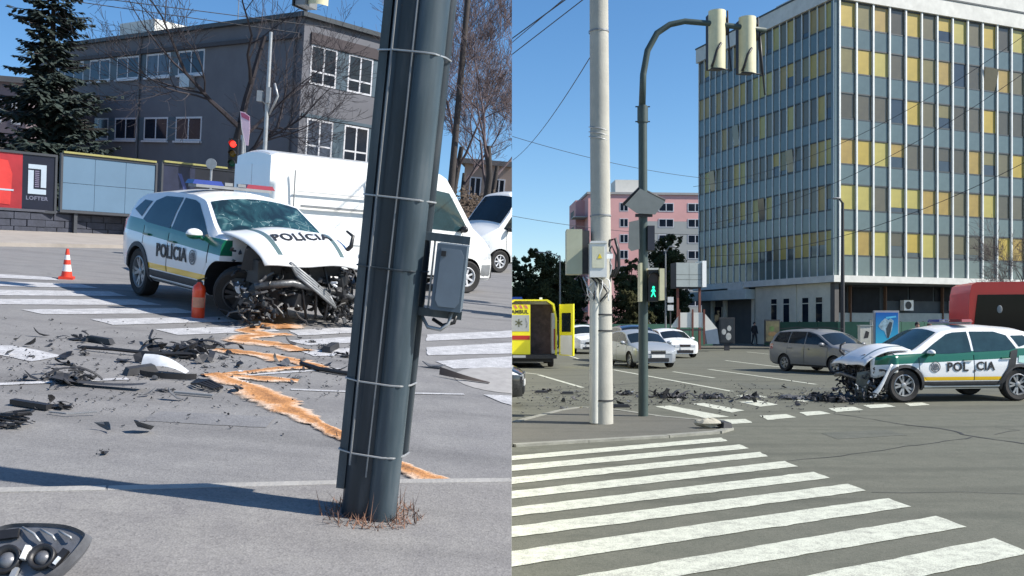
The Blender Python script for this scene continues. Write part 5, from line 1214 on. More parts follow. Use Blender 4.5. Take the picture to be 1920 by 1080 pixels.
deb('door_mirror_shell', 'dark lump beside the stubby black bar', (648, 669), junk(random.Random(8), 0.2, n=6), M_['black'])
deb('tyre_strip', 'curved brown rubber strip right of the steel pole', (868, 714), bent_panel(lambda u, v: (-0.24 + 0.50 * u, 0.10 - 0.22 * math.sin(u * 1.5) + 0.05 * v, 0.015 + 0.07 * (1 - u) * v), 12, 4), mat('brown_rubber', (0.045, 0.035, 0.03), 0.8, 0.25, 8), smooth=True)
deb('dark_fragment', 'dark flat fragment near the control box foot', (815, 690), shard(random.Random(6), 0.16), DM[2])
deb('dark_fragment', 'two-lobed dark scrap at far left of the zebra debris', (150, 638), junk(random.Random(16), 0.26, n=8), M_['black'])
deb('dark_fragment', 'long dark scrap right of the two-lobed one', (168, 642), MB().box((0.1, 0, 0.03), (0.34, 0.07, 0.05), Matrix.Rotation(-0.35, 3, 'Z'), 0.8), M_['black'])
gi = lg(950, 712); isl = MB().lathe([(0.001, 0.012), (0.62, 0.012), (0.72, 0.004)], 26); 
one('drain_apron', isl, mat('drain_concrete', (0.30, 0.29, 0.28), 0.9, 0.15, 6), 'pale round drain apron by the curved rubber strip', 'drain', gi, 0, 'L', smooth=30, extra=Matrix.Diagonal((0.72, 1.0, 1, 1)))
# medium fragments that nothing tells apart, and the crumbs
frs = random.Random(77); k = 0
while k < 90:
    x = frs.uniform(0, 660); y = frs.gauss(680, 34) if frs.random() < 0.85 else frs.uniform(600, 860)
    if not (592 < y < 900) or (x > 420 and y > 715 and frs.random() < 0.8): continue
    s_ = frs.choice((0.035, 0.05, 0.06, 0.09)); mbx = shard(frs, s_, tilt=0.8, asp=frs.uniform(0.3, 0.9)) if frs.random() < 0.7 else junk(frs, s_ * 1.2, n=4)
    deb('plastic_fragment', 'small dark plastic fragment scattered on the pale road by the powder', (x, y), mbx, (DM + [W4, CRUMP])[frs.choices(range(5), (5, 5, 4, 0.7, 2))[0]], frs.uniform(0, 6), group='small fragments on the pale road'); k += 1
mb = MB()
for k in range(900):
    x = frs.uniform(-20, 700); y = frs.gauss(690, 45)
    if not (590 < y < 1000): continue
    g = lg(x, y); shard(frs, frs.uniform(0.006, 0.022), mb, (g[0], g[1], 0.006), 0.8, 0.2)
one('debris_crumbs', mb, M_['dark'], 'fine dark crumbs of plastic strewn over the pale road', 'debris', (0, 0, 0), 0, 'L', kind='stuff')
# ================================================================== RIGHT: office tower
def rowz(k): return 6.67 + 3.3 * k
TC = Vector((23.2, 65.2)); tx = Vector((0.93, 0.37)).normalized(); ty = Vector((-tx.y, tx.x))
tw = thing('office_tower', 'tall glass office tower with yellow blinds and pale vertical fins', 'building', (TC.x, TC.y), math.atan2(tx.y, tx.x), 'R')
SP = mat('spandrel_glass', (0.10, 0.138, 0.138), 0.2, 0.12, 0.8, spec=0.7); FIN = mat('fin_aluminium', (0.66, 0.68, 0.66), 0.45, 0.08, 3, metal=0.1)
TRN = mat('dark_transom', (0.035, 0.045, 0.05), 0.5, 0.1, 3); CREAMW = mat('cream_render', (0.56, 0.55, 0.47), 0.9, 0.12, 1.2, 0.1, 20); BANDM = mat('pale_band', (0.60, 0.60, 0.56), 0.8, 0.12, 1.5)
BLD = {'Y': [mat('blind_yellow', (0.37, 0.27, 0.035), 0.35, 0.16, 0.8, spec=0.7), mat('blind_ochre', (0.30, 0.205, 0.04), 0.35, 0.2, 0.9, spec=0.7), mat('blind_lemon', (0.36, 0.31, 0.07), 0.35, 0.14, 0.7, spec=0.7)],
       'O': [mat('blind_olive', (0.17, 0.145, 0.05), 0.3, 0.18, 0.9, spec=0.7), mat('blind_khaki', (0.125, 0.108, 0.052), 0.3, 0.15, 0.9, spec=0.7)],
       'D': [mat('blind_brown', (0.075, 0.065, 0.040), 0.25, 0.15, 0.9, spec=0.7), mat('blind_taupe', (0.098, 0.085, 0.052), 0.25, 0.15, 0.9, spec=0.7)], 'B': [mat('window_bluish', (0.035, 0.045, 0.055), 0.12, 0.2, 0.9, spec=0.8)]}
BAYR, NR, BAYL, NL = 1.55, 17, 0.865, 20
MB().bx(0.10, 42, 0.10, NL * BAYL - 0.1, 4.6, 25.6).build('core', TRN, tw)
def inst(name, me, parent, loc, rz=0): return link(name, me, parent, Matrix.Translation(loc) @ Matrix.Rotation(rz, 4, 'Z'))
def face_mesh(w_, h_, th, key, m): return MB().bx(0.03, w_ - 0.03, -th, 0.06, 0.02, h_ - 0.02).mesh(key, m)
RP = ["YOYDYOYYOYDYOYDYO", "OYYDYOYBDDYODYOYD", "DDDBYOODDYDDYODOY", "YYYYDDDDYOOYDYDDO", "YYDYYYYOYYDDYYDOY", "YYYDYYDODDYYODYYD"]
LP = ["DYDDODYYDDYDYOYDDYYY", "YYDYDYYYDYYYDYYDOYYY", "DDDDYDYDDDYODDYDDDYD", "DYYODDYYDDDDYODDDYYY", "DDBDDODYDYDYBDODDDYO", "DDYYYDYYYYYYOYYYYYYY"]
rb = random.Random(4); cache = {}
def pane_mesh(w_, key, m):
    v = rb.choice((0, 0, 0, 0, 0, 0, 0, 0.2, 0.45)); k = (key, m.name, v)
    if k not in cache:
        mb = MB().bx(0.03, w_ - 0.03, 0.0, 0.06, 0.02 + 1.81 * v, 1.83)
        if v: mb.cur = 1; mb.bx(0.03, w_ - 0.03, 0.004, 0.06, 0.02, 0.02 + 1.81 * v - 0.012)
        cache[k] = mb.mesh('window', [m, BLD['B'][0]] if v else m)
    return cache[k]
spr = face_mesh(BAYR, 1.45, 0.03, 'spandrel', SP); spl = face_mesh(BAYL, 1.45, 0.03, 'spandrel', SP)
for r in range(6):
    z = rowz(5 - r)
    for i in range(NR):
        m = rb.choice(BLD[RP[r][i]]); inst('window', pane_mesh(BAYR, 'r', m), tw, (0.35 + i * BAYR, 0, z)); inst('spandrel', spr, tw, (0.35 + i * BAYR, 0, z - 1.45))
    for i in range(NL):
        m = rb.choice(BLD[LP[r][i]]); inst('window', pane_mesh(BAYL, 'l', m), tw, (0, (NL - i) * BAYL, z), R_(-90)); inst('spandrel', spl, tw, (0, (NL - i) * BAYL, z - 1.45), R_(-90))
fr_ = MB().bx(-0.065, 0.065, -0.17, 0.05, 5.2, 25.1).mesh('fin', FIN); fl_ = MB().bx(-0.10, 0.05, -0.035, 0.035, 5.2, 25.1).mesh('fin', FIN)
for i in range(NR + 1): inst('fin', fr_, tw, (0.35 + i * BAYR, 0, 0))
for i in range(NL + 1): inst('fin', fl_, tw, (0, i * BAYL, 0))
MB().bx(-0.06, 0.30, -0.06, 0.30, 5.2, 25.1).build('corner_panel', SP, tw)
for r in range(6):
    for zz in (rowz(r), rowz(r) + 1.85):
        MB().bx(0.30, 42, -0.05, 0.02, zz - 0.05, zz + 0.05).build('transom', TRN, tw); MB().bx(-0.05, 0.02, 0.30, NL * BAYL, zz - 0.05, zz + 0.05).build('transom', TRN, tw)
MB().bx(-0.25, 42.2, -0.25, NL * BAYL + 0.2, 25.1, 26.3).build('parapet', BANDM, tw); MB().bx(-0.3, 42.3, -0.3, NL * BAYL + 0.25, 26.3, 26.42).build('parapet_cap', TRN, tw)
MB().bx(5, 30, 0.6, 13, 26.4, 29.4).build('roof_plant', BANDM, tw)
MB().bx(-0.45, 42.5, -0.45, NL * BAYL + 0.4, 4.72, 5.2).build('ledge', BANDM, tw)
# tilted-open casements on the left face and one on the right
for (i, r) in ((17, 2), (5, 2), (13, 3), (9, 1)):
    MB().box((-0.13, (i + 0.5) * BAYL, rowz(r) + 0.95), (0.04, BAYL * 0.9, 1.7), Matrix.Rotation(R_(-6), 3, 'Y')).build('open_casement', BLD['B'][0], tw)
MB().box((0.35 + 9.5 * BAYR, -0.16, rowz(4) + 0.9), (BAYR * 0.9, 0.04, 1.7), Matrix.Rotation(R_(9), 3, 'X')).build('open_casement', BLD['D'][0], tw)
PODG = mat('dark_opening_glass', (0.014, 0.016, 0.02), 0.45, 0.3, 1.5, spec=0.08)  # dark openings put into the colour; dull, so no bright horizon is mirrored
# ground floor: cream wing on the left flank, dark recess on the right
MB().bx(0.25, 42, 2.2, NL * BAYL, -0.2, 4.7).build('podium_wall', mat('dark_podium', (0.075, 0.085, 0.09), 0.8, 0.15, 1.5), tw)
MB().bx(0.0, 0.24, 0.0, 9.2, -0.2, 4.7).build('cream_wall', CREAMW, tw)
for k, t in enumerate((1.2, 2.7, 4.9, 6.4)):
    w_ = window(tw, 'x', t, t + 0.85, 1.75, 3.75, CREAMW, PANE, 0, 0.75, 0.08, 0.02); fbox(MB(), 'x', t - 0.1, t + 0.95, 1.6, 1.72, 0, 0.10).build('sill', CREAMW, w_)
MB().bx(-0.1, 0.25, 4.1, 4.5, -0.2, 4.7).build('pilaster', CREAMW, tw); MB().bx(-0.08, 0.3, -0.1, 0.35, -0.2, 4.7).build('pillar', mat('dark_pillar', (0.09, 0.085, 0.08), 0.8, 0.1, 2), tw)
for t in (3.2, 6.6, 12.4): MB().bx(t, t + 0.1, 1.9, 2.15, -0.2, 4.7).build('pillar', mat('rust_post', (0.16, 0.09, 0.06), 0.8, 0.2, 4), tw)
MB().bx(0.5, 42, 2.0, 2.19, -0.2, 2.55).build('plinth_wall', mat('pale_plinth', (0.42, 0.44, 0.40), 0.85, 0.14, 1.5), tw)
for (a, b) in ((6.8, 9.0), (9.2, 11.6), (11.8, 13.4)): MB().bx(a, b, 2.14, 2.19, 3.5, 4.6).build('podium_window', PODG, tw)
for (a, b) in ((1.2, 3.0), (3.6, 6.2)): MB().bx(a, b, 2.14, 2.19, 2.6, 4.5).build('podium_window', PODG, tw)
for t in (8.2, 13.2, 14.9):
    ac = MB().bx(t, t + 0.95, 1.7, 2.1, 2.75, 3.55).build('air_conditioner', M_['white'], tw); MB().lathe([(0.30, -0.02), (0.30, 0.0), (0.001, 0.0)], 18, (t + 0.42, 1.69, 3.15), 'y').build('fan', M_['black'], ac)
# low annex with canopy left of the tower foot
ax_ = thing('low_annex', 'low annex with pale canopy and dark gateway beside the tower', 'building', (TC.x, TC.y), math.atan2(tx.y, tx.x), 'R')
MB().bx(1.0, 8, 9.5, 17.2, -0.2, 3.75).build('wall', mat('annex_dark', (0.035, 0.04, 0.045), 0.8, 0.2, 2), ax_)
MB().bx(-0.9, 8, 9.3, 17.8, 3.75, 4.55).build('canopy', mat('canopy_pale', (0.50, 0.55, 0.53), 0.7, 0.1, 2), ax_)
for y in (9.4, 13.4, 15.2): MB().bx(0.0, 0.35, y, y + 0.35, -0.2, 3.75).build('pillar', CREAMW, ax_)
MB().bx(0.4, 1.0, 13.75, 15.2, 1.4, 3.7).build('wall_panel', CREAMW, ax_); window(ax_, 'x', 14.0, 14.9, 1.9, 3.2, CREAMW, PANE, 1, None, 0.08, -0.2)
MB().bx(-0.6, 0.3, 10.2, 12.2, 4.56, 5.15).build('air_conditioner', BANDM, ax_)
for y in (9.9, 10.6, 11.3, 12.0, 12.7): MB().bx(0.55, 0.6, y, y + 0.07, -0.2, 3.7).build('gate_bar', TRN, ax_)

# ------------------------------------------------------------------ RIGHT: pink apartment block
PINK = mat('pink_render', (0.70, 0.38, 0.36), 0.9, 0.06, 0.4); GRYR = mat('grey_render_pale', (0.36, 0.37, 0.36), 0.9, 0.06, 0.4)
Yp = 140.0; a = ra(1103, 364, Yp); b = ra(1345, 380, Yp); Wd = b.x - a.x; Hp = a.z
ap = thing('apartment_block', 'pink and grey panel apartment block behind the evergreens', 'building', (a.x, Yp), R_(4), 'R')
MB().bx(0, 8.3, 0, 12, -1, Hp).build('wall', PINK, ap); MB().bx(8.31, Wd, 0.02, 12, Hp - 4.1, Hp - 0.02).build('wall', PINK, ap); MB().bx(8.31, Wd, 0.01, 12, -1, Hp - 4.11).build('wall', GRYR, ap)
MB().bx(-0.2, Wd + 0.2, -0.2, 12.2, Hp, Hp + 0.35).build('roof_edge', mat('roof_light', (0.35, 0.34, 0.33), 0.8, 0.1, 1), ap)
MB().bx(4.6, 9.2, 2, 6, Hp + 0.3, Hp + 2.6).build('lift_room', mat('lift_white', (0.66, 0.64, 0.58), 0.8, 0.06, 1), ap)
for j in range(7):
    z = Hp - 2.6 - j * 2.45
    for t in (0.5, 4.9): window(ap, 'y', t, t + 1.35, z, z + 1.35, BFR, PANE, 1, None, 0.10)
    for t in (11.0, 15.6, 19.4): window(ap, 'y', t, t + 2.4, z, z + 1.35, BFR, PANE, 1, None, 0.12)
    MB().bx(-2.2, -0.01, 0.6, 4.0, z - 0.9, z - 0.75).build('balcony', GRYR, ap); MB().bx(-2.2, -2.1, 0.6, 4.0, z - 0.75, z + 0.1).build('balcony_rail', mat('balcony_dark', (0.10, 0.10, 0.10), 0.7, 0.1, 2), ap)
MB().bx(-1.4, -0.005, 4.01, 11.5, -1, Hp - 0.4).build('wall', PINK, ap)

# ------------------------------------------------------------------ RIGHT: evergreens, fence
EVG = mat('evergreen_dark', (0.05, 0.062, 0.028), 0.9, 0.45, 0.9, spec=0.15); EVG2 = mat('evergreen_olive', (0.045, 0.047, 0.02), 0.9, 0.4, 0.9, spec=0.15)
def ev(x, yt, Y, wpx, label, seed, m, group='evergreens behind the crossing'):
    p = ra(x, yt, Y); H_ = p.z; r = wpx / F * Y / 2; rr = random.Random(seed); bl = []
    for k in range(9):
        f = (k + 0.5) / 9; rw = r * (0.55 + 0.5 * math.sin(math.pi * min(1, (1 - f) * 0.9 + 0.1))) * (1 - 0.55 * f)
        bl.append(((rr.uniform(-0.5, 0.5) * r, rr.uniform(-0.4, 0.4) * r, H_ * (0.16 + 0.74 * f)), max(0.55, rw * rr.uniform(0.8, 1.1)), (1.1, 1, 0.85)))
    return leafy('evergreen_tree', (p.x, Y, 0), 'R', label, bl, 0.13, m, seed, H_ * 0.75, 0.16, 1700, group)
ev(1025, 452, 74, 120, 'broad dark evergreen behind the ambulance roof', 1, EVG); ev(985, 470, 80, 100, 'dark evergreen at the left end of the evergreen row', 2, EVG)
ev(1075, 478, 78, 80, 'evergreen hidden half behind the concrete pole', 3, EVG); ev(1235, 425, 76, 105, 'tallest dark evergreen right of the green signal post', 4, EVG)
ev(1180, 470, 72, 80, 'dark evergreen between concrete pole and green signal post', 5, EVG); ev(1190, 540, 66, 60, 'low olive evergreen in front of the darker row', 6, EVG2); ev(1275, 520, 80, 60, 'evergreen at the foot of the tower canopy', 7, EVG)
def fence(name, label, pts, h, m, board=0.9, cat='fence', side='R', post=True):
    a0 = Vector(pts[0]); o = thing(name, label, cat, pts[0], 0, side)
    for p, q in zip(pts, pts[1:]):
        p = Vector(p); q = Vector(q); n = max(1, round((q - p).length / board)); t = (q - p) / n; ang = math.atan2(t.y, t.x)
        me = MB().bx(0.015, t.length - 0.015, -0.02, 0.02, 0.06, h).mesh('panel', m)
        ms = MB().bx(-0.04, 0.04, 0.021, 0.09, 0, h + 0.05).mesh('post', M_['dark'])
        for k in range(n):
            c = p + t * k - a0; Mx = Matrix.Translation((c.x, c.y, 0.1)) @ Matrix.Rotation(ang, 4, 'Z')
            link('panel', me, o, Mx); link('post', ms, o, Mx)
    return o
GRN = mat('fence_green', (0.010, 0.070, 0.045), 0.6, 0.15, 2)
fence('panel_fence', 'dark green panel fence along the foot of the tower', [(18.5, 66.5), (21.6, 60.2), (24.2, 60.0), (41, 66.6)], 1.75, GRN, 1.9)
fence('panel_fence', 'dark green panel fence behind the waiting cars', [(3.2, 62), (9, 63.5), (14.5, 65.5)], 1.6, GRN, 1.9)

# ------------------------------------------------------------------ RIGHT: gantry board, trailer board, poster stands, kiosk, cabinets
RUST = mat('red_brown_post', (0.16, 0.055, 0.04), 0.7, 0.15, 4); ALU = mat('board_grey', (0.34, 0.38, 0.37), 0.55, 0.08, 2)
Yg = 60; z0 = ra(1270, 538, Yg).z; z1 = ra(1270, 492, Yg).z; xa = ra(1268, 500, Yg).x; xb = ra(1318, 500, Yg).x; wg = xb - xa
gb = thing('gantry_board', 'grey panelled signboard raised on red-brown posts left of the tower', 'signboard', (xa, Yg), R_(8), 'R')
for i in range(2):
    for j in range(3): MB().bx(wg * i / 2 + 0.01, wg * (i + 1) / 2 - 0.01, 0, 0.06, z0 + (z1 - z0) * (0, 0.3, 0.5)[j] + 0.012, z0 + (z1 - z0) * (0.3, 0.5, 1.0)[j] - 0.012).build('panel', ALU, gb)
MB().bx(wg - 0.0, wg + 0.28, -0.1, 1.3, z0, z1 + 0.12).build('side_panel', M_['white'], gb); MB().bx(0, wg, 0.07, 1.2, z0 - 0.08, z1).build('box', M_['dark'], gb)
for t in (0.15, wg - 0.1): MB().bx(t, t + 0.14, 0.3, 0.44, -0.1, z0 - 0.08).build('post', RUST, gb)
Yt = 56; A = ra(1263, 645, Yt); pt = lambda x, y: (ra(x, y, Yt).x - A.x, ra(x, y, Yt).z)
tr = thing('trailer_board', 'white sloped advertising trailer beside the iron gate', 'trailer', (A.x, Yt), 0, 'R'); WTB = mat('trailer_white', (0.74, 0.73, 0.66), 0.6, 0.06, 2)
MB().prism([pt(1274, 586), pt(1297, 586), pt(1297, 614), pt(1274, 614)], 0, 0.08, 'y').build('panel', WTB, tr); MB().prism([pt(1300, 586), pt(1318, 586), pt(1318, 614), pt(1300, 614)], 0, 0.08, 'y').build('panel', WTB, tr)
MB().prism([pt(1257, 614), pt(1273, 592), pt(1273, 614)], 0.02, 0.1, 'y').build('wing_panel', WTB, tr); MB().prism([pt(1322, 588), pt(1345, 616), pt(1322, 620)], 0.02, 0.1, 'y').build('wing_panel', WTB, tr)
MB().prism([pt(1322, 621), pt(1345, 617), pt(1349, 645), pt(1326, 645)], 0.0, 0.9, 'y').build('base_box', mat('trailer_blue_grey', (0.16, 0.21, 0.27), 0.6, 0.1, 3), tr)
for x in (1273.5, 1298.5, 1320): MB().prism([pt(x - 1.6, 580), pt(x + 1.6, 580), pt(x + 1.6, 646), pt(x - 1.6, 646)], -0.06, -0.01, 'y').build('post', RUST, tr)
MB().prism([pt(1262, 617), pt(1322, 617), pt(1322, 620), pt(1262, 620)], -0.05, 0.2, 'y').build('rail', M_['dark'], tr)
def stand(label, x0, x1, y0, y1, Y, m, name='poster_stand', extra=None):
    a = ra(x0, y0, Y); b = ra(x1, y1, Y); w_ = b.x - a.x; o = thing(name, label, 'poster stand', (a.x, Y), 0, 'R')
    MB().bx(-0.06, w_ + 0.06, 0.02, 0.2, b.z - 0.08, a.z + 0.1).build('frame', extra or M_['dark'], o); MB().bx(0, w_, 0.0, 0.019, b.z, a.z).build('poster', m, o)
    MB().bx(w_ * 0.3, w_ * 0.7, 0.06, 0.16, -0.05, b.z - 0.08).build('foot', M_['dark'], o)
    return o, w_, b.z, a.z
POSTD = mat('poster_sepia', (0.05, 0.045, 0.035), 0.3, 0.6, 1.6, col2=(0.22, 0.20, 0.10))
o, w_, zb, zt = stand('dark poster stand with brown picture left of the grey estate car', 1436, 1461, 602, 640, 62, POSTD)
MB().blob((w_ * 0.5, -0.002, zb + (zt - zb) * 0.36), 0.25, (1.3, 0.02, 0.6), 14, 8).build('printed_shape', mat('poster_brown', (0.22, 0.14, 0.06), 0.4, 0.3, 4), o); MB().blob((w_ * 0.45, -0.002, zb + (zt - zb) * 0.62), 0.17, (1, 0.02, 1.1), 12, 8).build('printed_shape', mat('poster_green', (0.10, 0.17, 0.05), 0.4, 0.3, 5), o)
o, w_, zb, zt = stand('dark kiosk display with pale pictures beside the trailer board', 1351, 1376, 598, 642, 58, mat('kiosk_dark', (0.03, 0.035, 0.04), 0.3, 0.4, 2))
for (fx, fz, s_) in ((0.25, 0.45, 0.16), (0.65, 0.6, 0.15), (0.6, 0.25, 0.2)): MB().blob((w_ * fx, -0.002, zb + (zt - zb) * fz), s_, (0.9, 0.02, 1.2), 10, 7).build('printed_shape', mat('poster_pale', (0.45, 0.45, 0.42), 0.4, 0.3, 5), o)
BLU = bpy.data.materials.new('poster_sky_blue'); BLU.use_nodes = True; n = BLU.node_tree.nodes; l = BLU.node_tree.links; tc = n.new('ShaderNodeTexCoord'); sp = n.new('ShaderNodeSeparateXYZ'); l.new(tc.outputs['Object'], sp.inputs[0])
mr = n.new('ShaderNodeMapRange'); mr.inputs[1].default_value = 0.6; mr.inputs[2].default_value = 2.3; l.new(sp.outputs[2], mr.inputs[0]); cr = n.new('ShaderNodeValToRGB'); cr.color_ramp.elements[0].color = (0.06, 0.52, 0.70, 1); cr.color_ramp.elements[1].color = (0.012, 0.10, 0.42, 1)
l.new(mr.outputs[0], cr.inputs[0]); l.new(cr.outputs[0], n['Principled BSDF'].inputs['Base Color']); n['Principled BSDF'].inputs['Roughness'].default_value = 0.25
o, w_, zb, zt = stand('bright blue poster stand behind the bonnet of the police car', 1642, 1684, 586, 646, 44, BLU, extra=mat('stand_grey', (0.30, 0.31, 0.33), 0.5, 0.1, 4))
Hh = zt - zb
MB().prism([(w_ * q[0], zb + Hh * q[1]) for q in ((0.25, 0.72), (0.42, 0.82), (0.58, 0.76), (0.66, 0.82), (0.80, 0.74), (0.72, 0.45), (0.60, 0.22), (0.5, 0.2), (0.38, 0.42), (0.22, 0.48), (0.12, 0.58))], -0.005, -0.001, 'y').build('printed_shape', mat('poster_figure', (0.30, 0.44, 0.50), 0.4, 0.5, 6), o)
MB().prism([(w_ * q[0], zb + Hh * q[1]) for q in ((0.46, 0.5), (0.62, 0.72), (0.74, 0.68), (0.66, 0.4), (0.58, 0.2), (0.5, 0.22))], -0.008, -0.0055, 'y').build('printed_shape', mat('poster_figure_dark', (0.05, 0.07, 0.08), 0.4, 0.4, 7), o)
MB().prism([(w_ * q[0], zb + Hh * q[1]) for q in ((0.45, 0.86), (0.9, 0.9), (0.92, 0.85), (0.47, 0.80))], -0.005, -0.001, 'y').build('printed_shape', mat('poster_cyan', (0.10, 0.50, 0.75), 0.4, 0.2, 6), o)
for (x0, x1, y0, lb) in ((1613, 1634, 611, 'pale utility cabinet with a sticker left of the blue poster stand'), (1636, 1643, 600, 'narrow pale cabinet touching the blue poster stand')):
    A = ra(x0, y0, 46); B = ra(x1, 660, 46); o = thing('utility_cabinet', lb, 'cabinet', (A.x, 46), 0, 'R'); w_ = B.x - A.x
    MB().bx(0, w_, 0, 0.35, 0.06, A.z).build('body', mat('cabinet_pale', (0.58, 0.57, 0.50), 0.6, 0.12, 4), o); MB().bx(-0.03, w_ + 0.03, -0.03, 0.38, A.z, A.z + 0.05).build('lid', ALU, o); MB().bx(-0.02, w_ + 0.02, -0.02, 0.37, -0.05, 0.06).build('plinth', M_['concrete'], o)
    if x0 == 1613: MB().prism([(w_ * 0.3, A.z * 0.6), (w_ * 0.5, A.z * 0.85), (w_ * 0.8, A.z * 0.8), (w_ * 0.7, A.z * 0.62)], -0.004, -0.001, 'y').build('sticker', M_['dark'], o)

# ------------------------------------------------------------------ RIGHT: concrete pole
CON = mat('pole_concrete', (0.40, 0.39, 0.34), 0.85, 0.10, 2.5, 0.2, 35); CONL = mat('cable_cover_pale', (0.56, 0.56, 0.50), 0.6, 0.08, 3)
cx, cy = rg(1130, 797); P = lambda x, y: ra(x, y, cy)
cp = thing('concrete_pole', 'tall round concrete pole with cabinets strapped to it', 'pole', (cx, cy, 0.045), 0, 'R')
MB().tube([(0.0, 0, -0.1), (-0.05, 0, 5.0), (-0.075, 0, 9.0)], [0.176, 0.160, 0.145], 24).build('shaft', CON, cp, 40)
MB().tube([(-0.14, -0.11, 0.0), (-0.13, -0.11, 2.35)], 0.072, 12).build('cable_cover', CONL, cp, 40); MB().tube([(-0.205, -0.05, 0.0), (-0.20, -0.05, 2.4)], 0.02, 8).build('conduit', CONL, cp, 40)
def zpx(y): return P(0, y).z - 0.045
for z in (zpx(750), zpx(620), zpx(590), zpx(405), zpx(60), zpx(475)):
    f = z / 9; MB().lathe([(0.186 - 0.026 * f, z - 0.012), (0.186 - 0.026 * f, z + 0.012)], 24, (-0.075 * min(1, f * 1.2), 0, 0)).build('band', M_['greysteel'] if z > 2.6 else M_['dark'], cp, True)
for k in range(3):
    z = zpx(238 + 9 * k); MB().tube([(-0.06 + 0.165 * math.cos(a * 0.3 + 3.1), 0.165 * math.sin(a * 0.3 + 3.1), z - 0.035 * a * 0.3) for a in range(12)], 0.008, 5).build('wire_wrap', M_['galv'], cp, True)
CAB = mat('cabinet_olive_grey', (0.42, 0.43, 0.31), 0.6, 0.08, 4); CABW = mat('cabinet_white', (0.66, 0.67, 0.65), 0.5, 0.06, 4)
def relx(x): return P(x, 600).x - cx
b1 = MB().bx(relx(1061), relx(1090), -0.20, 0.16, zpx(515), zpx(432)).build('cabinet', CAB, cp); MB().bx(relx(1090) + 0.002, relx(1104), -0.14, 0.12, zpx(514), zpx(434)).build('cabinet_back', M_['dark'], b1)
b2 = MB().bx(relx(1102), relx(1133), -0.40, -0.17, zpx(522), zpx(460)).build('cabinet', CABW, cp); MB().bx(relx(1106), relx(1128), -0.412, -0.401, zpx(505), zpx(466)).build('cabinet_door', mat('cabinet_door', (0.60, 0.59, 0.44), 0.5, 0.1, 6), b2)
MB().prism([(relx(1101), zpx(460)), (relx(1134), zpx(460)), (relx(1130), zpx(456)), (relx(1105), zpx(456))], -0.42, -0.16, 'y').build('cabinet_roof', CABW, b2)
MB().prism([(relx(1116), zpx(488)), (relx(1124), zpx(488)), (relx(1120), zpx(479))], -0.417, -0.413, 'y').build('warning_triangle', M_['yellow'], b2)
for pts, r, m in (([(1136, 470), (1142, 452), (1152, 448), (1158, 470), (1159, 500), (1150, 520)], 0.028, 'black'), ([(1136, 480), (1146, 462), (1154, 480), (1153, 505), (1140, 525)], 0.018, 'black'), ([(1140, 462), (1137, 480), (1146, 500), (1143, 515), (1136, 525)], 0.012, 'galv')):
    MB().tube([(relx(x), -0.1, zpx(y)) for x, y in pts], r, 7).build('cable_loop', M_[m], cp, True)
rr = random.Random(8)
for k in range(9):
    pts = [(relx(1088 + 5 * k + rr.uniform(-4, 4)), -0.2 + rr.uniform(-0.06, 0.06), zpx(521))]
    for q in range(4): pts.append((relx(1095 + 5.5 * k + rr.uniform(-8, 8)), -0.22 + rr.uniform(-0.06, 0.06), zpx(530 + 12 * q + rr.uniform(-4, 4))))
    MB().tube(pts, rr.uniform(0.008, 0.016), 5).build('loose_cable', [M_['black'], M_['galv'], M_['white']][k % 3], cp, True)
MB().bx(relx(1134), relx(1146), -0.25, -0.2, zpx(487), zpx(478)).build('tag_plate', M_['white'], cp)

# ------------------------------------------------------------------ RIGHT: green signal post with curved arm
GP = mat('post_green_grey', (0.045, 0.068, 0.062), 0.5, 0.15, 5); gx, gy = rg(1206, 783); Q = lambda x, y: (ra(x, y, gy).x - gx, 0.0, ra(x, y, gy).z - 0.045)
gpst = thing('signal_post', 'green steel signal post with a curved overhead arm', 'signal post', (gx, gy, 0.045), 0, 'R')
MB().tube([(0, 0, -0.05), Q(1206, 510), Q(1205, 198)], [0.088, 0.082, 0.076], 14).build('post', GP, gpst, 40)
MB().tube([Q(1204, 200), Q(1206, 140), Q(1214, 95), Q(1232, 62), Q(1256, 46), Q(1284, 40), Q(1330, 44), Q(1390, 51), Q(1436, 57)], [0.062, 0.058, 0.056, 0.055, 0.054, 0.052, 0.05, 0.048, 0.046], 12).build('arm', GP, gpst, True)
MB().tube([Q(1205, 200), Q(1205, 230)], 0.095, 12).build('sleeve', GP, gpst, 40)
for y in (200, 228): MB().tube([(Q(1205, y)[0] - 0.13, 0, Q(0, y)[2]), (Q(1205, y)[0] + 0.13, 0, Q(0, y)[2])], 0.012, 6).build('bolt', M_['dark'], gpst)
# the back of a diamond sign and a square plate below it
SGB = mat('sign_back', (0.20, 0.215, 0.205), 0.55, 0.12, 4, metal=0.2)
MB().prism([(Q(x, 0)[0], Q(0, y)[2]) for x, y in ((1170, 386), (1198, 356), (1245, 380), (1226, 404), (1192, 402))], -0.16, -0.14, 'y').build('sign_plate', SGB, gpst)
MB().tube([Q(1168, 384), Q(1199, 352), Q(1247, 376)], 0.028, 6).build('sign_edge', M_['dark'], gpst, True)
MB().prism([(Q(x, 0)[0], Q(0, y)[2]) for x, y in ((1178, 418), (1196, 414), (1197, 468), (1182, 472), (1176, 466))], -0.15, -0.12, 'y').build('sign_plate', SGB, gpst)
MB().prism([(Q(x, 0)[0], Q(0, y)[2]) for x, y in ((1213, 424), (1226, 424), (1226, 470), (1213, 470))], -0.1, 0.2, 'y').build('signal_back', mat('signal_navy', (0.02, 0.025, 0.04), 0.6, 0.1, 4), gpst)
MB().box(Vector(Q(1206, 405)) + Vector((0, -0.08, 0)), (0.3, 0.06, 0.05)).build('clamp', M_['dark'], gpst)
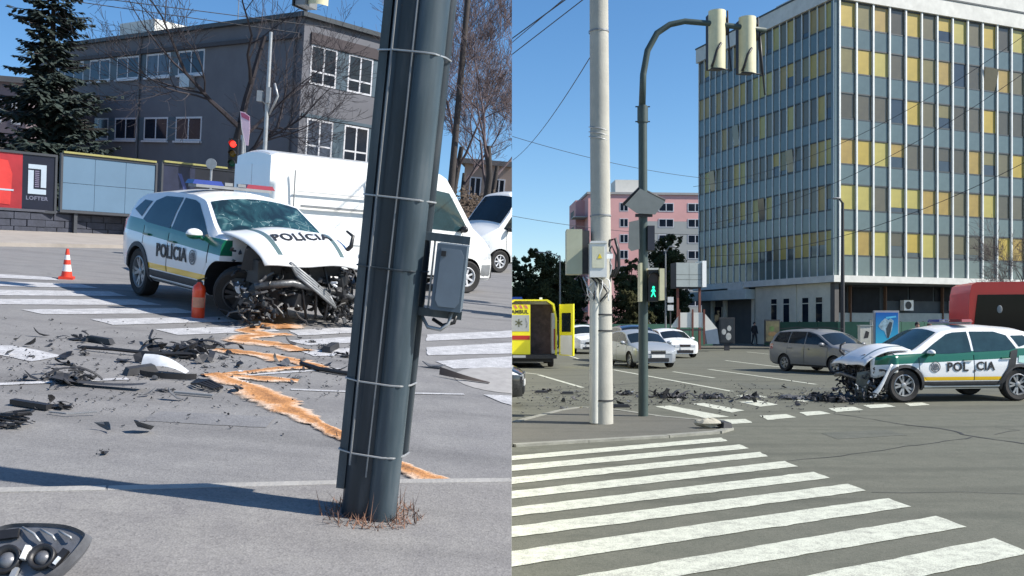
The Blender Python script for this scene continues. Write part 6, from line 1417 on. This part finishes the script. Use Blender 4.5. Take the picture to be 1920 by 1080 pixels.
# pedestrian signal with a green walking figure
ps = thing('pedestrian_signal', 'pedestrian signal with a lit green walking figure on the green post', 'traffic light', (gx, gy, 0.045), 0, 'R')
x0, x1, zt, zb = Q(1208, 0)[0], Q(1230, 0)[0], Q(0, 508)[2], Q(0, 566)[2]
MB().bx(x0 + 0.03, x1, -0.28, -0.09, zb, zt).build('housing', M_['black'], ps); MB().bx(x1 + 0.002, x1 + 0.085, -0.40, -0.05, zb + 0.02, zt + 0.02).build('side_board', CREAM, ps); MB().bx(Q(1195, 0)[0], Q(1199, 0)[0], -0.36, -0.05, zb, zt + 0.12).build('side_board', CREAM, ps)
MB().bx(x0 + 0.02, x1, -0.30, -0.08, zt + 0.002, zt + 0.035).build('hood', BANDM, ps)
zc = Q(0, 523)[2]; xc = (x0 + x1) / 2 + 0.015
MB().lathe([(0.085, -0.285), (0.001, -0.285)], 18, (xc, 0, zc), 'y').build('lens', mat('dead_red_lens', (0.03, 0.01, 0.01), 0.3, 0.1, 5), ps); MB().lathe([(0.095, -0.40), (0.095, -0.28)], 14, (xc, 0, zc), 'y', 0, math.pi).build('visor', M_['black'], ps, True)
zc = Q(0, 549)[2]; GL = mat('green_figure', (0.05, 0.5, 0.3), 0.4, 0.02, 5, emit=(0.02, 0.85, 0.48, 1.0)); s_ = 0.0115
f = MB().lathe([(0.024, -0.292), (0.001, -0.292)], 12, (xc, 0, zc + 0.085), 'y')
f.prism([(xc + a * s_, zc + b * s_) for a, b in ((-1.6, 5.2), (1.4, 5.2), (3.4, 1.2), (2.6, 0.6), (1.4, 2.4), (1.2, -0.5), (3.6, -7.0), (2.2, -7.4), (-0.2, -2.6), (-2.8, -7.4), (-4.2, -6.8), (-1.8, -0.8), (-1.8, 2.2), (-3.4, 0.4), (-4.0, 1.4))], -0.294, -0.288, 'y')
f.build('walking_figure', GL, ps)
# the two signal heads that hang from the arm, seen from behind
def hanging(label, x, y0, y1, xr_):
    a = Q(x, y0); b = Q(x, y1); o = thing('overhead_signal', label, 'traffic light', (gx + a[0], gy, 0.045), R_(8), 'R', 'signal heads on the curved arm'); h = a[2] - b[2]; zb = b[2]
    MB().lathe([(0.155, 0.0), (0.155, h)], 12, (0, 0.05, zb), 'z', math.pi * 0.98, math.pi * 2.02).build('backboard', CREAM, o, True)
    MB().lathe([(0.155, h), (0.001, h)], 12, (0, 0.05, zb), 'z', math.pi, math.pi * 2).build('backboard_cap', CREAM, o)
    MB().bx(-0.13, 0.14, 0.06, 0.26, zb + 0.04, zb + h - 0.03).build('housing', M_['black'], o)
    MB().tube([(0.17, -0.02, zb + h), (0.19, -0.02, zb + h * 0.5), (0.235, -0.03, zb - 0.02), (0.0, -0.13, zb - 0.02), (-0.15, -0.05, zb + 0.0)], 0.016, 6).build('frame_rod', M_['black'], o, True)
    MB().tube([(0.02, -0.118, zb + h * 0.42), (-0.06, -0.115, zb + h * 0.3), (-0.11, -0.10, zb + h * 0.12), (-0.14, -0.06, zb + 0.02)], 0.022, 6).build('frame_rod', M_['black'], o, True)
    MB().tube([(0.13, 0.05, zb + h * 0.9), (0.17, 0.0, zb + h * 0.74), (0.16, 0.0, zb + h * 0.6)], 0.05, 7).build('clamp', M_['black'], o, True)
    return o
hanging('cream backed signal head nearest the bend of the curved arm', 1346, 20, 130, 0); hanging('cream backed signal head at the tip of the curved arm', 1403, 32, 138, 0)
MB().tube([Q(1424, 58), Q(1428, 110), Q(1434, 178)], [0.02, 0.02, 0.014], 6).build('hanging_rod', M_['black'], gpst, True); MB().tube([Q(1390, 60), Q(1392, 100), Q(1398, 136)], 0.016, 6).build('hanging_rod', M_['black'], gpst, True)

# ------------------------------------------------------------------ RIGHT: street lamps, wires
def lamp(label, x, yt, Y, arm, m, r=0.08):
    p = ra(x, yt, Y); o = thing('street_lamp', label, 'street lamp', (p.x, Y), 0, 'R')
    MB().tube([(0, 0, 0), (0, 0, p.z)], [r, r * 0.6], 9).build('post', m, o, 40)
    MB().tube([(0, 0, p.z - 0.05), (arm * 0.5, 0, p.z + 0.25), (arm, 0, p.z + 0.3)], r * 0.45, 6).build('arm', m, o, True); MB().blob((arm, 0, p.z + 0.27), 0.2, (1.6, 0.8, 0.35), 10, 6).build('lantern', M_['greysteel'], o, True)
    return o
lamp('dark street lamp in front of the corner of the tower', 1580, 380, 57, -0.4, M_['dark'], 0.15); lamp('distant street lamp above the evergreens left of the concrete pole', 1050, 480, 70, -1.6, M_['greysteel'], 0.09); lamp('distant slim lamp post among the evergreens right of the green post', 1248, 470, 62, 0.5, M_['greysteel'], 0.07)
for lb, A, B, sg, r in (('upper thick overhead wire at the top left of the sky by the concrete pole', ra(955, 76, 20), ra(1070, -8, 16), 0, 0.014), ('second overhead wire below the upper thick one by the concrete pole', ra(955, 84, 20), ra(1062, -6, 16), 0, 0.010), ('third overhead wire running parallel lower down by the concrete pole', ra(955, 106, 20), ra(1100, -6, 16), 0, 0.012),
        ('steep thin wire running up to the concrete pole', ra(962, 300, 30), ra(1106, 108, 15), 0.2, 0.009), ('faint wire crossing the sky behind both poles', ra(955, 254, 45), ra(1330, 335, 60), 0.3, 0.014), ('low wire left of the pink apartment block', ra(955, 404, 60), ra(1310, 440, 70), 0.3, 0.016),
        ('wire sloping across the tower from its left foot', ra(1330, 420, 50), ra(1930, 130, 40), 1.0, 0.014), ('lower wire sloping across the tower', ra(1330, 480, 50), ra(1930, 300, 40), 1.0, 0.014), ('wire crossing the upper storeys of the tower', ra(1300, 350, 50), ra(1930, 60, 38), 1.2, 0.012)):
    wires(lb, [A, B], 'R', r=r, sag=sg)

# ------------------------------------------------------------------ RIGHT: cars
def place(name, label, cat, c, head, fn, z=0.004):
    o = thing(name, label, cat, (c[0], c[1], z), math.atan2(head[1], head[0]), 'R'); fn(o); return o
SILV = mat('paint_silver', (0.30, 0.325, 0.35), 0.35, 0.05, 2, metal=0.15, coat=0.25); GREYP = mat('paint_grey_brown', (0.165, 0.172, 0.18), 0.38, 0.06, 2, metal=0.1, coat=0.25); NAVY = mat('paint_navy', (0.02, 0.03, 0.06), 0.25, 0.05, 2, coat=0.8); BLKP = mat('paint_black', (0.015, 0.016, 0.018), 0.22, 0.05, 2, coat=0.8)
def hatch(m): return lambda o: (lambda sw: build_car(o, sw[0], m, M_['glass'], (1.28, -1.30), 0.31, 0.355, sw[1], (1.10, 0.44), (-1.62, -2.0), [(-0.23, 1.0), (-1.15, -0.23)], 'wheel_small', mir_x=0.78))(hatch_shell())
def wagon(m): return lambda o: (lambda sw: (build_car(o, sw[0], m, M_['glass'], (1.24, -1.22), 0.30, 0.345, sw[1], (1.10, 0.46), (-1.86, -2.05), [(-0.18, 0.95), (-1.05, -0.18)], 'wheel_small', mir_x=0.78), [MB().tube([(-1.7, sg * 0.56, 1.50), (-0.8, sg * 0.57, 1.56), (0.2, sg * 0.56, 1.50)], 0.015, 6).build('roof_rail', M_['dark'], o, True) for sg in (1, -1)]))(wagon_shell())
def suv(m, bar=False): return lambda o: (lambda sw: (build_car(o, sw[0], m, M_['glass'], (1.345, -1.325), 0.355, 0.40, sw[1], (1.10, 0.46), (-1.82, -2.15), [(-0.255, 1.02), (-1.15, -0.255)], 'wheel_suv', mir_x=0.80), lightbar(o) if bar else None))(suv_shell())
place('estate_car', 'grey estate car with roof rails crossing behind the police car', 'car', (10.95, 31.6), (0.40, -0.92), wagon(GREYP))
place('hatchback_car', 'silver hatchback waiting at the line behind the green post', 'car', (5.05, 36.0), (0.20, -0.98), hatch(SILV))
place('saloon_car', 'white car with black grille waiting behind the silver hatchback', 'car', (8.05, 46.6), (0.22, -0.97), hatch(M_['white']))
place('dark_car', 'dark blue car hidden behind the silver hatchback', 'car', (5.55, 41.4), (0.15, -0.99), suv(NAVY))
place('suv_car', 'white off-road car between the ambulance and the concrete pole', 'car', (4.15, 53.0), (0.12, -0.99), suv(M_['white'], False))
place('black_car', 'black car of which only the end shows at the left edge of the crossing', 'car', (-1.86, 18.7), (1.0, -0.05), hatch(BLKP))
# police car seen from its left flank
hp = Vector((-0.989, -0.15)).normalized(); pr = thing('police_car', 'wrecked white police car with green band in front of the red bus', 'car', (9.51, 20.29, 0.006), math.atan2(hp.y, hp.x), 'R')
psr = police(pr, 29, 1)
flank_text(pr, psr, 'POL', 0.145, 0.74, 0.26, 1); flank_text(pr, psr, 'CIA', -0.51, 0.755, 0.25, 1); MB().box((-0.26, psr.side_y(-0.26, 0.7) + 0.016, 0.665), (0.03, 0.006, 0.05)).build('lettering', M_['ink'], pr)
emblem(pr, (0.66, psr.side_y(0.66, 0.75) + 0.016, 0.75), 1, 0.115)
def bmp(u, v): return (1.62 + 0.40 * u ** 0.8 + 0.05 * v, 0.93 - 0.05 * u + 0.02 * math.sin(3 * u), 0.80 - 0.70 * u - 0.09 * math.sin(u * 3.1) + (0.02 + 0.10 * u) * v)
bo = bent_panel(bmp, 14, 3).build('torn_bumper', WM[3], pr, 50); bo.modifiers.new('th', 'SOLIDIFY').thickness = 0.012
def gb2(u, v): return (2.02 + 0.18 * u, 0.55 + 0.15 * v - 0.2 * u, 0.05 + 0.62 * v - 0.05 * u)
bo = bent_panel(gb2, 4, 6).build('torn_panel', mat('torn_olive', (0.15, 0.16, 0.14), 0.6, 0.2, 8), pr, 50); bo.modifiers.new('th', 'SOLIDIFY').thickness = 0.02
wreck(random.Random(15), 60, (1.6, 2.35), (0.2, 0.95), (0.03, 0.45), 0.13).build('trailing_wreckage', WM, pr, kind='stuff')
# dark gap behind the buckled rear door, painted as a flat black sheet
psr.side_poly([(-1.13, 1.08), (-1.30, 1.12), (-1.22, 0.78), (-0.96, 0.40), (-0.80, 0.36), (-1.04, 0.72)], 1, 0.02).build('painted_door_gap', M_['black'], pr, 50)
psr.side_poly([(-1.32, 0.98), (-1.62, 0.98), (-1.78, 0.86), (-1.55, 0.80), (-1.30, 0.84)], 1, 0.012).build('scuffed_panel', mat('mint_primer', (0.38, 0.62, 0.56), 0.5, 0.12, 6), pr, 50)

# ------------------------------------------------------------------ RIGHT: ambulance with an open rear door
AMY = mat('ambulance_yellow', (0.88, 0.80, 0.02), 0.4, 0.04, 2, coat=0.4)
am = thing('ambulance', 'yellow ambulance with one rear door open at the left of the crossing', 'ambulance', (0.72, 34.6), R_(91), 'R')   # local x points away from the viewer
AW, AH = 1.0, 2.62
MB().prism([(y, z) for y, z in ((-AW, 0.42), (AW, 0.42), (AW, 1.9), (AW - 0.1, 2.45), (AW - 0.35, AH), (-AW + 0.35, AH), (-AW + 0.1, 2.45), (-AW, 1.9))], 0.9, 5.2, 'x').build('body', M_['white'], am, 30)  # unseen side colour is invented: white keeps yellow bounce off the hatchback
fr2 = MB()
for (p, q) in (((-AW, 0.42), (-AW, 1.9)), ((-AW, 1.9), (-AW + 0.1, 2.45)), ((-AW + 0.1, 2.45), (-AW + 0.35, AH)), ((-AW + 0.35, AH), (AW - 0.35, AH)), ((AW - 0.35, AH), (AW - 0.1, 2.45)), ((AW - 0.1, 2.45), (AW, 1.9)), ((AW, 1.9), (AW, 0.42))):
    a_, b_ = Vector((p[0], p[1])), Vector((q[0], q[1])); k_ = 0.93
    fr2.add([(0.02, *a_), (0.02, *b_), (0.9, *b_), (0.9, *a_), (0.02, a_.x * k_, 1.4 + (a_.y - 1.4) * 0.95), (0.02, b_.x * k_, 1.4 + (b_.y - 1.4) * 0.95), (0.9, b_.x * k_, 1.4 + (b_.y - 1.4) * 0.95), (0.9, a_.x * k_, 1.4 + (a_.y - 1.4) * 0.95)], [(0, 1, 2, 3), (4, 7, 6, 5), (0, 4, 5, 1)])
fr2.build('rear_frame', AMY, am)
MB().bx(0.0, 0.9, -0.93, 0.93, 0.46, 0.52).build('floor', M_['dark'], am)
MB().bx(0.86, 0.895, -0.9, 0.9, 0.52, 2.45).build('interior', mat('ambulance_inside', (0.10, 0.07, 0.07), 0.7, 0.5, 3), am); MB().bx(0.04, 0.85, -0.92, -0.80, 0.55, 2.1).build('interior_lining', mat('lining_pale', (0.42, 0.42, 0.40), 0.6, 0.15, 4), am)
rd = MB().bx(-0.02, 0.03, 0.02, 0.94, 0.52, 2.42).build('rear_door', AMY, am)
MB().bx(-0.028, -0.021, 0.06, 0.86, 1.40, 2.02).build('window', mat('frosted_pane', (0.40, 0.42, 0.42), 0.3, 0.1, 5), rd); MB().bx(-0.03, -0.0205, 0.04, 0.92, 1.08, 1.24).build('red_band', mat('ambulance_red', (0.45, 0.03, 0.02), 0.4, 0.05, 4), rd)
for k in range(4): MB().prism([(0.10 + 0.2 * k, 2.27), (0.20 + 0.2 * k, 2.27), (0.27 + 0.2 * k, 2.40), (0.17 + 0.2 * k, 2.40)], -0.028, -0.0205, 'x').build('chevron', mat('chevron_red', (0.6, 0.2, 0.14), 0.5, 0.05, 4), rd)
lettering('AMBUL', 0.19, M_['ink'], rd, Matrix.Translation((-0.024, 0.42, 2.14)) @ Matrix.Rotation(R_(-90), 4, 'Z') @ Matrix.Rotation(R_(90), 4, 'X'), bold=0.006)
emb = MB()
for k in range(3): a_ = k * math.pi / 3; emb.box((-0.031, 0.46, 1.72), (0.004, 0.05, 0.3), Matrix.Rotation(a_, 3, 'X'))
emb.build('star_emblem', mat('star_olive', (0.12, 0.13, 0.08), 0.5, 0.1, 4), rd)
for sg in (-1, 1): MB().tube([(-0.03, 0.46 + sg * 0.3, 1.55), (-0.03, 0.46 + sg * 0.33, 1.72), (-0.03, 0.46 + sg * 0.27, 1.92)], 0.012, 5).build('emblem_wreath', M_['greysteel'], rd, True)
od = MB().box((-0.42, -1.15, 1.46), (0.88, 0.06, 1.95)).build('open_rear_door', AMY, am, M=Matrix.Translation((0, 0, 0)) @ Matrix.Rotation(0.0, 4, 'Z'))
od.matrix_local = Matrix.Translation((0.0, -1.0, 0)) @ Matrix.Rotation(R_(32), 4, 'Z') @ Matrix.Translation((0.0, 1.0, 0))
MB().bx(-0.72, -0.14, -1.118, -1.112, 1.38, 2.1).build('window', M_['glass'], od); MB().bx(-0.80, -0.06, -1.118, -1.112, 0.52, 1.25).build('inner_lining', M_['white'], od)
MB().bx(-0.10, 0.05, -0.98, 0.98, 0.36, 0.50).build('step_bumper', M_['dark'], am); MB().bx(-0.11, -0.1, 0.2, 0.7, 0.40, 0.49).build('number_plate', M_['plate'], am)
for y in (-0.93, 0.9): MB().bx(-0.015, 0.03, y, y + 0.05, 0.7, 1.5).build('tail_light', M_['redlamp'], am)
MB().box((0.35, 0.55, AH + 0.05), (0.3, 0.5, 0.1), None, 0.85).build('beacon', M_['bluelamp'], am); MB().box((0.35, -0.4, AH + 0.04), (0.12, 0.12, 0.08), None, 0.8).build('beacon', M_['white'], am)
for x in (1.15, 4.5):
    for sg in (1, -1): add_wheel(am, x, sg * 0.82, 0.34, 0.22, 7, M_['steelwheel'], 'wheel_van', rr=0.60)
MB().bx(0.3, 4.9, -0.8, 0.8, 0.22, 0.41).build('chassis', M_['black'], am)

# ------------------------------------------------------------------ RIGHT: red bus
RED = mat('bus_red', (0.85, 0.010, 0.014), 0.3, 0.05, 1.5, coat=0.6); BGL = mat('bus_glass', (0.010, 0.010, 0.012), 0.08, 0.3, 0.6, spec=0.2)
A = ra(1812, 620, 30); bs = thing('city_bus', 'red city bus with dark windows behind the police car', 'bus', (A.x, 30), R_(-12), 'R'); BH = ra(1803, 529, 30).z
MB().prism([(0.02, 0.35), (12, 0.35), (12, BH), (0.32, BH), (0.17, BH - 0.08), (0.10, BH - 0.4)], 0, 2.5, 'y').build('body', RED, bs, 30)
MB().prism([(0.34, BH - 0.42), (11.7, BH - 0.40), (11.7, 1.05), (0.16, 1.05)], -0.03, -0.006, 'y').build('window_band', BGL, bs)
for x in (2.6, 4.6, 6.6): MB().bx(x, x + 0.06, -0.036, -0.031, 1.06, BH - 0.42).build('window_post', M_['black'], bs)
for x in (2.2, 8.6):
    wv = add_wheel(bs, x, 0.14, 0.48, 0.28, 7, M_['steelwheel'], 'wheel_bus', rr=0.58); wv.matrix_local = Matrix.Translation((x, 0.12, 0.48)) @ Matrix.Rotation(math.pi, 4, 'Z')
MB().bx(3.2, 4.4, 0.2, 2.2, BH, BH + 0.25).build('roof_unit', BANDM, bs)
MB().blob((1.0, -0.04, BH - 0.9), 0.12, (0.7, 0.1, 1.1), 10, 6).build('sticker', mat('sticker_grey', (0.25, 0.26, 0.26), 0.5, 0.1, 5), bs)
for x in (3.9, 5.6): MB().blob((x, -0.034, 1.55), 0.34, (0.8, 0.01, 0.95), 12, 6).build('seat_back', mat('seat_red', (0.16, 0.012, 0.014), 0.6, 0.2, 5), bs)

# ------------------------------------------------------------------ RIGHT: people
def person(label, loc, rz, coat, legs, hair, h=1.75, stride=0.12, name='person', bag=False):
    o = thing(name, label, 'person', loc, rz, 'R'); k = h / 1.75
    V = [(0, 0, 0.95), (0, 0, 1.18), (0, 0.01, 1.40), (0, 0, 1.50), (0, -0.02, 1.62), (0, -0.01, 1.72),            # 0 pelvis .. 5 crown
         (0.17, 0, 1.41), (0.24, 0.03, 1.14), (0.23, -0.08, 0.92), (0.225, -0.11, 0.83), (-0.17, 0, 1.41), (-0.24, 0.03, 1.14), (-0.23, -0.08, 0.92), (-0.225, -0.11, 0.83),
         (0.10, 0, 0.90), (0.11, -stride * 0.6, 0.50), (0.11, -stride * 0.7, 0.08), (0.12, -stride * 0.7 - 0.16, 0.04), (-0.10, 0, 0.90), (-0.11, stride * 0.2, 0.50), (-0.11, stride, 0.08), (-0.12, stride - 0.16, 0.04)]
    E = [(0, 1), (1, 2), (2, 3), (3, 4), (4, 5), (2, 6), (6, 7), (7, 8), (8, 9), (2, 10), (10, 11), (11, 12), (12, 13), (0, 14), (14, 15), (15, 16), (16, 17), (0, 18), (18, 19), (19, 20), (20, 21)]
    Rr = [0.17, 0.165, 0.15, 0.06, 0.095, 0.06, 0.075, 0.06, 0.045, 0.04, 0.075, 0.06, 0.045, 0.04, 0.10, 0.07, 0.05, 0.04, 0.10, 0.07, 0.05, 0.04]
    me = bpy.data.meshes.new('body'); me.from_pydata([tuple(c * k for c in v) for v in V], E, []); tmp = bpy.data.objects.new('tmp', me); COL.objects.link(tmp)
    tmp.modifiers.new('s', 'SKIN'); sv = me.skin_vertices[0].data
    for i, r in enumerate(Rr): sv[i].radius = (r * k * (1.0), r * k * (0.8 if i < 3 else 1.0))
    sv[0].use_root = True; sub = tmp.modifiers.new('u', 'SUBSURF'); sub.levels = 2; sub.render_levels = 2
    out = evaluated(tmp); bpy.data.objects.remove(tmp, do_unlink=True); SKN = mat('skin', (0.45, 0.27, 0.2), 0.6, 0.08, 6)
    out.materials.clear()
    for m in (coat, legs, SKN, M_['black']): out.materials.append(m)
    idx = []
    for p in out.polygons:
        c = p.center / k; idx.append(2 if c.z > 1.49 or (abs(c.x) > 0.19 and c.z < 0.88 and c.z > 0.7) else (3 if c.z < 0.09 else (1 if c.z < 0.84 else 0)))
    out.polygons.foreach_set('material_index', idx); out.polygons.foreach_set('use_smooth', [True] * len(out.polygons)); link('body', out, o)
    MB().blob((0, 0.015 * k, 1.655 * k), 0.108 * k, (0.92, 1.0, 1.02), 14, 10).build('hair', hair, o, True)
    MB().blob((0, -0.098 * k, 1.62 * k), 0.02, (0.6, 0.9, 1.1), 8, 6).build('nose', SKN, o, True)
    if bag: MB().blob((0.27 * k, -0.05, 0.72 * k), 0.13, (0.5, 1, 1.1), 10, 8).build('bag', M_['white'], o, True)
    return o
HR = mat('hair_dark', (0.02, 0.016, 0.014), 0.7, 0.2, 10); HRB = mat('hair_brown', (0.16, 0.07, 0.035), 0.7, 0.2, 10); CTB = mat('coat_black', (0.018, 0.018, 0.02), 0.85, 0.2, 8); JN = mat('trousers_dark', (0.025, 0.027, 0.033), 0.85, 0.2, 8); CTG = mat('coat_grey', (0.10, 0.095, 0.09), 0.85, 0.2, 8)
person('person in a dark coat walking by the green fence near the iron gate', (rg(1393, 648)[0], 68.5, 0.1), R_(25), CTB, JN, HR, 1.76, 0.18)
p = ra(1720, 604, 38); person('person in black with a dark cap behind the bonnet of the police car', (p.x, 38, 0.004), R_(-10), CTB, JN, HR, 1.76, 0.1)
p = ra(1743, 606, 37.2); person('person with reddish brown hair beside the one in black', (p.x, 37.2, 0.004), R_(20), CTG, JN, HRB, 1.71, 0.1)

# ------------------------------------------------------------------ RIGHT: bare tree over the bus, debris, kerb rubble
p = ra(1905, 560, 50); place_bare(52, (p.x + 0.4, 50), 'R', 'bare tree behind the red bus at the right edge', 9.6, 0.15, levels=6, spread=0.6, trunk=0.3, nb=(2, 4), maxseg=9000)
SG = mat('small_sign_white', (0.66, 0.66, 0.64), 0.5, 0.05, 4)
p = ra(1257, 575, 52); ss = thing('lane_sign', 'dark post with two small white plates behind the white saloon', 'sign', (p.x, 52), 0, 'R'); MB().tube([(0, 0, 0), (0, 0, 3.3)], 0.04, 8).build('post', M_['dark'], ss)
for yy in (562, 577): z = ra(1257, yy, 52).z; MB().bx(-0.17, 0.17, -0.07, -0.05, z - 0.16, z + 0.16).build('plate', SG, ss)
ck = thing('concrete_chunk', 'broken kerb chunk lying near the zebra crossing', 'rubble', rg(1338, 806) + (0.05,), 0.05, 'R'); rr = random.Random(5)
mb = MB(); mb.blob((-0.08, 0, 0.06), 0.13, (1.6, 0.8, 0.55), 9, 6, 0.22, rr); mb.build('lump', mat('rubble_pale', (0.38, 0.36, 0.29), 0.9, 0.2, 8, 0.4), ck); MB().box((0.17, 0.03, 0.035), (0.3, 0.16, 0.09), rotm(rr, 0.2), 0.8).build('slab', M_['dark'], ck)
def debr(name, label, px, mb, m, rz=0.0, group=None): return deb(name, label, px, mb, m, rz, 'R', group)
debr('black_strip', 'black strip on the pavement right of the concrete pole', (1162, 764), MB().box((0, 0, 0.03), (0.42, 0.08, 0.06), None, 0.8), M_['black'])
debr('yellow_scrap', 'pale yellow scrap left of the concrete pole foot', (1086, 767), junk(random.Random(61), 0.16, n=6), mat('scrap_cream', (0.50, 0.47, 0.33), 0.7, 0.15, 8))
debr('wreck_fragment', 'dark upright wreck fragment just right of the concrete pole', (1172, 741), junk(random.Random(62), 0.34, n=14), M_['black'])
debr('wreck_fragment', 'long dark wreck heap right of the green post', (1260, 746), junk(random.Random(63), 0.55, n=18), M_['dark'])
debr('wreck_fragment', 'dark wreck heap in the middle of the far crossing', (1330, 747), junk(random.Random(64), 0.50, n=18), M_['dark'])
debr('wreck_fragment', 'black scrap standing up left of the concrete pole', (1030, 734), junk(random.Random(65), 0.24, n=9), M_['black'])
debr('black_strip', 'flat black strip left of the standing scrap', (1015, 737), MB().box((0, 0, 0.03), (0.34, 0.1, 0.05), None, 0.8), M_['black']); debr('black_strip', 'flat black strip right of the standing scrap', (1064, 739), MB().box((0, 0, 0.03), (0.3, 0.12, 0.05), None, 0.8), M_['black'])
debr('wreck_fragment', 'wide dark heap of torn parts before the police car nose', (1560, 752), junk(random.Random(66), 0.65, n=30), M_['dark']); debr('wreck_fragment', 'grey torn heap left of the wide dark heap', (1490, 749), junk(random.Random(67), 0.45, n=16), DM[2]); debr('wreck_fragment', 'flattened dark parts between the two crossing heaps', (1405, 748), junk(random.Random(68), 0.40, n=14), DM[1])
frs = random.Random(99); k = 0
while k < 85:
    x = frs.uniform(1000, 1620); y = frs.gauss(745 - 0.0 * x, 10)
    if not (712 < y < 790) or 1100 < x < 1150: continue
    s_ = frs.choice((0.06, 0.08, 0.1, 0.14)); mbx = shard(frs, s_, tilt=0.9, asp=frs.uniform(0.3, 0.9)) if frs.random() < 0.6 else junk(frs, s_ * 1.2, n=4)
    debr('plastic_fragment', 'small torn plastic fragment scattered on the far crossing', (x, y), mbx, (DM + [W4])[frs.choices(range(4), (4, 4, 3, 1))[0]], frs.uniform(0, 6), 'small fragments on the far crossing'); k += 1
mb = MB()
for k in range(900):
    x = frs.uniform(970, 1640); y = frs.gauss(744, 12)
    if 705 < y < 800: g = rg(x, y); shard(frs, frs.uniform(0.012, 0.04), mb, (g[0], g[1], 0.006), 0.8, 0.2)
one('debris_crumbs', mb, M_['dark'], 'fine dark crumbs of plastic strewn over the far crossing', 'debris', (0, 0, 0), 0, 'R', kind='stuff')
# ------------------------------------------------------------------ the two places end where they meet
bpy.context.view_layer.update()
def root_of(o):
    while o.parent: o = o.parent
    return o
def trim():
    for nm in [o.name for o in bpy.data.objects]:
        o = bpy.data.objects.get(nm)
        if o is None or o.type != 'MESH': continue
        sd = SIDE.get(root_of(o).name)
        if sd not in ('L', 'R'): continue
        sg = 1 if sd == 'R' else -1; lim = 0.002 * sg
        W = o.matrix_world; co = np.empty(len(o.data.vertices) * 3); o.data.vertices.foreach_get('co', co); co = co.reshape(-1, 3)
        if not len(co): continue
        xs = co @ np.array(W)[0, :3] + W[0][3]
        if (xs * sg > lim * sg).all(): continue
        if (xs * sg <= lim * sg).all():
            for ch in list(o.children): bpy.data.objects.remove(ch, do_unlink=True)
            bpy.data.objects.remove(o, do_unlink=True); continue
        me = o.data.copy(); o.data = me; Wi = W.inverted(); pco = Wi @ Vector((lim, 0, 0)); no = (W.to_3x3().transposed() @ Vector((sg, 0, 0))).normalized()
        bm = bmesh.new(); bm.from_mesh(me)
        r = bmesh.ops.bisect_plane(bm, geom=bm.verts[:] + bm.edges[:] + bm.faces[:], dist=1e-5, plane_co=pco, plane_no=no, clear_inner=True)
        ed = [e for e in r['geom_cut'] if isinstance(e, bmesh.types.BMEdge) and e.is_boundary]
        if ed and len(ed) < 3000:
            try: bmesh.ops.holes_fill(bm, edges=ed, sides=0)
            except Exception: pass
        bm.to_mesh(me); bm.free()
trim()
for nm in [o.name for o in bpy.data.objects]:
    o = bpy.data.objects.get(nm)
    if o and o.type == 'EMPTY' and not o.children: bpy.data.objects.remove(o, do_unlink=True)
S.render.engine = 'CYCLES'
# the raised street is held by a plain concrete retaining wall
road_l.data.materials.append(M_['concrete'])
for p in road_l.data.polygons:
    if abs(p.normal.z) < 0.5: p.material_index = len(road_l.data.materials) - 1
